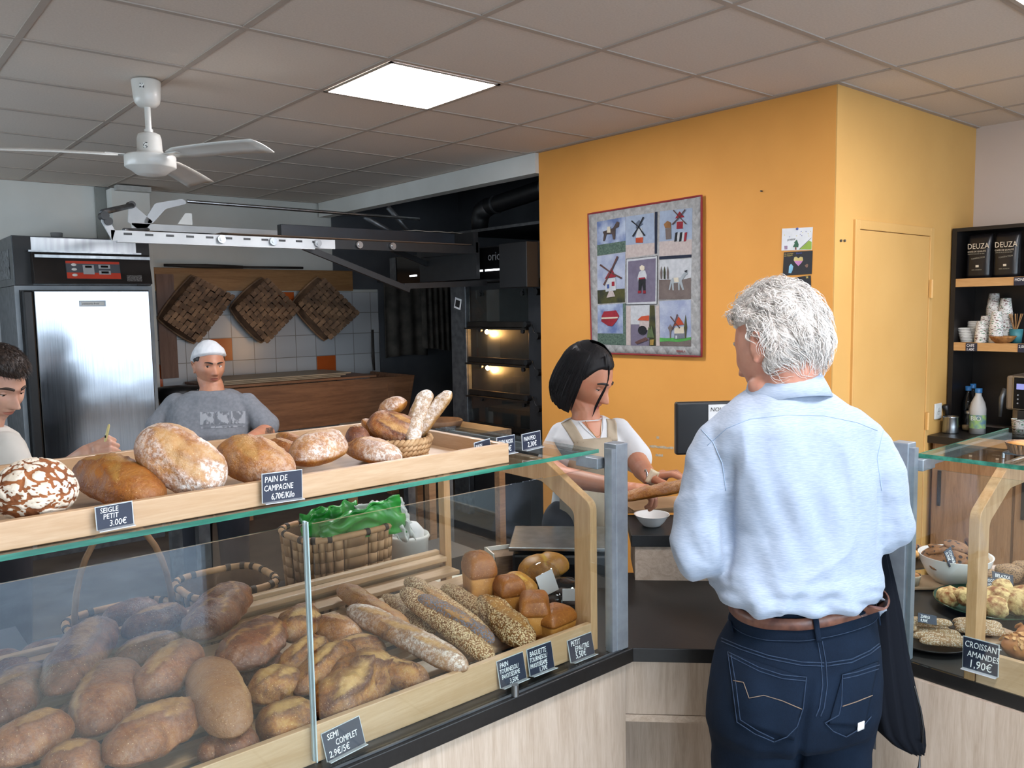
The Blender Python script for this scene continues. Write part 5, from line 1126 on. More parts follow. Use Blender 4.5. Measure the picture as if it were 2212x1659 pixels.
# windmills
qa('mill_body', [(505, 530), (575, 520), (565, 395), (520, 395)], WHT); qa('mill_base', [(508, 486), (574, 480), (572, 530), (508, 530)], ORF, .005); qa('mill_roof', [(510, 400), (575, 360), (540, 322), (512, 350)], fab('slate', '565f6e', '4c5563'), .006); sail(538, 385, [(582, 295), (592, 466), (482, 474), (472, 330)], 6, BLK)
qa('mill_body', [(880, 400), (945, 395), (950, 330), (880, 335)], WHT); qa('mill_star', [(884, 405), (940, 400), (944, 335), (886, 340)], REDF, .006); qa('mill_star', [(900, 395), (930, 345), (915, 370)], WHT, .007); qa('mill_roof', [(872, 308), (955, 296), (912, 244)], REDF, .006); sail(912, 295, [(966, 226), (975, 360), (846, 364), (858, 234)], 5)
for k, c_ in enumerate((BLK, WHT, BLK, WHT, REDF)): qa('skirt', [(872+22*k, 440), (892+22*k, 432), (888+20*k, 515), (862+22*k, 520)], c_, .005)
qa('basket', [(780, 400), (832, 394), (834, 494), (786, 500)], BRN, .005); qa('loaves', [(768, 360), (800, 330), (830, 345), (832, 394), (778, 396)], fab('bread', '8a6038', '74502f'), .006)
qa('donkey', [(205, 430), (300, 395), (335, 335), (358, 345), (352, 385), (322, 400), (318, 500), (300, 500), (290, 450), (240, 455), (222, 515), (208, 515), (215, 455)], DONK, .005); qa('sack', [(250, 385), (275, 382), (278, 438), (246, 440)], CREAM, .007)
qa('mill_body', [(232, 980), (326, 965), (322, 850), (226, 860)], WHT, .005); qa('mill_roof', [(225, 862), (328, 842), (284, 762)], REDF, .006); qa('path', [(262, 975), (298, 972), (318, 1022), (240, 1034)], PINK, .005); qa('mill_window', [(246, 912), (266, 910), (266, 948), (246, 950)], fab('blue', '3a4d80', '34456f'), .007); qa('mill_window', [(290, 888), (314, 886), (314, 926), (290, 928)], REDF, .007); sail(278, 800, [(345, 655), (380, 855), (218, 918), (184, 732)], 8)
qa('figure_head', [(548, 775), (545, 750), (565, 735), (588, 745), (590, 775), (570, 790)], CREAM, .006); qa('figure_shirt', [(540, 800), (560, 785), (596, 785), (610, 830), (606, 866), (594, 850), (536, 856), (530, 890), (526, 850)], WHT, .006); qa('figure_belt', [(538, 852), (596, 846), (596, 860), (538, 866)], REDF, .007); qa('figure_trousers', [(536, 866), (597, 860), (598, 965), (578, 968), (566, 900), (560, 968), (534, 968)], BLK, .006); qa('figure_shoes', [(530, 970), (560, 970), (560, 992), (530, 994)], REDF, .007); qa('figure_shoes', [(578, 968), (600, 968), (602, 994), (578, 996)], REDF, .007)
for x in (742, 772, 802): qa('cypress', [(x-9, 800), (x, 748), (x+9, 800), (x+6, 862), (x-6, 862)], FOREST if x == 772 else BRN, .005)
GD = fab('pale_donkey', '9da3a6', '8c9295'); qa('donkey', [(830, 870), (850, 850), (920, 848), (955, 800), (985, 800), (985, 820), (965, 826), (930, 880), (952, 960), (938, 965), (912, 900), (910, 965), (900, 965), (896, 896), (856, 900), (858, 966), (846, 966), (838, 900), (822, 965), (812, 960)], GD, .005); qa('sack', [(858, 852), (900, 848), (906, 890), (866, 892)], CREAM, .007); qa('ear', [(955, 790), (985, 778), (975, 805)], BLK, .008)
qa('house', [(195, 1200), (215, 1160), (325, 1150), (355, 1200), (330, 1250), (290, 1295), (250, 1290), (190, 1250)], REDF, .004); qa('windows', [(195, 1215), (345, 1208), (345, 1222), (195, 1230)], CREAM, .007)
qa('house', [(540, 1245), (630, 1240), (630, 1330), (545, 1335)], PINK, .004); qa('roof', [(524, 1240), (560, 1205), (632, 1196), (630, 1244)], ORF, .006); qa('wheel', [(570+40*cos(k*pi/7), 1332+42*sin(k*pi/7)) for k in range(14)], BLK, .007); qa('path', [(500, 1440), (600, 1395), (625, 1420), (520, 1460)], WOODF, .006); qa('reeds', [(612, 1400), (625, 1300), (640, 1330), (655, 1290), (678, 1400)], fab('reed', '5d6b45', '4b5838'), .006); qa('pot', [(640, 1420), (676, 1416), (672, 1466), (642, 1468)], fab('pot', 'a08340', '8d7238'), .007)
qa('house', [(862, 1310), (950, 1300), (952, 1360), (864, 1362)], CREAM, .005); qa('house', [(862, 1362), (960, 1360), (966, 1405), (862, 1412)], fab('stone', '62656e', '6d7079', 60), .005); qa('roof', [(862, 1290), (952, 1280), (902, 1206)], ORF, .006); qa('mill_window', [(876, 1380), (890, 1380), (890, 1408), (876, 1410)], WHT, .007); sail(872, 1260, [(893, 1186), (845, 1325), (830, 1206), (915, 1312)], 5)
for x, m_ in ((826, BRN), (966, FOREST)): qa('tree', [(x-(22 if x < 900 else 14), 1310), (x, 1190 if x > 900 else 1278), (x+(22 if x < 900 else 14), 1310), (x+6, 1345), (x+4, 1405), (x-4, 1405), (x-6, 1345)], m_, .006)
_u, _v = qc(950, 1560); text('IBERIKLA', .016, RED, qt, Q(.80, .025, .012), (0, -1, 0), (0, 0, 1), 'stitched_writing')
# ================================================================ drawings pinned on the wall
DX = 1.8285
def sheet(corners, mat, label, group='children\'s drawings pinned on the orange wall'):
    P = [ax(x, y, DX) for x, y in corners]; t = thing('drawing', sum(P, V())/4, label, 'drawing', group)
    part('sheet', MB().prism(P, (-.0012, 0, 0)), mat, t)
    def on(pts, m, name='mark', d=.0014): part(name, MB().prism([ax(x, y, DX-d) for x, y in pts], (-.0004, 0, 0)), m, t)
    return t, on
def dc(x, y): return 1660+x*.199, 470+y*.199
KB = M('black_scratch_card', '141417', '1a1a1e', rough=.6)
t, on = sheet([dc(150, 120), dc(482, 104), dc(470, 352), (dc(142, 358))], PAPER, 'white child drawing of a fir tree and a green hill, top of the pinned drawings')
on([dc(338, 346), dc(440, 250), dc(470, 262), dc(468, 346)], M('felt_green', '9db84a', '8aa83c'), 'green_hill'); on([dc(265, 320), dc(285, 280), dc(278, 270), dc(308, 238), dc(328, 290), dc(324, 322)], M('felt_dark_green', '2f6b4a', '28573d'), 'fir_tree'); on([dc(288, 322), dc(304, 322), dc(304, 350), dc(288, 350)], M('felt_brown', '7a3f30'), 'tree_trunk'); on([dc(172, 308), dc(206, 306), dc(206, 344), dc(174, 346)], M('felt_violet', '8a6f8a', 'a88ca0', sc=300), 'parcel'); on([dc(330, 345), dc(466, 218), dc(466, 222), dc(334, 348)], BLACK, 'pen_line', .0018)
for k, (x, y) in enumerate(((175, 190), (232, 210), (306, 198), (356, 152), (372, 160), (408, 152), (458, 150), (362, 196), (440, 200), (345, 182), (430, 176))): on([dc(x-5, y), dc(x, y-6), dc(x+5, y), dc(x, y+6)], (M('felt_yellow', 'd8c860'), M('felt_blue', '4a5a9a'))[k % 2], 'star')
text('JOYEUX', .012, BLACK, t, ax(*dc(205, 252), DX-.002), (0, -1, 0), (0, 0, 1), 'writing'); part('drawing_pin', MB().ball(ax(*dc(312, 122), DX-.003), .006, 10, 6), MATS['felt_blue'], t)
t, on = sheet([dc(168, 378), dc(480, 358), dc(470, 612), dc(156, 630)], KB, 'black scratch card with a coloured heart, second of the pinned drawings')
hp = [(325, 526), (290, 490), (274, 462), (280, 432), (300, 424), (325, 442), (350, 424), (372, 432), (376, 462), (358, 492)]
on([dc(*p) for p in hp], M('heart_yellow', 'cfc07a', 'c0a860'), 'heart'); on([dc(*p) for p in [(325, 526), (290, 490), (280, 470), (370, 470), (358, 492)]], M('heart_pink', 'c98ab8', 'b878a8'), 'heart', .002); on([dc(218, 602), (dc(224, 530)), dc(245, 500), dc(270, 530), dc(262, 570), dc(246, 604)], M('heart_blue', '8cc0d8', '70a8c8'), 'gift'); on([dc(395, 520), dc(420, 500), dc(432, 512), dc(425, 540), dc(408, 542)], M('felt_brown2', '7a5a48'), 'squiggle')
text('Un message', .010, M('gold_pen', 'b8a25a'), t, ax(*dc(172, 405), DX-.002), (0, -1, .04), (0, 0, 1), 'writing'); text('au magique', .010, MATS['gold_pen'], t, ax(*dc(172, 424), DX-.002), (0, -1, .04), (0, 0, 1), 'writing'); text('Bonne', .012, MATS['felt_blue'], t, ax(*dc(300, 398), DX-.002), (0, -1, .04), (0, 0, 1), 'writing')
t, on = sheet([dc(162, 662), dc(458, 628), dc(470, 858), dc(172, 880)], KB, 'black scratch card with golden stars, third of the pinned drawings')
for x, y, r in ((190, 690, 18), (190, 745, 20), (232, 670, 10), (300, 660, 12), (420, 648, 18), (280, 800, 30), (340, 760, 12), (420, 770, 16), (440, 800, 14), (360, 810, 16), (245, 780, 10)):
    on([dc(x+r*(1 if k % 2 == 0 else .45)*sin(k*pi/5), y-r*(1 if k % 2 == 0 else .45)*cos(k*pi/5)) for k in range(10)], MATS['gold_pen'], 'star')
text('JOYEUX', .016, M('dim_blue_pen', '3a4a6a'), t, ax(*dc(220, 745), DX-.002), (0, -1, .05), (0, 0, 1), 'writing')
t, on = sheet([dc(380, 925), dc(510, 905), dc(530, 1060), dc(400, 1080)], PAPER, 'white slip of paper half hidden by the customer hair')
t, on = sheet([(1735, 745), (1768, 742), (1766, 840), (1733, 842)], M('photo_print', '3a3536', '8d8684', rough=.4, sc=60), 'dark picture print just right of the customer neck')
# ================================================================ coffee corner on the right
SB = M('black_shelf_laminate', '171414', '1c1918', rough=.4)
SHX = 3.12
un = thing('shelf_unit', (3.27, -1.5, .93), 'tall black open shelf unit with pale wood shelf fronts by the yellow wall', 'shelf')
part('side_panel', MB().box(SHX, 3.42, -.955, -.93, .965, 2.10), SB, un)
part('back_panel', MB().box(3.40, 3.42, -2.3, -.956, .965, 2.10), SB, un)
part('top_panel', MB().box(SHX, 3.40, -2.3, -.956, 2.08, 2.10), SB, un)
S1, S2 = 1.815, 1.455
SHW = wood_mat('pale_shelf_edge', 'c79c68', 'b48752', 'y', .5)
for z in (S1, S2):
    s_ = part('shelf_board', MB().box(SHX+.012, 3.40, -2.3, -.956, z-.04, z), SB, un); part('shelf_front', MB().box(SHX, SHX+.0115, -2.3, -.956, z-.045, z+.001), SHW, s_)
cc = thing('coffee_counter', (3.15, -1.6, 0), 'dark coffee counter with a wood base under the black shelf unit', 'counter')
part('top', MB().box(2.86, 3.42, -3.0, -.935, .905, .945), SB, cc)
WD = wood_mat('warm_cabinet_wood', '9a7656', '7f5e42', 'z', .5, 5)
part('cabinet', MB().box(2.92, 3.42, -3.0, -.94, .0, .904), WD, cc)
for k, (a, b) in enumerate(((-1.36, -.95), (-1.80, -1.37), (-2.25, -1.81), (-2.7, -2.26))):
    d_ = part('door', MB().box(2.90, 2.919, a+.002, b-.002, .08, .90), WD, cc); part('handle', MB().box(2.885, 2.899, b-.05, b-.035, .55, .75), BLACK, d_)
# coffee bags
BAG = M('black_foil_bag', '131214', '1c1a1c', rough=.3, sc=9, bump=.3, bsc=30)
CRM = M('cream_print', 'cfc3ae', rough=.6); GRN2 = M('dim_print', '8d8878', rough=.6)
def coffee_bag(y, label, w=.13, h=.245, x=3.19, yaw=0):
    t = thing('coffee_bag', (x, y, S1), label, 'coffee bag', 'black coffee bags on the top shelf')
    rings = []
    for i in range(13):
        f = i/12; hw = w/2*(1-.04*f); hd = .034*sqrt(max(.02, 1-f**2.2))+.004; z = S1+.002+h*f
        rings.append([V((x+hd*math.copysign(abs(cos(a))**.7, cos(a)), y+hw*math.copysign(abs(sin(a))**.45, sin(a)), z)) for a in [2*pi*k/28 for k in range(28)]])
    part('pouch', MB().loft(rings), BAG, t)
    fx_ = x-.040; r, u = (0, -1, 0), (.06, 0, 1)
    text('DEUZA', .043, CRM, t, (fx_, y+.054, S1+.165), r, u, 'logo', shear=-.08, sx=.80)
    text('CAFÉS DE QUALITÉ', .012, CRM, t, (fx_-.001, y+.052, S1+.146), r, (.03, 0, 1), 'writing', shear=0, sx=.9); text('DEPUIS PLUS DE 50 ANS', .009, GRN2, t, (fx_-.001, y+.05, S1+.134), r, (0, 0, 1), 'writing', shear=0, sx=.9)
    text('TORRÉFACTION', .012, GRN2, t, (fx_-.002, y+.032, S1+.105), (0, -1, .12), (0, .12, 1), 'writing', shear=0, sx=.8)
    part('emblem', MB().box(fx_-.001, fx_, y-.008, y+.008, S1+.062, S1+.074), CRM, t); text('100% ARABICA', .009, GRN2, t, (fx_, y+.03, S1+.045), r, (0, 0, 1), 'writing', shear=0, sx=.9)
coffee_bag(-1.055, 'black foil coffee bag nearest the yellow wall on the top shelf')
coffee_bag(-1.195, 'black foil coffee bag, second from the yellow wall on the top shelf')
coffee_bag(-1.415, 'smaller-looking black foil coffee bag cut by the right edge of the photo', h=.21)
single('coffee_bag', MB().loft([[V((3.30+.03*cos(a), -1.30+.05*sin(a), S1+.002+.2*i/6)) for a in [2*pi*k/16 for k in range(16)]] for i in range(7)]), BAG, 'dark coffee bag turned sideways behind the gap between the labelled bags', 'coffee bag')
def tagp(y, z, lines, label, w=.06):
    c = V((SHX-.003, y, z)); t = thing('price_card', c, label, 'price card', 'small shelf edge cards')
    part('slate', MB().box(SHX-.003, SHX-.0005, y-w/2, y+w/2, z, z+.045), SLATE, t)
    for k, s in enumerate(lines): text(s, .021, CHALK, t, (SHX-.0035, y+w/2-.004, z+.024-.022*k), (0, -1, 0), (0, 0, 1), 'writing', shear=0, sx=.85, depth=.0002)
tagp(ax(2099, 740, SHX).y, S2-.046, ['CAFE', '1,40€'], 'small black CAFE 1,40€ card on the lower wooden shelf edge')
tagp(ax(2206, 740, SHX).y-.01, S2-.046, ['2,00', ''], 'small black card cut by the right edge of the photo, lower shelf edge', .05)
tagp(ax(2206, 607, SHX).y-.01, S1-.046, ['HONDURAS', ''], 'small black HONDURAS card on the upper wooden shelf edge', .09)
# paper cups
CUP = N('printed_paper_cup'); _n = CUP.noise(60, 1, CUP.co((1, 1, 3))); CUP.col(CUP.ramp(_n, [(.36, '6b4a44'), (.40, 'dedbd6'), (.62, 'dedbd6'), (.66, '4f7a58')])); CUP.set(Roughness=.6)
def cup_stack(x, y, z, n_, r, label, down=True, mat=None, lids=False, group='paper cup stacks on the shelf', lean=0):
    t = thing('cup_stack', (x, y, z), label, 'cups', group)
    for k in range(n_):
        zz = z+.001+k*.009; xo = lean*k*.004
        if lids: part('lid', MB().lathe((x, y+xo, zz), [(0, .002), (r*.9, .002), (r, 0), (r, .006), (r*.85, .010), (0, .010)], 20), mat or WHITE, t)
        elif k == n_-1: part('cup', MB().lathe((x, y+xo, zz), [(r, 0), (r*1.03, .004), (r*.98, .006), (r*.70, .085), (0, .085)], 20), mat or CUP.m, t)
        else: part('cup', MB().lathe((x, y+xo, zz), [(r, 0), (r*1.04, .002), (r*1.04, .006), (r*.97, .008), (r*.965, .0095)], 20), mat or CUP.m, t)
    return t
def sy(px, z=S2, X=3.2): return ax(px, 700, X).y
cup_stack(3.20, sy(2090), S2, 9, .034, 'leaning stack of white lids at the left of the cups', lids=True, lean=.6)
cup_stack(3.26, sy(2105, X=3.26), S2, 13, .036, 'stack of white lids behind the leftmost stack', lids=True)
cup_stack(3.16, sy(2119, X=3.16), S2, 5, .030, 'front low stack of printed paper cups')
cup_stack(3.22, sy(2128, X=3.22), S2, 8, .030, 'medium stack of printed cups behind the front low stack')
cup_stack(3.30, sy(2145, X=3.30), S2, 22, .036, 'tallest stack of printed paper cups on the shelf')
cup_stack(3.17, sy(2152, X=3.17), S2, 11, .034, 'stack of speckled paper cups behind the small wicker basket')
cup_stack(3.28, sy(2171, X=3.28), S2, 19, .036, 'right tall stack of printed paper cups next to the wooden stirrers')
y_ = ax(2168, 715, 3.16).y; single('bread_basket', MB().lathe((3.15, y_, S2), [(0, .001), (.035, .001), (.05, .015), (.065, .034), (.067, .04), (.06, .038), (.04, .012), (0, .008)], 28), M('honey_wicker', 'a9743c', '7d5128', rough=.7, sc=50, bump=.5, bsc=100), 'small flat honey-coloured wicker basket in front of the paper cups', 'basket')
y_ = ax(2196, 690, 3.24).y; tc_ = thing('stirrer_cup', (3.24, y_, S2), 'teal cup full of wooden stirrers at the right end of the lower shelf', 'cup')
part('cup', MB().lathe((3.24, y_, S2), [(0, 0), (.028, 0), (.034, .075), (.030, .075), (.026, .005), (0, .005)], 20), M('teal_card', '3f7f86', '35727a', rough=.5), tc_)
for k in range(12): a = k*2.4; part('stirrer', MB().obox((3.24+.014*cos(a), y_+.016*sin(a)+.004, S2+.10), V((.003, 0, 0)), V((0, .0008, 0)), V((.008*cos(a), .018*sin(a), .06))), M('stirrer_wood', 'b98c5c', 'a87a4b', rough=.7), tc_)
# ---- on the coffee counter
CC = .946
p = az(2053, 935, CC); single('milk_jug', MB().lathe((p.x, p.y-.0, CC), [(0, 0), (.042, 0), (.043, .004), (.041, .04), (.040, .09), (.042, .095), (.038, .094), (.037, .01), (0, .008)], 28), STEEL, 'small shiny steel jug at the left end of the coffee counter', 'jug')
jg = thing('cleaning_brush', (p.x+.09, p.y+.03, CC), 'black-handled brush standing behind the steel jug', 'brush'); part('handle', MB().tube([(p.x+.06, p.y+.035, CC+.02), (p.x+.05, p.y+.045, CC+.12), (p.x+.04, p.y+.05, CC+.15)], [.008, .012, .02], 10), BLACK, jg)
p = az(2092, 930, CC); sj = thing('sugar_pourer', (p.x, p.y, CC), 'glass sugar pourer with a metal spout', 'sugar pourer')
part('jar', MB().lathe((p.x, p.y, CC), [(0, 0), (.036, 0), (.038, .02), (.034, .06), (.024, .09), (.024, .10)], 24), glass_mat('jar_glass', (.9, .92, .93)), sj); part('sugar', MB().lathe((p.x, p.y, CC), [(0, .004), (.033, .004), (.034, .03), (0, .034)], 20), M('brown_sugar', 'a98d63', '957a52', rough=.9, sc=200), sj)
part('spout', MB().lathe((p.x, p.y, CC), [(.025, .098), (.026, .115), (.006, .118), (.004, .15), (0, .15)], 20), STEEL, sj)
def bottle(px, py, X, r, h, mat, capm, label, lab=False):
    p = ax(px, py, X); o = V((p.x, p.y, CC)); t = thing('bottle', o, label, 'bottle', 'bottles on the coffee counter')
    part('body', MB().lathe(o, [(0, 0), (r, 0), (r, h*.55), (r*.85, h*.68), (r*.4, h*.84), (r*.36, h*.92), (0, h*.92)], 24), mat, t); part('cap', MB().lathe(o, [(r*.45, h*.90), (r*.45, h), (0, h)], 18), capm, t)
    if lab:
        part('label', MB().lathe(o, [(r*1.01, h*.12), (r*1.01, h*.42)], 24), M('milk_label', '9fc26a', '5d7f95', rough=.5, sc=30), t); text('BIO', .035, PAPER, t, o+V((-r*1.04, .022, h*.3)), (0, -1, 0), (0, 0, 1), 'writing', shear=0)
BC = M('blue_cap', '2f6ea8', rough=.4); MILK = M('milk_plastic', 'b9bab8', 'c4c5c3', rough=.35)
bottle(2112, 900, 3.12, .042, .255, MILK, BC, 'white milk bottle with a green BIO label and blue cap', True)
bottle(2090, 895, 3.26, .036, .25, glass_mat('bottle_glass', (.55, .6, .62)), BC, 'clear bottle with a blue cap, left one behind the sugar pourer')
bottle(2100, 895, 3.32, .036, .26, MATS['bottle_glass'], BC, 'clear bottle with a blue cap, right one behind the milk')
cf = thing('coffee_machine', (3.16, -1.42, CC), 'silver bean-to-cup coffee machine with a black display', 'coffee machine')
MS = M('coffee_machine_silver', '8f8578', '857b6e', rough=.35, metal=.6); cy0, cy1 = -1.58, -1.275
part('body', MB().box(3.10, 3.40, cy0, cy1, CC+.02, CC+.345), MS, cf, bev=.012)
part('head', MB().box(3.0, 3.10, cy0, cy1, CC+.16, CC+.345), MS, cf, bev=.012)
part('base', MB().box(2.95, 3.40, cy0, cy1, CC+.001, CC+.03), BLACK, cf, bev=.004)
yd = -1.36
pl = part('control_panel', MB().box(2.985, 3.0, yd-.05, yd+.05, CC+.165, CC+.345), STEEL, cf, bev=.01); part('control_face', MB().box(2.981, 2.9845, yd-.042, yd+.042, CC+.172, CC+.338), BLACKG, pl, bev=.006)
part('display', MB().box(2.979, 2.9805, yd-.028, yd+.028, CC+.275, CC+.305), EM('coffee_display', '6f74a8', .5), pl)
for k in range(6): part('button', MB().cyl((2.979, yd-.02+.04*(k % 2), CC+.245-.022*(k//2)), (2.9808, yd-.02+.04*(k % 2), CC+.245-.022*(k//2)), .004, n=10), GREY, pl)
part('spout', MB().box(2.985, 3.02, yd-.022, yd+.022, CC+.10, CC+.162), BLACK, cf, bev=.004); part('spout_trim', MB().box(2.98, 2.985, yd-.027, yd-.017, CC+.09, CC+.16), STEEL, cf)
part('steam_wand', MB().tube([(3.02, cy1+.01, CC+.27), (3.0, cy1+.02, CC+.22), (2.99, cy1+.02, CC+.12)], [.014, .013, .007], 12), STEELD, cf)
part('drip_tray', MB().box(2.955, 3.06, yd-.06, yd+.06, CC+.031, CC+.038), STEELD, cf)
single('paper_cup', MB().lathe((2.975, yd+.01, CC+.039), [(0, 0), (.026, 0), (.0345, .08), (.036, .081), (.033, .080), (.025, .003), (0, .003)], 24), CUP.m, 'single printed paper cup under the coffee machine spout', 'cup')
# power socket on the yellow wall
sp = ay(2024, 888, -.921); so = thing('wall_socket', sp, 'white square power socket on the yellow wall above the coffee counter', 'socket')
part('plate', MB().box(sp.x-.045, sp.x+.045, -.930, -.9215, sp.z-.045, sp.z+.045), WHITE, so, bev=.004); part('recess', MB().cyl((sp.x, -.9325, sp.z), (sp.x, -.9302, sp.z), .021, n=24), M('socket_ring', 'c2c2bd', rough=.4), so)
for d in (-.008, .008): part('hole', MB().cyl((sp.x+d, -.9335, sp.z), (sp.x+d, -.9326, sp.z), .003, n=8), BLACK, so)
# ================================================================ pastries on the right counter
GP = 'pastries on the right counter'
Z0 = CZ+.001
def disc(c, r, h, mat, label, seed, tilt=(0, 0, 1), name='cookie', cat='cookie', group=None, lump=.12, fr=14, flat=1):
    t, u, w = MB().frame(V((0, 0, 0)), V(tilt)); vs = []; n_, m_ = 28, 12
    for i in range(m_+1):
        a = pi*i/m_
        for k in range(n_):
            b = 2*pi*k/n_; rr = sin(a)**.6; p = u*(r*rr*cos(b))+w*(r*rr*sin(b))+t*(h/2*cos(a)); nz = 1+lump*noise.noise(p*fr/.3+V((seed, 0, 0)))+.4*lump*noise.noise(p*fr+V((0, seed, 0)))
            vs.append(V(c)+p*nz)
    mb = MB().add(vs, [(i*n_+k, (i+1)*n_+k, (i+1)*n_+(k+1) % n_, i*n_+(k+1) % n_) for i in range(m_) for k in range(n_)])
    return single(name, mb, mat, label, cat, group)
def speck(key, a, b, dot, sc=70, lo=.25):
    n = N(key); v = n.vor(sc, n.co()); n.col(n.mix(n.math('LESS_THAN', v, lo), n.ramp(n.noise(50, 4), [(.3, a), (.7, b)]), dot)); n.set(Roughness=.7); n.bump(n.noise(150, 4), .5, .004); MATS[key] = n.m; return n.m
CHOC = speck('choc_chip_dough', '6b4526', '8f6238', '24140c', 60, .32); OAT = speck('pale_cookie_dough', 'b08e66', 'c4a57e', '3a2418', 70, .25)
PORC = MATS['white_porcelain']
cb0 = az(2062, 1262, Z0); cb0 = V((cb0.x, cb0.y, Z0)); BRR = .098
single('cookie_bowl', MB().lathe(cb0, [(0, 0), (.045, 0), (.05, .004), (.075, .03), (.092, .065), (BRR, .088), (BRR+.001, .090), (BRR-.004, .088), (.086, .062), (.06, .02), (0, .01)], 40), PORC, 'large white bowl of chocolate chip cookies behind the right case frame', 'bowl')
random.seed(4)
labs = ['flat chocolate cookie at the back of the white bowl', 'chocolate cookie lying on top of the white bowl, left', 'chocolate cookie on top of the white bowl, middle', 'dark cookie leaning at the left rim of the white bowl', 'pale chocolate chip cookie at the right rim of the white bowl', 'dark curled cookie standing at the right rim of the white bowl', 'chocolate cookie in the front of the white bowl, behind the COOKIES card', 'cookie in the middle of the white bowl under the top ones', 'cookie at the front left of the white bowl']
for k, (dx, dy, dz, tl, m_) in enumerate(((-.02, .04, .095, (.2, .1, 1), CHOC), (-.045, .01, .10, (-.3, .2, 1), CHOC), (.0, .0, .115, (.1, -.2, 1), CHOC), (-.06, .03, .085, (-.7, .2, 1), CHOC), (.055, -.025, .085, (.5, -.9, .6), OAT), (.065, .02, .10, (1, .1, .5), CHOC), (-.02, -.045, .085, (-.2, -.8, .8), CHOC), (.02, .02, .09, (.1, 0, 1), CHOC), (-.055, -.03, .08, (-.5, -.6, .8), CHOC))):
    disc(cb0+CR_*dx+CF_*dy+V((0, 0, dz)), .036, .016, m_, labs[k], k*3.1, CR_*tl[0]+CF_*tl[1]+V((0, 0, tl[2])), group='cookies in the white bowl')
def pcard(x, y, z, w, h, lines, label, rot=0, lean=.5, sz=.34):
    """small flat card lying on food, facing the shopper"""
    r = (CR_*cos(rot)+V((0, 0, -1))*sin(rot)).normalized(); u = (V((0, 0, 1))*cos(rot)+CR_*sin(rot)+CF_*lean).normalized(); u = (u-r*u.dot(r)).normalized(); c = az(x, y, z)
    return card(c-r*w/2-u*h/2, r, u, w, h, [(s, .12, .55-.42*k, sz, .95) for k, s in enumerate(lines)], label, rim=False, group='small black price cards on the pastries')
pcard(2052, 1203, Z0+.105, .048, .032, ['COOKIES', '0,90€'], 'small black COOKIES 0,90€ card stuck sideways in the cookie bowl', rot=1.2)
BOWLB = wood_mat('brown_bowl_wood', 'a07a58', '7d5b3e', 'x', .5)
bb = az(2180, 1278, Z0); bb.z = Z0; bb = V((bb.x, bb.y, Z0))
single('wooden_bowl', MB().lathe(bb, [(0, 0), (.06, 0), (.075, .012), (.105, .042), (.108, .046), (.10, .044), (.07, .015), (0, .01)], 36), BOWLB, 'shallow brown bowl of nutty rolls under the BELAZKA card', 'bowl')
NUT = speck('nutty_dough', '8a6a4c', 'a58560', '5a4330', 240, .42)
for k, (dx, dy, dz, r_, lb) in enumerate(((-.07, -.01, .045, .028, 'nutty roll standing at the left rim of the brown bowl'), (.0, .0, .052, .038, 'large nutty roll in the middle of the brown bowl'), (.05, .02, .055, .034, 'nutty roll right of the middle in the brown bowl'), (.055, -.045, .05, .034, 'nutty roll at the front right of the brown bowl'))):
    disc(bb+CR_*dx+CF_*dy+V((0, 0, dz)), r_, .05, NUT, lb, k*2.2, name='nut_roll', cat='pastry', group='rolls in the brown bowl')
pcard(2166, 1250, Z0+.075, .058, .030, ['BELAZKA', '1,10€'], 'small black BELAZKA 1,10€ card on the brown bowl', rot=.22)
# coconut mounds on a green plate
gp0 = az(2128, 1320, Z0); gp0 = V((gp0.x+.02, gp0.y, Z0))
single('green_plate', MB().lathe(gp0, [(0, .003), (.07, .003), (.09, .006), (.128, .022), (.132, .024), (.13, .020), (.09, .0), (0, .0)], 40), M('green_glaze', '1f4a35', '173a29', rough=.2, coat=.5), 'dark green plate of coconut mounds under the COCO card', 'plate')
COCO = M('baked_coconut', '8a4f20', 'd8bb80', sc=48, rough=.75, bump=.8, bsc=140, lo=.38, hi=.58)
cl = ['leftmost coconut mound on the green plate', 'coconut mound behind the birch post on the green plate', 'coconut mound with a brown tip right of the birch post', 'pale round coconut mound in the middle of the green plate', 'flat browned coconut mound at the front of the green plate', 'coconut mound under the COCO card', 'coconut mound at the right back of the green plate', 'broad browned coconut mound at the right front of the green plate', 'coconut mound at the far right of the green plate', 'coconut mound on top of the heap in the middle']
for k, (dx, dy, dz, r_) in enumerate(((-.095, .02, .03, .030), (-.07, -.01, .04, .026), (-.035, -.02, .045, .032), (.005, -.03, .045, .033), (-.02, -.06, .028, .034), (.0, .035, .05, .034), (.05, .04, .045, .032), (.05, -.045, .035, .040), (.095, .0, .035, .034), (.03, .0, .058, .030))):
    o = gp0+CR_*dx+CF_*dy+V((0, 0, dz)); mb = MB(); P = []
    for i in range(11):
        a = pi*i/10; P.append([o+V((r_*sin(a)**.8*cos(2*pi*j/20), r_*sin(a)**.8*sin(2*pi*j/20), r_*.85*cos(a)))*1.0+V((0, 0, 0)) for j in range(20)])
    P = [[p_+(p_-o)*(.22*noise.noise((p_-o)*60+V((k*3, 0, 0)))) for p_ in row] for row in P]
    single('coconut_mound', mb.grid(P, True, True), COCO, cl[k], 'pastry', 'coconut mounds on the green plate')
pcard(2144, 1258, Z0+.075, .050, .024, ['COCO', '0,60€'], 'small black COCO 0,60€ card on the coconut mounds', rot=.1)
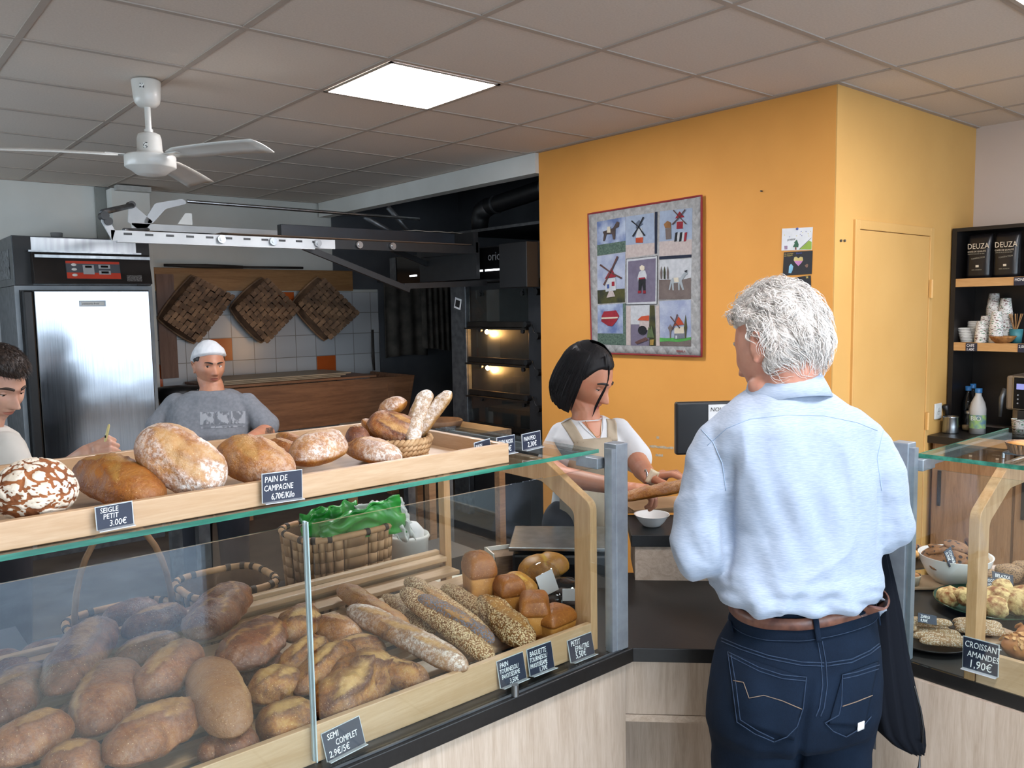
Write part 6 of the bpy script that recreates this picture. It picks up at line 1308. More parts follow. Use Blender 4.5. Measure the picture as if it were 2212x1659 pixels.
# almond sticks on plates
ST = speck('floury_stick_dough', (.27, .15, .07), (.40, .26, .13), (.58, .49, .37), 260, .42)
sp0 = az(2005, 1385, Z0); sp0 = V((sp0.x, sp0.y, Z0))
single('stick_plate', MB().lathe(sp0, [(0, .002), (.07, .002), (.095, .012), (.098, .014), (.09, .006), (0, 0)], 36, sx=1, sy=1), M('black_plate', '1c1714', '2c221c', rough=.4), 'dark plate of sugared sticks left of the birch frame', 'plate')
sl_ = ['lowest front sugared stick on the dark plate', 'second sugared stick from the front on the dark plate', 'third sugared stick from the front on the dark plate', 'back sugared stick on the dark plate', 'top sugared stick under the ZIARGI card', 'short sugared stick sticking out left of the aluminium post']
for k, (dx, dy, dz, L_) in enumerate(((.01, -.055, .018, .11), (.01, -.03, .02, .12), (.01, -.003, .022, .12), (.0, .025, .022, .12), (.0, .005, .045, .11), (-.055, .01, .03, .06))):
    o = sp0+CR_*dx+CF_*dy+V((0, 0, dz)); d_ = (CR_*.95-CF_*.25).normalized()
    loaf('sugared_stick', o-d_*L_/2, o+d_*L_/2, .026, .024, 'seed', sl_[k], 'pastry', 'sugared sticks on the dark plate', mat=ST, seed=k, nu=28, nv=20, pt=6)
pcard(2003, 1337, Z0+.062, .046, .022, ['ZIARGI', '0,90€'], 'small black ZIARGI 0,90€ card on the sugared sticks', rot=.2)
ty = az(2125, 1375, Z0); ty = V((ty.x, ty.y, Z0))
single('card_tray', MB().obox(ty+V((0, 0, .006)), CR_*.07+CF_*.03, CF_*.05-CR_*.02, V((0, 0, .002))), M('beige_card', 'b3977a', 'a3876a', rough=.8), 'beige card tray of sticks right of the birch post', 'tray')
for k, (dx, dy) in enumerate(((-.02, -.02), (-.01, .005), (.0, .03))):
    o = ty+CR_*dx+CF_*dy+V((0, 0, .021)); d_ = (CR_*.9-CF_*.3).normalized()
    loaf('sugared_stick', o-d_*.055, o+d_*.055, .028, .024, 'seed', ['front sugared stick on the beige card tray', 'middle sugared stick on the beige card tray', 'back sugared stick on the beige card tray'][k], 'pastry', 'sugared sticks on the beige tray', mat=ST, seed=k+9, nu=28, nv=20, pt=6)
# almond croissants with flaked almonds
AL = M('almond_flake', 'd3a670', 'b9803f', rough=.6, sc=60); PS = M('almond_pastry', 'a8683a', 'c58a52', rough=.45, sc=30, bump=.3)
for k, (x, y, lb) in enumerate(((2195, 1335, 'almond croissant behind, at the right edge of the photo'), (2188, 1392, 'almond croissant in front by the birch lip of the right case'), (2225, 1370, 'almond croissant mostly outside the right edge of the photo'))):
    o = az(x, y, Z0+.03); o = V((max(o.x, .09), min(o.y, -2.30), Z0+.028)); d_ = (CR_*.75-CF_*.6).normalized()
    t = thing('almond_croissant', o, lb, 'croissant', 'almond croissants in the right case'); rings = []; N_ = 18
    def sec(f):
        r_ = .036*(1-abs(f)**2.5)**.6+.002; return o+d_*(f*.075)+CF_*(.018*(1-f*f)), r_
    for i in range(N_+1):
        f = -1+2*i/N_; c_, r_ = sec(f); r_ *= 1+.06*sin(f*16); rings.append([c_+CF_*(r_*cos(2*pi*j/20))+V((0, 0, .8*r_*sin(2*pi*j/20)-.004)) for j in range(20)])
    part('pastry', MB().loft(rings), PS, t); random.seed(k); fl_ = MB()
    for j in range(90):
        f = random.uniform(-.9, .9); a = random.uniform(.1, pi-.1); c_, r_ = sec(f); n_ = CF_*cos(a)+V((0, 0, .8*sin(a))); n_.normalize(); P_ = c_+CF_*(r_*cos(a))+V((0, 0, .8*r_*sin(a)+.0))
        tt = (n_.cross(V((random.uniform(-1, 1), random.uniform(-1, 1), random.uniform(-1, 1))))).normalized(); bb_ = n_.cross(tt); e = .0065
        cc_ = P_+n_*.001; fl_.prism([cc_+tt*(e*cos(w_*pi/3))+bb_*(e*.7*sin(w_*pi/3))+n_*random.uniform(0, .002) for w_ in range(6)], n_*.0008)
    part('almond_flakes', fl_, AL, t, kind='stuff')
# muffins on a beige tray and big cookies further back
mt = az(1960, 1262, Z0); mt = V((mt.x, mt.y, Z0))
single('pastry_tray', MB().obox(mt+V((0, 0, .005)), CR_*.10, CF_*.055, V((0, 0, .0045))), MATS['beige_card'], 'beige tray of small muffins beside the customer', 'tray', bev=.003)
MUF = M('muffin_top', 'b57f4a', '8d5b30', rough=.75, sc=60, bump=.4); CASEM = M('paper_case', 'c9bba6', 'a89378', rough=.6, sc=120, stretch=(1, 1, .1))
for k, (dx, dy, lb) in enumerate(((-.065, .02, 'small muffin at the back left of the beige tray'), (-.075, -.025, 'small muffin at the front left of the beige tray'), (-.02, .012, 'small muffin in the middle of the beige tray'), (-.005, -.03, 'larger muffin at the front of the beige tray'))):
    o = mt+CR_*dx+CF_*dy+V((0, 0, .0105)); r_ = .026 if k == 3 else .022
    t = thing('muffin', o, lb, 'muffin', 'muffins on the beige tray'); part('paper_case', MB().lathe(o, [(0, 0), (r_*.8, 0), (r_, .024), (r_*1.06, .03), (r_*1.0, .03)], 30), CASEM, t); part('cake', MB().lathe(o, [(r_*.98, .024), (r_*.8, .032), (r_*.4, .036), (0, .037)], 20), MUF, t)
big = az(1940, 1215, Z0); big = V((big.x, big.y, Z0)); single('black_dish', MB().lathe(big, [(0, .002), (.08, .002), (.10, .01), (.102, .012), (.09, .004), (0, 0)], 32), MATS['black_plate'], 'black dish of golden cookies beside the customer arm', 'dish')
for k, (dx, dy, dz, lb) in enumerate(((-.04, .0, .03, 'golden cookie at the left of the black dish'), (.015, -.01, .032, 'large golden cookie in front on the black dish'), (.0, .04, .05, 'golden cookie at the back of the black dish'), (.05, .03, .04, 'chocolate cookie at the right of the black dish'))):
    disc(big+CR_*dx+CF_*dy+V((0, 0, dz)), .042, .028, M('golden_cookie', 'b98143', 'd19c5a', rough=.7, sc=50, bump=.4) if k < 3 else CHOC, lb, k*1.7, (.1*k, .1, 1), group='cookies on the black dish')
# tarts on a wire rack on the right glass top
rk = thing('cooling_rack', (.33, -2.36, GT), 'wire cooling rack with two tarts on the right glass top', 'rack')
RX0, RX1, RY0, RY1 = .14, .56, -2.62, -2.235
part('frame', MB().tube([(RX0, RY0, GT+.012), (RX1, RY0, GT+.012), (RX1, RY1, GT+.012), (RX0, RY1, GT+.012)], .0028, 6, closed=True), STEEL, rk)
for k in range(14): y = RY0+(RY1-RY0)*(k+.5)/14; part('wire', MB().cyl((RX0, y, GT+.012), (RX1, y, GT+.012), .0014, n=6), STEEL, rk)
for x, y in ((RX0, RY0), (RX1, RY0), (RX0, RY1), (RX1, RY1)): part('foot', MB().cyl((x, y, GT+.001), (x, y, GT+.012), .003, n=8), STEEL, rk)
FO = M('foil_case', 'a58a72', '7d6350', rough=.35, metal=.3, sc=160, stretch=(1, 1, .1)); TF = M('tart_filling', 'c9924a', 'a86c2e', rough=.5, sc=40, bump=.2)
for k, (px, py, lb) in enumerate(((2200, 975, 'tart in a fluted case on the wire rack, nearer one'), (2215, 952, 'tart in a fluted case on the wire rack, farther one'))):
    o = az(px, py, GT+.016); o = V((o.x, min(o.y, -2.28), GT+.0145))
    if k: o = o+V((.10, .02, 0)) if (o-prev).length < .1 else o
    prev = o; t = thing('tart', o, lb, 'tart', 'tarts on the wire rack'); vs = []
    rr = lambda a, r: r*(1+.03*sin(28*a)); n_ = 112; prof = [(.036, 0), (.046, .022), (.047, .023)]
    part('fluted_case', MB().grid([[o+V((rr(2*pi*j/n_, r)*cos(2*pi*j/n_), rr(2*pi*j/n_, r)*sin(2*pi*j/n_), h)) for j in range(n_)] for r, h in prof], True, True), FO, t); part('filling', MB().lathe(o, [(.0, .0012), (.035, .001), (.0445, .020), (.03, .024), (0, .0245)], 30), TF, t)
# ================================================================ people
def skin(key, a, b, red='b5604a'):
    n = N(key); c = n.ramp(n.noise(14, 4), [(.35, a), (.65, b)]); c = n.mix(n.math('MULTIPLY', n.ramp(n.noise(22, 3), [(.5, 0.0), (.7, 1.0)]), .25), c, red)
    n.col(c); n.set(Roughness=.5); n.b.inputs['Subsurface Weight'].default_value = .12; n.b.inputs['Subsurface Radius'].default_value = (.012, .005, .003); n.b.inputs['Subsurface Scale'].default_value = .5
    n.bump(n.noise(180, 3), .12, .001); MATS[key] = n.m; return n.m
SK_M = skin('skin_ruddy', 'c9957e', 'bc806a', 'b05c4a'); SK_W = skin('skin_tan', 'bd8468', 'b07558'); SK_B = skin('skin_olive', 'b98468', 'a9735a'); SK_Y = skin('skin_fair', 'c99e88', 'bd8e78')
EYEW = M('eye_white', 'd9d4cf', rough=.2); IRIS = M('brown_iris', '3a2417', rough=.15); BROW = M('dark_hair', '1d1614', '130f0e', rough=.55); LIPS = M('lips', 'a3574c', '944c43', rough=.45)
def g_(x, s): return exp(-(x/s)**2)
def face_point(d, o):
    """unit direction (x right, y forward, z up) -> point of the head surface, metres"""
    x, y, z = .076*d[0], .097*d[1], .118*d[2]
    t = sstep(.01, .118, -z); x *= 1-o.get('jaw', .36)*t
    if y < 0: y *= 1-.5*sstep(-.01, .09, -z)
    fr = sstep(.0, .05, y); ax_ = abs(x)
    if y > 0: y *= .95
    y += fr*(.007*g_(z+.07, .04)*g_(x, .045) + .0045*g_(z-.019, .010)*g_(x, .045) - .0105*g_(ax_-.031, .0135)*g_(z, .0115) + .0045*g_(ax_-.046, .018)*g_(z+.028, .018))
    if z < .016: k = sstep(.016, -.040, z); nz = k*(1-sstep(-.042, -.052, z) if z < -.042 else 1); y += fr*(.006+.017*k)*g_(x, .0075+.005*k)*nz*o.get('nose', 1)
    y += fr*(.007*g_(ax_-.012, .006)*g_(z+.041, .007) + .0035*exp(-(x/.021)**4)*(g_(z+.061, .004)+g_(z+.0725, .0048)) - .0035*g_(z+.0665, .0022)*exp(-(x/.023)**4) - .0035*g_(z+.085, .006)*g_(x, .02) + .009*g_(x, .018)*g_(z+.104, .014)*o.get('chin', 1))
    y -= fr*.003*g_(ax_-.026, .006)*g_(z+.058, .018)
    return V((x, y, z))
class Person:
    def __init__(s, label, org):
        s.t = thing('person', org, label, 'person'); s.mb = MB()
    def head(s, c, F, tilt=0, roll=0, sc=1.0, o={}):
        F = V(F); F.z = 0; F.normalize(); U = V((0, 0, 1)); R_ = F.cross(U)
        if roll: U, R_ = (U*cos(roll)+R_*sin(roll)), (R_*cos(roll)-U*sin(roll))
        F, U = F*cos(tilt)-U*sin(tilt), U*cos(tilt)+F*sin(tilt)
        s.c, s.F, s.U, s.R, s.sc = V(c), F, U, R_, sc; n, m = 120, 110; P = []
        for i in range(m+1):
            a = pi*i/m; P.append([s.L(face_point((sin(a)*sin(2*pi*k/n), sin(a)*cos(2*pi*k/n), cos(a)), o)) for k in range(n)])
        s.mb.grid(P, True, True)
        for sg in (-1, 1):
            M3 = Matrix((s.R, s.F, s.U)).transposed()
            pts = [V((sg*(.078+.007*sin(q2)), -.014+.017*cos(q2)*.9-.006*sin(q2), -.010+.029*sin(q2))) for q2 in [pi*k/9-pi*.35 for k in range(14)]]
            s.mb.tube([s.L(p) for p in pts], .0042*sc, 8); s.mb.ball(s.L(V((sg*.075, -.010, -.014))), (.006*sc, .014*sc, .024*sc), 14, 10, M3); s.mb.ball(s.L(V((sg*.076, -.004, -.036))), .007*sc, 10, 8)
    def L(s, p): return s.c+(s.R*p[0]+s.F*p[1]+s.U*p[2])*s.sc
    def limb(s, pts, rs): s.mb.caps([V(p) for p in pts], rs, 18)
    def hand(s, w, d, nrm, side=1, curl=(20, 25, 30, 35), sc=1, bend=1.0, spread=.0):
        d = V(d).normalized(); nrm = V(nrm); nrm = (nrm-d*nrm.dot(d)).normalized(); sd = d.cross(nrm)*side; w = V(w); mb = s.mb
        off = (.031, .0105, -.0100, -.029); ln = (.072, .080, .074, .058)
        for i in range(4):
            k = w+d*(.088*sc-(.006*sc if i == 3 else 0))+sd*off[i]*sc; mb.caps([w+sd*off[i]*.55*sc, (w+k)/2+sd*off[i]*.12*sc+nrm*.002, k], [.0145*sc, .0125*sc, .0105*sc], 12)
            a = 0; p = k; dd = (d+sd*off[i]*spread*10).normalized(); pts = [k]; rr = [.0098*sc]
            for j, f in enumerate((.45, .31, .24)):
                a += radians(curl[i])*(1 if j == 0 else 1.1*bend); q2 = dd*cos(a)-nrm*sin(a); p = p+q2*(ln[i]*f*sc); pts.append(p); rr.append((.0085, .0078, .0066)[j]*sc)
            mb.caps(pts, rr, 12)
        b = w+d*.022*sc+sd*.022*sc; t1 = (d*.55+sd*.75-nrm*.25).normalized(); t2 = (d*.85+sd*.3-nrm*.45).normalized()
        mb.caps([b-d*.01, b+t1*.040*sc, b+t1*.040*sc+t2*.032*sc, b+t1*.040*sc+t2*.055*sc], [.014*sc, .0115*sc, .0098*sc, .0082*sc], 12)
        mb.ball(w+d*.045*sc, .02*sc)
    def finish(s, mat, voxel=.0028, name='body', smooth=2):
        me = baked(s.mb, voxel, smooth, .5); s.bvh = bvh_of(me); s.body = part(name, localize(me, s.t), mat, s.t); return s.body
    def hit(s, x, z):
        """front surface of the face at local x, z"""
        o = s.L((x, .2, z)); h = s.bvh.ray_cast(o, -s.F); return h[0] if h[0] else s.L((x, .09, z))
    def face(s, gaze=(0, 0), iris=None, brow_m=None, lip_m=None, lid_up=24, lid_lo=-24, brow_w=.0026, skinm=None, expr=0):
        iris = iris or IRIS; brow_m = brow_m or BROW; lip_m = lip_m or LIPS; sc = s.sc
        for sg in (-1, 1):
            h = s.hit(sg*.031, -.001); c = h-s.F*.0088*sc+s.R*sg*(-.0005); M3 = Matrix((s.R, s.F, s.U)).transposed(); r = .0122*sc
            e = part('eye', MB().ball(c, r, 24, 16), EYEW, s.t)
            gd = (s.F+s.R*gaze[0]+s.U*gaze[1]).normalized(); _, u_, w_ = MB().frame(V((0, 0, 0)), gd)
            for nm, ang, rr, m_ in (('iris', 28, r*1.01, iris), ('pupil', 12, r*1.02, BLACK)):
                rings = [[c+gd*(rr*cos(radians(ang*i/4)))+(u_*cos(2*pi*k/18)+w_*sin(2*pi*k/18))*(rr*sin(radians(ang*i/4))) for k in range(18)] for i in range(5)]
                part(nm, MB().grid(rings, True, True), m_, e)
            def lid(e0, e1, rr, nm, mt):
                rows = []
                for i in range(7):
                    row = []
                    for k in range(17):
                        az_ = radians(-75+150*k/16); el = radians(e0+(e1-e0)*i/6)*(1 if i else 1); el0 = radians(e0)*cos(az_)**.6 if i == 0 or True else el
                        el = el0+(radians(e1)-el0)*i/6
                        row.append(c+s.R*(rr*cos(el)*sin(az_))+s.F*(rr*cos(el)*cos(az_))+s.U*(rr*sin(el)))
                    rows.append(row)
                part(nm, MB().grid(rows), mt, e, solid=.0008); return rows[0]
            edge = lid(lid_up, 95, r*1.09, 'upper_eyelid', skinm); lid(lid_lo, -95, r*1.07, 'lower_eyelid', skinm)
            part('eyelashes', MB().tube([p+s.F*.0006 for p in edge], .0009*sc, 6), BROW, e)
            bp = []
            for k in range(9):
                f = k/8; x = sg*(.012+.036*f); z = .0185+.006*sin(pi*f*.8)-.003*f+expr*(1-f)*.004
                bp.append(s.hit(x, z)+s.F*.0008)
            part('eyebrow', MB().tube(bp, [brow_w*sc*(.7+.9*sin(pi*min(1, .25+.75*k/8))) for k in range(9)], 8), brow_m, s.t)
        rows = []
        for j in range(7):
            v = -1+2*j/6; row = []
            for k in range(15):
                u = -1+2*k/14; w_ = (1-u*u)**.6; zz = -.0668+v*w_*(.0085 if v < 0 else .0070-.0012*exp(-(u/.16)**2)); row.append(s.hit(u*.0215, zz)+s.F*.0006)
            rows.append(row)
        part('lips', MB().grid(rows), lip_m, s.t)
    def hairshell(s, thick, mat, name='hair', n=90, m=70, o={}, nz=.004, fr=30):
        """closed shell: thick(x, y, z of the unit direction) > 0 where hair grows, negative sinks under the skin"""
        P = []
        for i in range(m+1):
            a = pi*i/m; row = []
            for k in range(n):
                d = (sin(a)*sin(2*pi*k/n), sin(a)*cos(2*pi*k/n), cos(a)); p = face_point(d, o); dv = V(d); t = thick(*d)
                row.append(s.L(p+dv*(t+(nz*noise.noise(dv*fr*.1*3)+nz*.5*noise.noise(V((d[0]*fr, d[1]*fr, d[2]*fr))))*(1 if t > 0 else 0))))
            P.append(row)
        return part(name, MB().grid(P, True, True), mat, s.t)
def strand(mb, root, dirs, L_, r, seg=6, sides=3):
    """thin tapered lock following a list of directions"""
    p = V(root); pts = [p]
    for k in range(seg): p = p+dirs[min(k, len(dirs)-1)]*(L_/seg); pts.append(p)
    mb.tube(pts, [r*(1-.85*(k/seg)**1.5) for k in range(seg+1)], sides, cap=False)
def hair_mat(key, a, b, c_=None, sc=60):
    n = N(key); n.col(n.ramp(n.noise(sc, 4), [(.3, a), (.5, b), (.7, c_ or b)])); n.set(Roughness=.55); n.bump(n.noise(200, 2, n.co((1, 1, .2))), .3, .002); MATS[key] = n.m; return n.m
def rings_px(rows, D, F, R_, n=40, e=.75):
    """torso rings: (pixel row, centre x, half width px, half depth m, forward offset)"""
    out = []
    for (y, cx, hw, hd, fo) in rows:
        c = ad(cx, y, D)+F*fo; w_ = hw*D/FPX
        out.append([c+R_*(w_*math.copysign(abs(cos(2*pi*k/n))**e, cos(2*pi*k/n)))+F*(hd*math.copysign(abs(sin(2*pi*k/n))**e, sin(2*pi*k/n))) for k in range(n)])
    return out
def wrinkle(me, fn):
    me.update(); ns = [v.normal.copy() for v in me.vertices]
    for v, n in zip(me.vertices, ns): v.co += n*fn(v.co)
    me.update()
def drape(bvh, x, y, off=.001):
    d = ray(x, y).normalized(); h = bvh.ray_cast(CAM, d)
    return None if h[0] is None else h[0]-d*off
def drape_line(bvh, pts, r, off=.0005, sub=8):
    out = []
    for (x0, y0), (x1, y1) in zip(pts, pts[1:]):
        for k in range(sub):
            p = drape(bvh, x0+(x1-x0)*k/sub, y0+(y1-y0)*k/sub, off)
            if p: out.append(p)
    p = drape(bvh, *pts[-1], off)
    if p: out.append(p)
    mb = MB()
    run = [out[0]]
    for a, b in zip(out, out[1:]):
        if (b-a).length > .05: break
        run.append(b)
    return mb.tube(run, r, 6) if len(run) > 1 else mb
def drape_quad(bvh, c, nu=10, nv=10, off=.0015):
    """corners (lower-left, lower-right, upper-right, upper-left) in pixels"""
    P = []; last = None
    for i in range(nv+1):
        row = []
        for j in range(nu+1):
            u, v = j/nu, i/nv; x = c[0][0]*(1-u)*(1-v)+c[1][0]*u*(1-v)+c[2][0]*u*v+c[3][0]*(1-u)*v; y = c[0][1]*(1-u)*(1-v)+c[1][1]*u*(1-v)+c[2][1]*u*v+c[3][1]*(1-u)*v
            p = drape(bvh, x, y, off) or last; last = p; row.append(p)
        P.append(row)
    return MB().grid(P)
def rot(v, deg): a = radians(deg); return V((v.x*cos(a)-v.y*sin(a), v.x*sin(a)+v.y*cos(a), v.z))
# ---------------------------------------------------------------- the customer, seen from behind
DM = 1.72
def am(x, y, f=0): return ad(x, y, DM+f)
man = Person('white-haired person in a light blue shirt and dark jeans, seen from behind at the counter', V((am(1715, 1340).x, am(1715, 1340).y, 0)))
Fb = rot(CF_, 10); Rb = Fb.cross(V((0, 0, 1)))
hc = am(1679, 745)
man.head(hc, rot(CF_, 32), radians(16), radians(4), 1.0, {'jaw': .28})
man.limb([man.L((0, -.02, -.06)), am(1692, 838, -.01), am(1700, 885, .0)], [.060, .060, .066])
man.mb.ball(man.L((-.03, .02, -.085)), (.035, .04, .03)); man.mb.ball(am(1703, 930), (.15, .08, .05), R=Matrix((Rb, Fb, V((0, 0, 1)))).transposed())
eL, wL, hL = am(1512, 1190), am(1575, 1165, .25), (CF_*.75+CR_*.5).normalized()
eR, wR, hR = am(1916, 1138), am(1868, 1150, .26), (CF_*.85-CR_*.4).normalized()
man.limb([am(1556, 965), eL, wL], [.044, .030, .020]); man.limb([am(1860, 960), eR, wR], [.046, .038, .027])
man.hand(wL, hL, V((0, 0, 1)), 1, (25, 30, 35, 40)); man.hand(wR, hR, V((0, 0, 1)), -1, (25, 30, 35, 40))
man.finish(SK_M, .0032); man.face(skinm=SK_M, brow_m=M('white_brow', 'c9c5c0'))
# wavy white hair
HG = hair_mat('white_hair', 'b9b2ac', 'e0dbd6', 'f6f2ec', 90); HG2 = hair_mat('grey_hair_under', 'a1978f', 'cbc3bc', 'ded8d1', 70)
def mh(x, y, z):
    back = sstep(.35, -.05, y); top = sstep(.25, .55, z)
    low = sstep(-.62, -.42, z+.0*y) if y < -.1 else sstep(-.25, .05, z)
    ear = g_(abs(x)-.98, .16)*g_(y+.05, .28)*g_(z+.12, .22)
    t = max(back*low, top*sstep(.95, .55, y) if y > 0 else top)
    return -.012+.024*t-.03*ear
man.hairshell(mh, HG2, 'hair', nz=.007, fr=40)
random.seed(11); mb1, mb2, mb3 = MB(), MB(), MB()
cnt = 0
while cnt < 3400:
    d = V((random.gauss(0, 1), random.gauss(0, 1), random.gauss(0, 1))).normalized()
    if mh(*d) < .006: continue
    cnt += 1; p = face_point(d, {}); root = p+d*.006
    # combed back and down with waves
    fl = V((d.x*.55+.35*noise.noise(d*3), -.75-.4*noise.noise(d*2.5+V((3, 0, 0))), -.55*max(0, 1-abs(d.z))-.25)); fl = fl-d*fl.dot(d)
    if fl.length < .01: continue
    fl.normalize(); sw = d.cross(fl); wv = noise.noise(d*3.2+V((0, 7, 0)))*2.4; L_ = random.uniform(.030, .070); dirs = []
    lift = random.uniform(.15, .8)+(.35 if d.z > .5 else 0)+(.5 if random.random() < .12 else 0)
    for k in range(7):
        a = wv+1.5*sin(k*.75+wv*3); dirs.append((man.R*1, 0)); v_ = fl*cos(a*.45)+sw*sin(a*.45)+d*(lift*(1-.28*k)); v_.normalize(); dirs[-1] = (man.R*v_.x+man.F*v_.y+man.U*v_.z)
    strand((mb1, mb2, mb3)[cnt % 3], man.L(root), dirs, L_, random.uniform(.0006, .00135), 7)
part('hair_locks', mb1, HG, man.t, kind='stuff'); part('hair_locks', mb2, hair_mat('silver_hair', 'cec8c2', 'ece8e3', 'faf7f2', 80), man.t, kind='stuff'); part('hair_locks', mb3, HG2, man.t, kind='stuff')
# shirt
SHIRT = N('light_blue_oxford'); _v = SHIRT.co((1, 1, 9)); SHIRT.col(SHIRT.ramp(SHIRT.noise(70, 4, _v), [(.35, (.285, .345, .445)), (.65, (.36, .42, .52))])); SHIRT.set(Roughness=.85); SHIRT.bump(SHIRT.noise(420, 2), .15, .001); SHIRT.b.inputs['Sheen Weight'].default_value = .15
shm = MB()
shm.loft(rings_px([(838, 1699, 66, .070, 0), (858, 1702, 92, .085, 0), (880, 1704, 142, .095, 0), (912, 1706, 178, .108, .0), (960, 1710, 186, .12, .01), (1040, 1722, 180, .128, .015), (1130, 1738, 166, .128, .02), (1205, 1733, 170, .13, .02), (1245, 1727, 181, .138, .02), (1274, 1727, 182, .138, .02), (1293, 1732, 172, .128, .02)], DM, Fb, Rb))
def sleeve(mb, pts, rs): mb.caps([V(p) for p in pts], rs, 22)
sleeve(shm, [am(1556, 962), am(1533, 1015), am(1518, 1100), am(1512, 1185), am(1545, 1185, .12), am(1570, 1168, .235)], [.054, .058, .058, .062, .056, .044])
sleeve(shm, [am(1860, 958), am(1886, 1015), am(1905, 1075), am(1914, 1138), am(1893, 1146, .12), am(1872, 1150, .235)], [.054, .057, .058, .057, .052, .044])
shme = baked(shm, .0055, 6, .6)
def wr(p):
    x, y = pj(p); a = 0
    # long soft folds: from the armpits down to the waist, horizontal bunching at the hem and elbows
    f1 = noise.noise(V((x*.012+y*.0035, y*.0028, 1)))*.014+noise.noise(V((x*.022-y*.008, y*.006, 5)))*.009
    f2 = sstep(1180, 1330, y)*(.009*noise.noise(V((x*.016, y*.035, 2)))+.005*noise.noise(V((x*.03, y*.06, 8))))
    f3 = (sstep(1580, 1540, x)+sstep(1880, 1910, x))*(.006*noise.noise(V((x*.012, y*.018, 3)))+.0015*noise.noise(V((x*.05, y*.05, 9))))
    dl = abs((x-1575)-(y-1050)*-.02); cr = -.012*exp(-(dl/11)**2)*sstep(960, 1060, y)*sstep(1290, 1200, y)
    dr = abs((x-1902)-(y-1060)*.0); cr += -.008*exp(-(dr/8)**2)*sstep(1010, 1080, y)*sstep(1210, 1170, y)
    rid = .006*(1-abs(2*((x*.004+y*.0012+noise.noise(V((x*.004, y*.004, 0)))*.8) % 1)-1))**6*sstep(900, 980, y)
    return f1+f2+f3+cr+rid
wrinkle(shme, wr); sbvh = bvh_of(shme); shirt = part('shirt', localize(shme, man.t), SHIRT.m, man.t)
SEAM = M('shirt_seam', '9db0c8', '93a7c0', rough=.9)
part('yoke_seam', drape_line(sbvh, [(1528, 962), (1570, 925), (1620, 905), (1700, 896), (1780, 898), (1850, 912), (1895, 930)], .0009), SEAM, shirt)
part('armhole_seam', drape_line(sbvh, [(1515, 928), (1540, 955), (1560, 1000), (1568, 1060)], .0010), SEAM, shirt); part('armhole_seam', drape_line(sbvh, [(1908, 930), (1895, 990), (1905, 1060)], .0009), SEAM, shirt)
# collar: stand and folded leaf round the neck
nc = am(1697, 846, -.002); cu_ = (V((0, 0, 1))*cos(.42)+man.F*sin(.30)+Rb*.10).normalized(); _, c1_, c2_ = MB().frame(V((0, 0, 0)), cu_)
def cring(h, r0, n=48): return [nc+cu_*h+(c1_*cos(2*pi*k/n)+c2_*sin(2*pi*k/n))*(r0*(1+.06*cos(4*pi*k/n))) for k in range(n)]
part('collar', MB().grid([cring(-.028, .088), cring(-.006, .083), cring(.022, .074), cring(.034, .069), cring(.037, .066), cring(.030, .064), cring(-.01, .066)], True, True), SHIRT.m, shirt, solid=.0015)
tl_ = part('shirt_tail', MB().grid([[am(1880, 1292+6*j, -.03+.012*j) for j in range(7)], [am(1900, 1288+7*j, -.045+.014*j) for j in range(7)], [am(1914, 1298+5*j, -.03+.014*j) for j in range(7)], [am(1908, 1302+5*j, .0+.012*j) for j in range(7)]]), SHIRT.m, shirt, solid=.003)
# jeans
DEN = N('dark_denim'); _f = DEN.noise(10, 4); DEN.col(DEN.mix(DEN.math('MULTIPLY', DEN.noise(500, 2, DEN.co((1, 1, .3))), .35), DEN.ramp(_f, [(.35, '0a121e'), (.65, '101b2a')]), '1d2d42')); DEN.set(Roughness=.9); DEN.bump(DEN.noise(500, 2), .3, .001)
DEN.b.inputs['Specular IOR Level'].default_value = .12
DENL = M('faded_denim_edge', '243750', '1a2a40', rough=.9, sc=120); STI = M('jeans_stitching', '8a7460', '6d5f55', rough=.9)
jm = MB()
jm.loft(rings_px([(1285, 1745, 148, .104, .02), (1318, 1745, 152, .108, .02), (1350, 1744, 156, .112, .02), (1400, 1732, 174, .125, .018), (1460, 1723, 183, .135, .012), (1520, 1716, 183, .138, .010), (1560, 1712, 180, .13, .012), (1590, 1710, 168, .10, .02)], DM, Fb, Rb, e=.85))
hl, hr_ = am(1630, 1540, .01), am(1796, 1540, .01)
def down(p, z, dx=0): return V((p.x+CR_.x*dx, p.y+CR_.y*dx, z))
jm.caps([hl, down(hl, .74, -.004), down(hl, .45, -.005), down(hl, .12, -.01)], [.096, .088, .068, .062], 24); jm.caps([hr_, down(hr_, .74, .0), down(hr_, .45, .005), down(hr_, .12, .01)], [.092, .082, .068, .062], 24)
jm.ball(am(1640, 1500, -.045), (.075, .07, .085)); jm.ball(am(1790, 1500, -.045), (.075, .07, .085))
jme = baked(jm, .0058, 5, .6)
def wj(p):
    x, y = pj(p)
    s_ = -.010*exp(-((x-(1765-(y-1400)*.16))/9)**2)*sstep(1440, 1560, y) if y < 1700 else 0
    s_ += -.006*exp(-(abs((x-1590)-(y-1480)*.85)/9)**2)*sstep(1600, 1640, x+60)*sstep(1560, 1540, y)*0
    return s_+.004*noise.noise(V((x*.02, y*.012, 4)))+sstep(1560, 1640, y)*.007*noise.noise(V((x*.012, y*.03, 6)))
wrinkle(jme, wj); jb = bvh_of(jme); jeans = part('jeans', localize(jme, man.t), DEN.m, man.t)
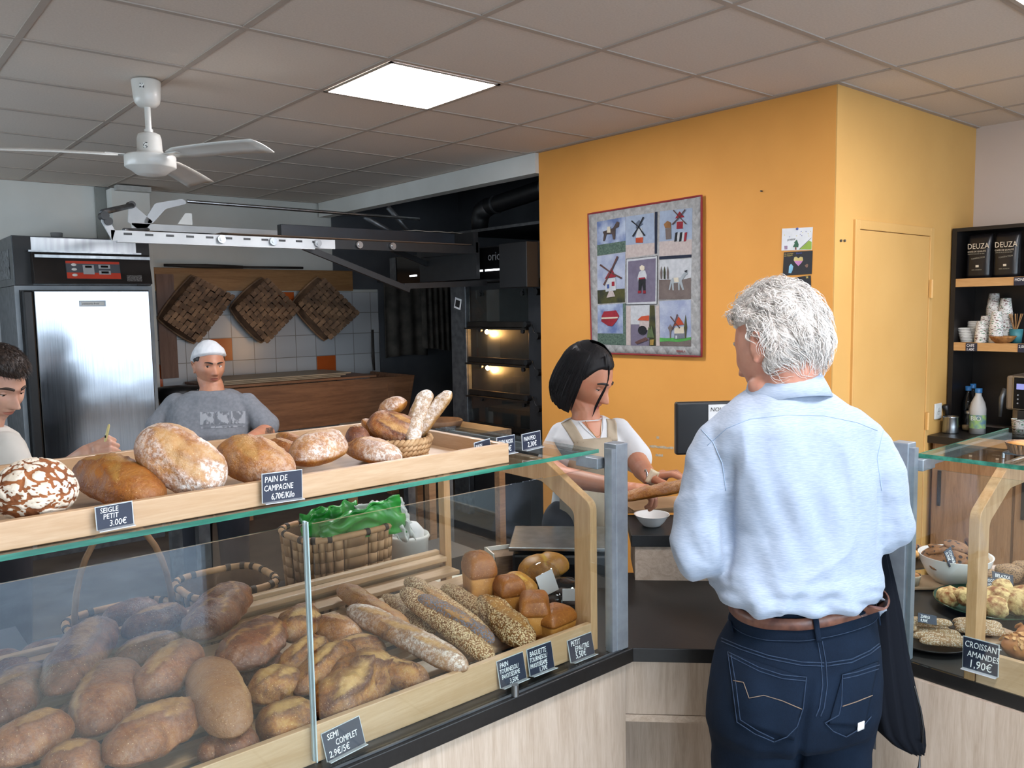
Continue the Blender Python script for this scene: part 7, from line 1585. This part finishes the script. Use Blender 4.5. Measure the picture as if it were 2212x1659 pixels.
# belt and waistband: rings cast onto the hips
bc_ = am(1744, 1350, .02)
def hipring(z0, off, n=72, tl=.05):
    out = []
    for k in range(n):
        a = 2*pi*k/n; d = Rb*cos(a)+Fb*sin(a); zz = z0+tl*.14*cos(a)+.006*max(0, sin(a)); o = V((bc_.x, bc_.y, zz))+d*.5; h = jb.ray_cast(o, -d)
        out.append((h[0] if h[0] else o-d*.35)+d*off)
    return out
zb = am(1744, 1347, -.11).z
LEA = M('brown_leather_belt', '54332a', '7a5040', rough=.38, sc=40, bump=.2)
belt = part('belt', MB().grid([hipring(zb-.011, .004, tl=.09), hipring(zb-.010, .007, tl=.09), hipring(zb+.010, .007, tl=.09), hipring(zb+.011, .004, tl=.09)], True, True), LEA, man.t, solid=.002)
part('waistband', MB().grid([hipring(zb-.034, .0015, tl=.09), hipring(zb-.032, .003, tl=.09), hipring(zb-.004, .003, tl=.09)], True, True), DEN.m, jeans)
part('stitch_line', MB().tube(hipring(zb-.032, .0035, tl=.09), .0008, 5, closed=True), DENL, jeans)
def seam(pts, r=.0012, m=DENL, nm='seam', off=.001): part(nm, drape_line(jb, pts, r, off), m, jeans)
def patch(c, off=.003, nm='patch', m=None, nu=14, nv=14): part(nm, drape_quad(jb, c, nu, nv, off), m or DEN.m, jeans, solid=.002)
for dd in (0, 7): seam([(1558, 1378+dd), (1600, 1396+dd), (1660, 1416+dd), (1730, 1430+dd), (1780, 1432+dd)]); seam([(1786, 1432+dd), (1840, 1424+dd), (1880, 1405+dd), (1902, 1388+dd)])
for dd in (0, 10): seam([(1766+dd, 1385), (1774+dd, 1430), (1777+dd, 1480), (1770+dd, 1530), (1762+dd, 1548)])
patch([(1590, 1560), (1715, 1600), (1742, 1465), (1572, 1408)], nm='back_pocket', nu=20); patch([(1790, 1565), (1868, 1570), (1898, 1428), (1820, 1458)], nm='back_pocket', nu=16)
for pts in ([(1572, 1408), (1640, 1442), (1690, 1458), (1742, 1463)], [(1573, 1416), (1640, 1450), (1690, 1466), (1741, 1471)], [(1742, 1463), (1735, 1530), (1722, 1570), (1700, 1592), (1672, 1603)], [(1572, 1408), (1582, 1480), (1592, 1560), (1630, 1585), (1672, 1603)], [(1579, 1415), (1590, 1480), (1599, 1555), (1635, 1578), (1672, 1596)],
            [(1820, 1458), (1850, 1452), (1900, 1436)], [(1821, 1466), (1850, 1460), (1898, 1445)], [(1820, 1458), (1818, 1520), (1812, 1545), (1782, 1562), (1800, 1580), (1828, 1592)], [(1828, 1592), (1862, 1572), (1882, 1548)]): seam(pts, .0011, off=.0045)
for pts in ([(1584, 1470), (1606, 1474), (1618, 1508), (1650, 1502), (1690, 1514), (1732, 1532)], [(1820, 1526), (1850, 1516), (1885, 1502)]): seam(pts, .0009, STI, 'decorative_stitch', .0048)
patch([(1852, 1580), (1866, 1574), (1867, 1557), (1854, 1562)], .006, 'white_tag', PAPER, 4, 4)
def loop(c, off=.012):
    b2 = BVHTree.FromPolygons([v.co+wloc(belt) for v in belt.data.vertices], [tuple(p.vertices) for p in belt.data.polygons])
    P = []
    for i in range(9):
        v = i/8; row = []
        for j in range(4):
            u = j/3; x = c[0][0]*(1-u)*(1-v)+c[1][0]*u*(1-v)+c[2][0]*u*v+c[3][0]*(1-u)*v; y = c[0][1]*(1-u)*(1-v)+c[1][1]*u*(1-v)+c[2][1]*u*v+c[3][1]*(1-u)*v
            p = drape(jb, x, y, .012) or am(x, y, -.13); row.append(p)
        P.append(row)
    return part('belt_loop', MB().grid(P), DEN.m, jeans, solid=.002)
loop([(1764, 1388), (1775, 1387), (1768, 1336), (1756, 1337)]); loop([(1578, 1364), (1584, 1366), (1580, 1342), (1574, 1340)]); loop([(1900, 1352), (1903, 1350), (1899, 1322), (1896, 1324)])
SHOE = M('brown_shoe', '3d2a20', '32221a', rough=.5)
for h_ in (down(hl, 0, -.01), down(hr_, 0, .01)):
    sm_ = MB().ball(h_+V((0, 0, .05))+Fb*.0, (.05, .07, .05), R=Matrix((Rb, Fb, V((0, 0, 1)))).transposed()).ball(h_+Fb*.11+V((0, 0, .04)), (.05, .11, .038), R=Matrix((Rb, Fb, V((0, 0, 1)))).transposed())
    me_ = baked(sm_, .008, 3)
    for v in me_.vertices: v.co.z = max(v.co.z, .002)
    part('shoe', localize(me_, man.t), SHOE, man.t)
# coat over the right forearm
COAT = M('navy_coat', '14171e', '14171e', rough=.9, spec=.12, sc=8, bump=.15, bsc=60)
rows_ = [(1150, 1880, 1908, .03, .10), (1190, 1872, 1914, .035, .09), (1250, 1868, 1930, .04, .08), (1320, 1868, 1946, .042, .07), (1400, 1870, 1958, .045, .06), (1470, 1874, 1972, .045, .05), (1530, 1880, 1987, .042, .05), (1575, 1893, 1995, .036, .05), (1605, 1925, 1997, .03, .05), (1622, 1958, 1996, .02, .05)]
rg_ = []
for (y, x0, x1, hd, f) in rows_:
    c = am((x0+x1)/2, y, f); w_ = (x1-x0)/2*(DM+f)/FPX
    rg_.append([c+CR_*(w_*cos(2*pi*k/36))+CF_*(hd*sin(2*pi*k/36)*(1+.22*sin(7*cos(2*pi*k/36)*2+y*.004))) for k in range(36)])
coat = thing('coat', am(1930, 1150, .09), 'dark navy coat hanging folded over the customer right forearm', 'coat'); part('cloth', MB().loft(rg_), COAT, coat)
part('zip_edge', MB().tube([am(x, y, .012) for x, y in ((1975, 1482), (1988, 1530), (1994, 1570), (1992, 1605))], .0022, 6), BLACK, coat)
zp = part('zip_pull', MB().tube([am(1991, 1603, .04), am(1991, 1620, .04), am(1987, 1632, .04), am(1986, 1655, .04), am(1980, 1672, .04)], [.004, .004, .0015, .003, .004], 8), STEELD, coat)
part('hood_edge', MB().grid([[am(1862+4*j, 1560+9*i+2*j, .14+.01*sin(j)) for j in range(8)] for i in range(6)]), M('grey_lining', '3b3e44', rough=.9), coat, solid=.004)
# ---------------------------------------------------------------- shared clothing helper
def build_clothes(p, rows, D, F, R_, sleeves, mat, name, voxel=.005, wfn=None, e=.8, sm=5):
    mb = MB(); mb.loft(rings_px(rows, D, F, R_, e=e))
    for pts, rs in sleeves: mb.caps([V(x) for x in pts], rs, 20)
    me = baked(mb, voxel, sm, .6)
    wrinkle(me, wfn or (lambda q_: .006*noise.noise(q_*9)+.004*noise.noise(V((q_.x*26, q_.y*26, q_.z*9)))))
    b = bvh_of(me); return part(name, localize(me, p.t), mat, p.t), b
def legs(p, c, R_, mat, h=.95, w=.085, r=.085):
    mb = MB()
    for sg in (-1, 1):
        a = V((c.x, c.y, 0))+R_*sg*w; mb.caps([a+V((0, 0, h)), a+V((0, 0, .5)), a+V((0, 0, .1))], [r*1.2, r*.85, r*.7], 20)
    me = baked(mb, .01, 3); part('trousers', localize(me, p.t), mat, p.t)
    for sg in (-1, 1):
        a = V((c.x, c.y, 0))+R_*sg*w; f = V((0, 0, 1)).cross(R_); me = baked(MB().ball(a+V((0, 0, .045))+f*.05, (.048, .048, .045)).ball(a+f*.10+V((0, 0, .035)), (.045, .08, .034), R=Matrix((R_, f, V((0, 0, 1)))).transposed()), .008, 3)
        for v in me.vertices: v.co.z = max(v.co.z, .002)
        part('shoe', localize(me, p.t), BLACK, p.t)
TROU = M('dark_trousers', '1d1f26', '24262e', rough=.9)
# ---------------------------------------------------------------- server with black bob and beige apron
DW = 2.86
def aw(x, y, f=0): return ad(x, y, DW+f)
srv = Person('black-haired person in a white t-shirt and beige apron wrapping a baguette behind the counter', V((aw(1268, 1000).x, aw(1268, 1000).y, 0)))
Fw = (CR_*.50-CF_*.86).normalized(); Rw = Fw.cross(V((0, 0, 1)))
srv.head(aw(1266, 818), (CR_*.80-CF_*.60), radians(24), radians(0), 1.01, {'jaw': .44, 'nose': 1.05, 'chin': 1.1})
srv.limb([srv.L((0, -.018, -.065)), aw(1266, 888), aw(1266, 915)], [.048, .047, .055])
srv.mb.ball(aw(1272, 955), (.105, .060, .085), R=Matrix((Rw, Fw, V((0, 0, 1)))).transposed())
wLs, wRs = aw(1404, 1034, -.32), aw(1338, 1052, -.42)
srv.limb([aw(1345, 935), aw(1370, 985), aw(1388, 1015, -.14), wLs], [.038, .038, .034, .024])
srv.limb([aw(1206, 950), aw(1186, 1010, -.02), aw(1215, 1030, -.2), wRs], [.038, .038, .035, .024])
srv.hand(wLs, (CR_*.75-CF_*.4+V((0, 0, .25))), V((.2, -.35, .8)), 1, (35, 42, 45, 48), .95)
srv.hand(wRs, (CR_*.95-CF_*.1+V((0, 0, -.12))), V((0, -.15, 1)), -1, (38, 40, 42, 45), .95)
srv.finish(SK_W, .0027); srv.face(gaze=(.05, -.45), lid_up=4, lid_lo=-30, skinm=SK_W, lip_m=LIPS, expr=1)
HB = hair_mat('black_hair', '0b0a0b', '141214', '141214', 60); HB.node_tree.nodes['Principled BSDF'].inputs['Specular IOR Level'].default_value = .25
def wh(x, y, z):
    z0 = .05+.50*sstep(.25, .70, y)-.3*max(0, -y); top = sstep(z0-.05, z0+.10, z); back = sstep(.20, -.05, y); return -.010+.018*max(top, back*sstep(-1.2, -.6, z))
srv.hairshell(wh, HB, 'hair', nz=.002)
# bob: curtain of hair from the crown to the jaw, open at the face
rows = []
for i in range(22):
    v = i/21; row = []
    for k in range(49):
        a = radians(-118+226*k/48)             # 0 = back
        zz = .128-.02*abs(sin(a))-v*(.222+.012*noise.noise(V((k*.8, 0, 2)))-.05*sstep(.5, 1, abs(k/24-1))*0)
        if zz > .02: rr = sqrt(max(0, 1-((zz-.02)/.115)**2)) if zz < .134 else .12
        else: rr = 1.03+.06*sin(min(1, (.02-zz)/.12)*pi)-.18*sstep(-.06, -.13, zz)
        rr = max(rr, .15); x = sin(a)*(.083)*rr*1.05; y = -cos(a)*(.104)*rr*.985-.006
        if zz < 0 and y > 0: x *= 1.0
        row.append(srv.L((x, y, zz)))
    rows.append(row)
part('hair_bob', MB().grid(rows), HB, srv.t, solid=.004)
random.seed(5); mb = MB()
for k in range(1300):
    a = radians(random.uniform(-122, 112)); pts = []; ph = random.uniform(-.035, .015); L_ = random.uniform(.18, .235)
    for i in range(10):
        zz = .130-L_*i/9
        rr = sqrt(max(.02, 1-((zz-.02)/.115)**2)) if zz > .02 else 1.03+.06*sin(min(1, (.02-zz)/.12)*pi)-.18*sstep(-.06, -.13, zz)
        rr *= 1.0+ph; pts.append(srv.L((sin(a)*.083*rr*1.07, -cos(a)*.104*rr*1.01-.006, zz)))
    mb.tube(pts, [.0013*(1-.6*(i/9)**3) for i in range(10)], 3, cap=False)
for k in range(160):   # locks falling over the near side of the face
    s0 = random.uniform(0, 1); x0 = .012+.010*s0; pts = []
    for i in range(10):
        f = i/9; pts.append(srv.L((x0+(.050-.022*s0)*sin(f*1.5)+.002*noise.noise(V((k*.7, f*3, 0))), .050+.062*sin(min(1, f*1.7)*pi/2)-.012*f, .118-.035*f*f-.175*f*(.75+.25*s0))))
    mb.tube(pts, [.0012*(1-.8*(i/9)**2) for i in range(10)], 3, cap=False)
part('hair_locks', mb, HB, srv.t, kind='stuff')
part('earring', MB().tube([srv.L((.083, -.012+.009*cos(q2), -.050+.009*sin(q2))) for q2 in [2*pi*k/16 for k in range(16)]], .0012, 6, closed=True), STEEL, srv.t)
TS = M('white_tshirt', 'c9cacb', 'c2c3c5', rough=.9, sc=9, bump=.1, bsc=300, bd=.001)
rowsW = [(902, 1266, 42, .060, 0), (918, 1268, 66, .075, 0), (940, 1271, 84, .092, .005), (975, 1272, 84, .108, .012), (1010, 1270, 74, .108, .01), (1060, 1266, 68, .10, .0), (1110, 1264, 74, .105, 0), (1180, 1262, 84, .12, 0)]
tsh, tb_ = build_clothes(srv, rowsW, DW, Fw, Rw, [([aw(1336, 932), aw(1356, 960), aw(1374, 990, -.02)], [.046, .052, .054]), ([aw(1214, 940), aw(1198, 975, -.01), aw(1190, 1008, -.03)], [.046, .052, .054])], TS, 't_shirt', .0045)
def strips(bv, pts_l, pts_r, n=14):
    P = []
    for i in range(n+1):
        f = i/n*(len(pts_l)-1); k = min(int(f), len(pts_l)-2); t = f-k; row = []
        a = V(pts_l[k]).lerp(V(pts_l[k+1]), t); b = V(pts_r[k]).lerp(V(pts_r[k+1]), t)
        for j in range(7):
            c = a.lerp(b, j/6); p = drape(bv, c.x, c.y, .0022)
            row.append(p)
        if all(row): P.append(row)
    return MB().grid(P)
# neckline: skin showing in the V
vneck = drape_quad(tb_, [(1294, 952), (1298, 950), (1300, 898), (1246, 900)], 12, 14, .0012)
me_ = vneck.mesh('vneck'); ob_tmp = srv.body
bmx = bmesh.new(); bmx.from_mesh(ob_tmp.data)
for v in me_.vertices: v.co -= wloc(srv.t)
bmx.from_mesh(me_); bmx.to_mesh(ob_tmp.data); bmx.free()
for pl_ in ob_tmp.data.polygons: pl_.use_smooth = True
part('neckline', drape_line(tb_, [(1240, 898), (1262, 925), (1295, 955), (1303, 925), (1302, 895)], .0022, .001), TS, tsh)
APR = M('beige_linen_apron', 'ab9d88', '9c8e79', rough=.95, sc=14, bump=.2, bsc=300, bd=.001)
apr = part('apron', strips(tb_, [(1243, 950, 0), (1232, 985, 0), (1218, 1040, 0), (1208, 1110, 0), (1200, 1175, 0)], [(1318, 945, 0), (1336, 985, 0), (1338, 1040, 0), (1338, 1110, 0), (1346, 1175, 0)], 30), APR, srv.t, solid=.004)
part('apron_strap', strips(tb_, [(1212, 915, 0), (1226, 935, 0), (1240, 958, 0)], [(1232, 905, 0), (1246, 925, 0), (1264, 956, 0)], 12), APR, apr, solid=.003); part('apron_strap', strips(tb_, [(1304, 885, 0), (1312, 915, 0), (1312, 952, 0)], [(1322, 888, 0), (1332, 915, 0), (1334, 952, 0)], 12), APR, apr, solid=.003)
sk_ = []
for i in range(8):
    z = 1.10-(1.10-.42)*i/7; w_ = .125+.02*i/7
    sk_.append([V((aw(1264, 1100).x, aw(1264, 1100).y, z))+Rw*(w_*sin(radians(-78+156*k/20)))+Fw*((.118+.01*sin(k*1.3))*cos(radians(-78+156*k/20))+.004*i) for k in range(21)])
part('apron_skirt', MB().grid(sk_), APR, apr, solid=.004)
legs(srv, aw(1264, 1100), Rw, TROU, .95, .075, .075)
bd_ = MB(); GOLD = M('gold', 'b08a4a', rough=.3, metal=1)
part('necklace', drape_line(bvh_of(me_) if False else tb_, [(1262, 905), (1272, 925), (1288, 944), (1297, 940), (1300, 905)], .0008, .0035), GOLD, srv.t)
part('bracelet', MB().tube([wLs-CR_*.012+V((0, 0, .028*cos(q2)))+CF_*(.028*sin(q2)) for q2 in [2*pi*k/20 for k in range(20)]], .003, 6, closed=True), STEEL, srv.t)
# the baguette she wraps and the paper in her hand
b0, b1 = aw(1342, 1078, -.47), aw(1512, 1046, -.55)
loaf('baguette', b0, b1, .060, .046, 'gold', 'long baguette held in both hands over the raised stand', cuts=[(-.8, .3, -.3, -.2), (-.3, .3, .2, -.2), (.2, .3, .7, -.2)], seed=201, pt=4, q=.5, lump=.05, flour=(.1, .6), nu=96, nv=40)
ps = [[aw(1393+12*i/4+14*(j/5), 1040-28*j/5+6*i/4, -.37-.012*sin(i)) for j in range(6)] for i in range(7)]
single('paper_sleeve', MB().grid(ps), M('cream_paper', 'cdbfa4', 'c2b498', rough=.8), 'twisted cream paper end held between the server fingers', 'paper', solid=.0015)
# ---------------------------------------------------------------- baker with white headscarf
DB = 4.5
def ab(x, y, f=0): return ad(x, y, DB+f)
bk_ = Person('person in a grey t-shirt and white headscarf standing at the kitchen worktable', V((ab(455, 900).x, ab(455, 900).y, 0)))
Fk = (CR_*.10-CF_*1.0).normalized(); Rk = Fk.cross(V((0, 0, 1)))
bk_.head(ab(452, 789), (CR_*.62-CF_*.78), radians(2), radians(-2), 1.03, {'jaw': .22, 'nose': .85, 'chin': 1.0})
bk_.limb([bk_.L((0, -.015, -.065)), ab(458, 836), ab(458, 860)], [.060, .063, .078]); bk_.mb.ball(bk_.L((0, .025, -.098)), (.045, .045, .022))
bk_.mb.ball(ab(458, 880), (.13, .07, .06), R=Matrix((Rk, Fk, V((0, 0, 1)))).transposed())
bwL, bwR = ab(520, 962, -.34), ab(425, 968, -.30)
bk_.limb([ab(540, 885), ab(578, 930, -.05), bwL], [.044, .046, .031]); bk_.limb([ab(375, 885), ab(346, 935, -.05), bwR], [.044, .046, .031])
bk_.hand(bwL, (-CR_*.9-CF_*.3+V((0, 0, -.15))), V((0, -.4, .9)), 1, (20, 25, 28, 30), 1.0); bk_.hand(bwR, (CR_*.95-CF_*.2+V((0, 0, -.02))), V((0, -.5, .9)), -1, (20, 25, 28, 30), 1.0)
bk_.finish(SK_B, .003); bk_.face(gaze=(.35, 0), lid_up=26, lid_lo=-26, skinm=SK_B, lip_m=M('muted_lips', '9a5a4c'), brow_w=.0026, expr=-1)
def bh(x, y, z): return -.012+.017*max(sstep(.62, .70, z), sstep(.55, .35, y)*sstep(.10, .25, z), sstep(.25, .0, y)*sstep(-.75, -.55, z)*(1-g_(abs(x)-.97, .14)*g_(z+.12, .25)))
bk_.hairshell(bh, hair_mat('dark_brown_hair', '120e0d', '1c1614', '241c19'), 'hair', nz=.001)
SCF = M('white_headscarf', 'd3d5d8', 'c6c8cc', rough=.9, sc=7, bump=.1, bsc=200)
def bsf(x, y, z): return -.012+.030*sstep(-.04, .03, z-(.32+.24*y if y > -.2 else .27+.5*(y+.2)))
bk_.hairshell(bsf, SCF, 'headscarf', nz=.0035, fr=14)
for (x, y, z) in ((.02, -.13, .03), (-.03, -.125, -.05), (-.01, -.115, -.01)):
    c = bk_.L((x, y, z)); tl2 = part('scarf_knot', MB().grid([[c+bk_.R*(-.03*i/4+.0)*(1.2)+bk_.U*((.03-.012*i/4)*(j/3-.5)*2-.006*i)+bk_.F*(.006*sin(i*2+j)) for j in range(4)] for i in range(5)]), SCF, bk_.t, solid=.003)
GT_ = M('grey_marl_tshirt', '777a80', '6c6f75', rough=.95, sc=60, bump=.1, bsc=300, bd=.001)
rowsB = [(842, 457, 40, .085, .0), (850, 457, 60, .10, 0), (866, 457, 84, .11, .0), (890, 457, 88, .13, .01), (930, 457, 86, .16, .03), (975, 457, 88, .16, .02), (1040, 457, 94, .17, .0)]
gts, gb_ = build_clothes(bk_, rowsB, DB, Fk, Rk, [([ab(532, 872), ab(556, 898), ab(576, 920, -.03)], [.062, .068, .072]), ([ab(382, 872), ab(360, 898), ab(345, 922, -.03)], [.062, .068, .072])], GT_, 't_shirt', .006)
PR = M('worn_print', '8f9297', '64676d', rough=.95, sc=38, lo=.45, hi=.52, stretch=(1, 1, .5)); 
for (x0, x1, y0, y1) in ((432, 462, 890, 918), (464, 495, 889, 917), (499, 530, 888, 915)): part('shirt_print', drape_quad(gb_, [(x0, y1), (x1, y1), (x1, y0), (x0, y0)], 8, 8, .002), PR, gts)
part('shirt_print', drape_quad(gb_, [(434, 926), (528, 922), (528, 919), (434, 922)], 12, 2, .002), PR, gts); part('neck_ribbing', drape_line(gb_, [(424, 838), (432, 850), (450, 860), (475, 860), (494, 850), (500, 838)], .004, .0), GT_, gts)
TAT = M('tattoo_ink', '4c3a34', '7d5b4b', rough=.6, sc=60, lo=.45, hi=.52)
part('tattoo', drape_quad(bk_.bvh, [(572, 945), (588, 940), (592, 922), (574, 924)], 6, 6, .0012), TAT, bk_.t)
legs(bk_, ab(457, 1000), Rk, TROU, .95, .10, .10)
# ---------------------------------------------------------------- young person at the left edge
DY = 2.72
def ayo(x, y, f=0): return ad(x, y, DY+f)
boy = Person('short-haired person in a white t-shirt at the left edge, looking down, tool in hand', V((ayo(-60, 1000).x, ayo(-60, 1000).y, 0)))
Fy = (CR_*.85-CF_*.5).normalized(); Ry = Fy.cross(V((0, 0, 1)))
boy.head(ayo(-8, 832), (CR_*.93-CF_*.33), radians(20), radians(0), 1.0, {'jaw': .34, 'nose': 1.25, 'chin': 1.1})
boy.limb([boy.L((0, -.02, -.065)), ayo(-30, 905), ayo(-45, 935)], [.055, .056, .066]); boy.mb.ball(ayo(-60, 972), (.13, .07, .055), R=Matrix((Ry, Fy, V((0, 0, 1)))).transposed())
wB = ayo(186, 980, -.16)
boy.limb([ayo(10, 995, -.05), ayo(60, 1075, -.08), ayo(120, 1035, -.12), wB], [.044, .042, .038, .027])
boy.hand(wB, (CR_*.72+V((0, 0, .22))-CF_*.1), V((-.1, -.75, .45)), 1, (72, 85, 88, 90), .98, 1.0)
boy.limb([ayo(-135, 995), ayo(-160, 1080), ayo(-60, 1090, -.2)], [.044, .042, .03]); boy.hand(ayo(-60, 1090, -.2), CR_, V((0, 0, 1)), -1)
boy.finish(SK_Y, .0028); boy.face(gaze=(.1, -.5), lid_up=2, lid_lo=-28, skinm=SK_Y, brow_m=M('brown_hair_plain', '2f211a'), lip_m=M('pink_lips', 'b3705f'), brow_w=.003)
HY = hair_mat('dark_brown_short_hair', '1d1512', '33261f', '453329', 90)
def yh(x, y, z):
    top = sstep(.40, .52, z-.10*abs(x)) if y > .3 else sstep(.02, .2, z)*1.0
    side = sstep(.42, .30, y)*sstep(-.55, -.25, z+.35*max(0, -y))
    ear = g_(abs(x)-.98, .12)*g_(y+.05, .24)*g_(z+.12, .22)
    return -.010+.018*max(top, side)+(.016*sstep(.35, .75, z))-.03*ear
boy.hairshell(yh, HY, 'hair', nz=.004, fr=50)
random.seed(9); mb = MB(); cnt = 0
while cnt < 1800:
    d = V((random.gauss(0, 1), random.gauss(0, 1), random.gauss(0, 1))).normalized(); t = yh(*d)
    if t < .008: continue
    cnt += 1; p = face_point(d, {})+d*(t-.004); fl = V((d.x*.3+random.uniform(-.2, .2), .75, -.15)); fl = (fl-d*fl.dot(d)).normalized()
    dirs = [(boy.R*v_.x+boy.F*v_.y+boy.U*v_.z) for v_ in [(fl+d*(.5-.12*k)).normalized() for k in range(5)]]
    strand(mb, boy.L(p), dirs, random.uniform(.014, .028), .0011, 4)
part('hair_locks', mb, HY, boy.t, kind='stuff')
rowsY = [(925, -42, 48, .07, 0), (945, -50, 80, .085, 0), (970, -60, 100, .10, 0), (1020, -65, 102, .115, .01), (1100, -65, 96, .11, 0), (1180, -65, 100, .12, 0)]
OWT = M('off_white_tshirt', 'cdc9c2', 'c4c0b8', rough=.95, sc=9, bump=.1, bsc=300, bd=.001)
build_clothes(boy, rowsY, DY, Fy, Ry, [([ayo(10, 975, -.05), ayo(32, 1025, -.07), ayo(52, 1065, -.09)], [.064, .066, .062]), ([ayo(-135, 985), ayo(-150, 1060)], [.064, .062])], OWT, 't_shirt', .005)
legs(boy, ayo(-65, 1100), Ry, TROU, .95, .085, .085)
kc = wB+(CR_*.72+V((0, 0, .22))).normalized()*.085
kn = thing('lame', kc, 'small pale wooden tool sticking up out of the young person fist', 'tool')
kp0, kp1 = ayo(222, 975, -.17), ayo(236, 916, -.17)
part('handle', MB().tube([kp0.lerp(kp1, f) for f in (0, .3, .7, .95, 1)], [.006, .007, .0078, .0065, .002], 12, sx=1.0, sy=.5), M('pale_yellow_wood', 'c9ba7a', 'bfae6c', rough=.5), kn); part('mark', MB().obox(kp0.lerp(kp1, .55)-CF_*.006, CR_*.002, CF_*.0008, V((0, 0, .004))), BLACK, kn)
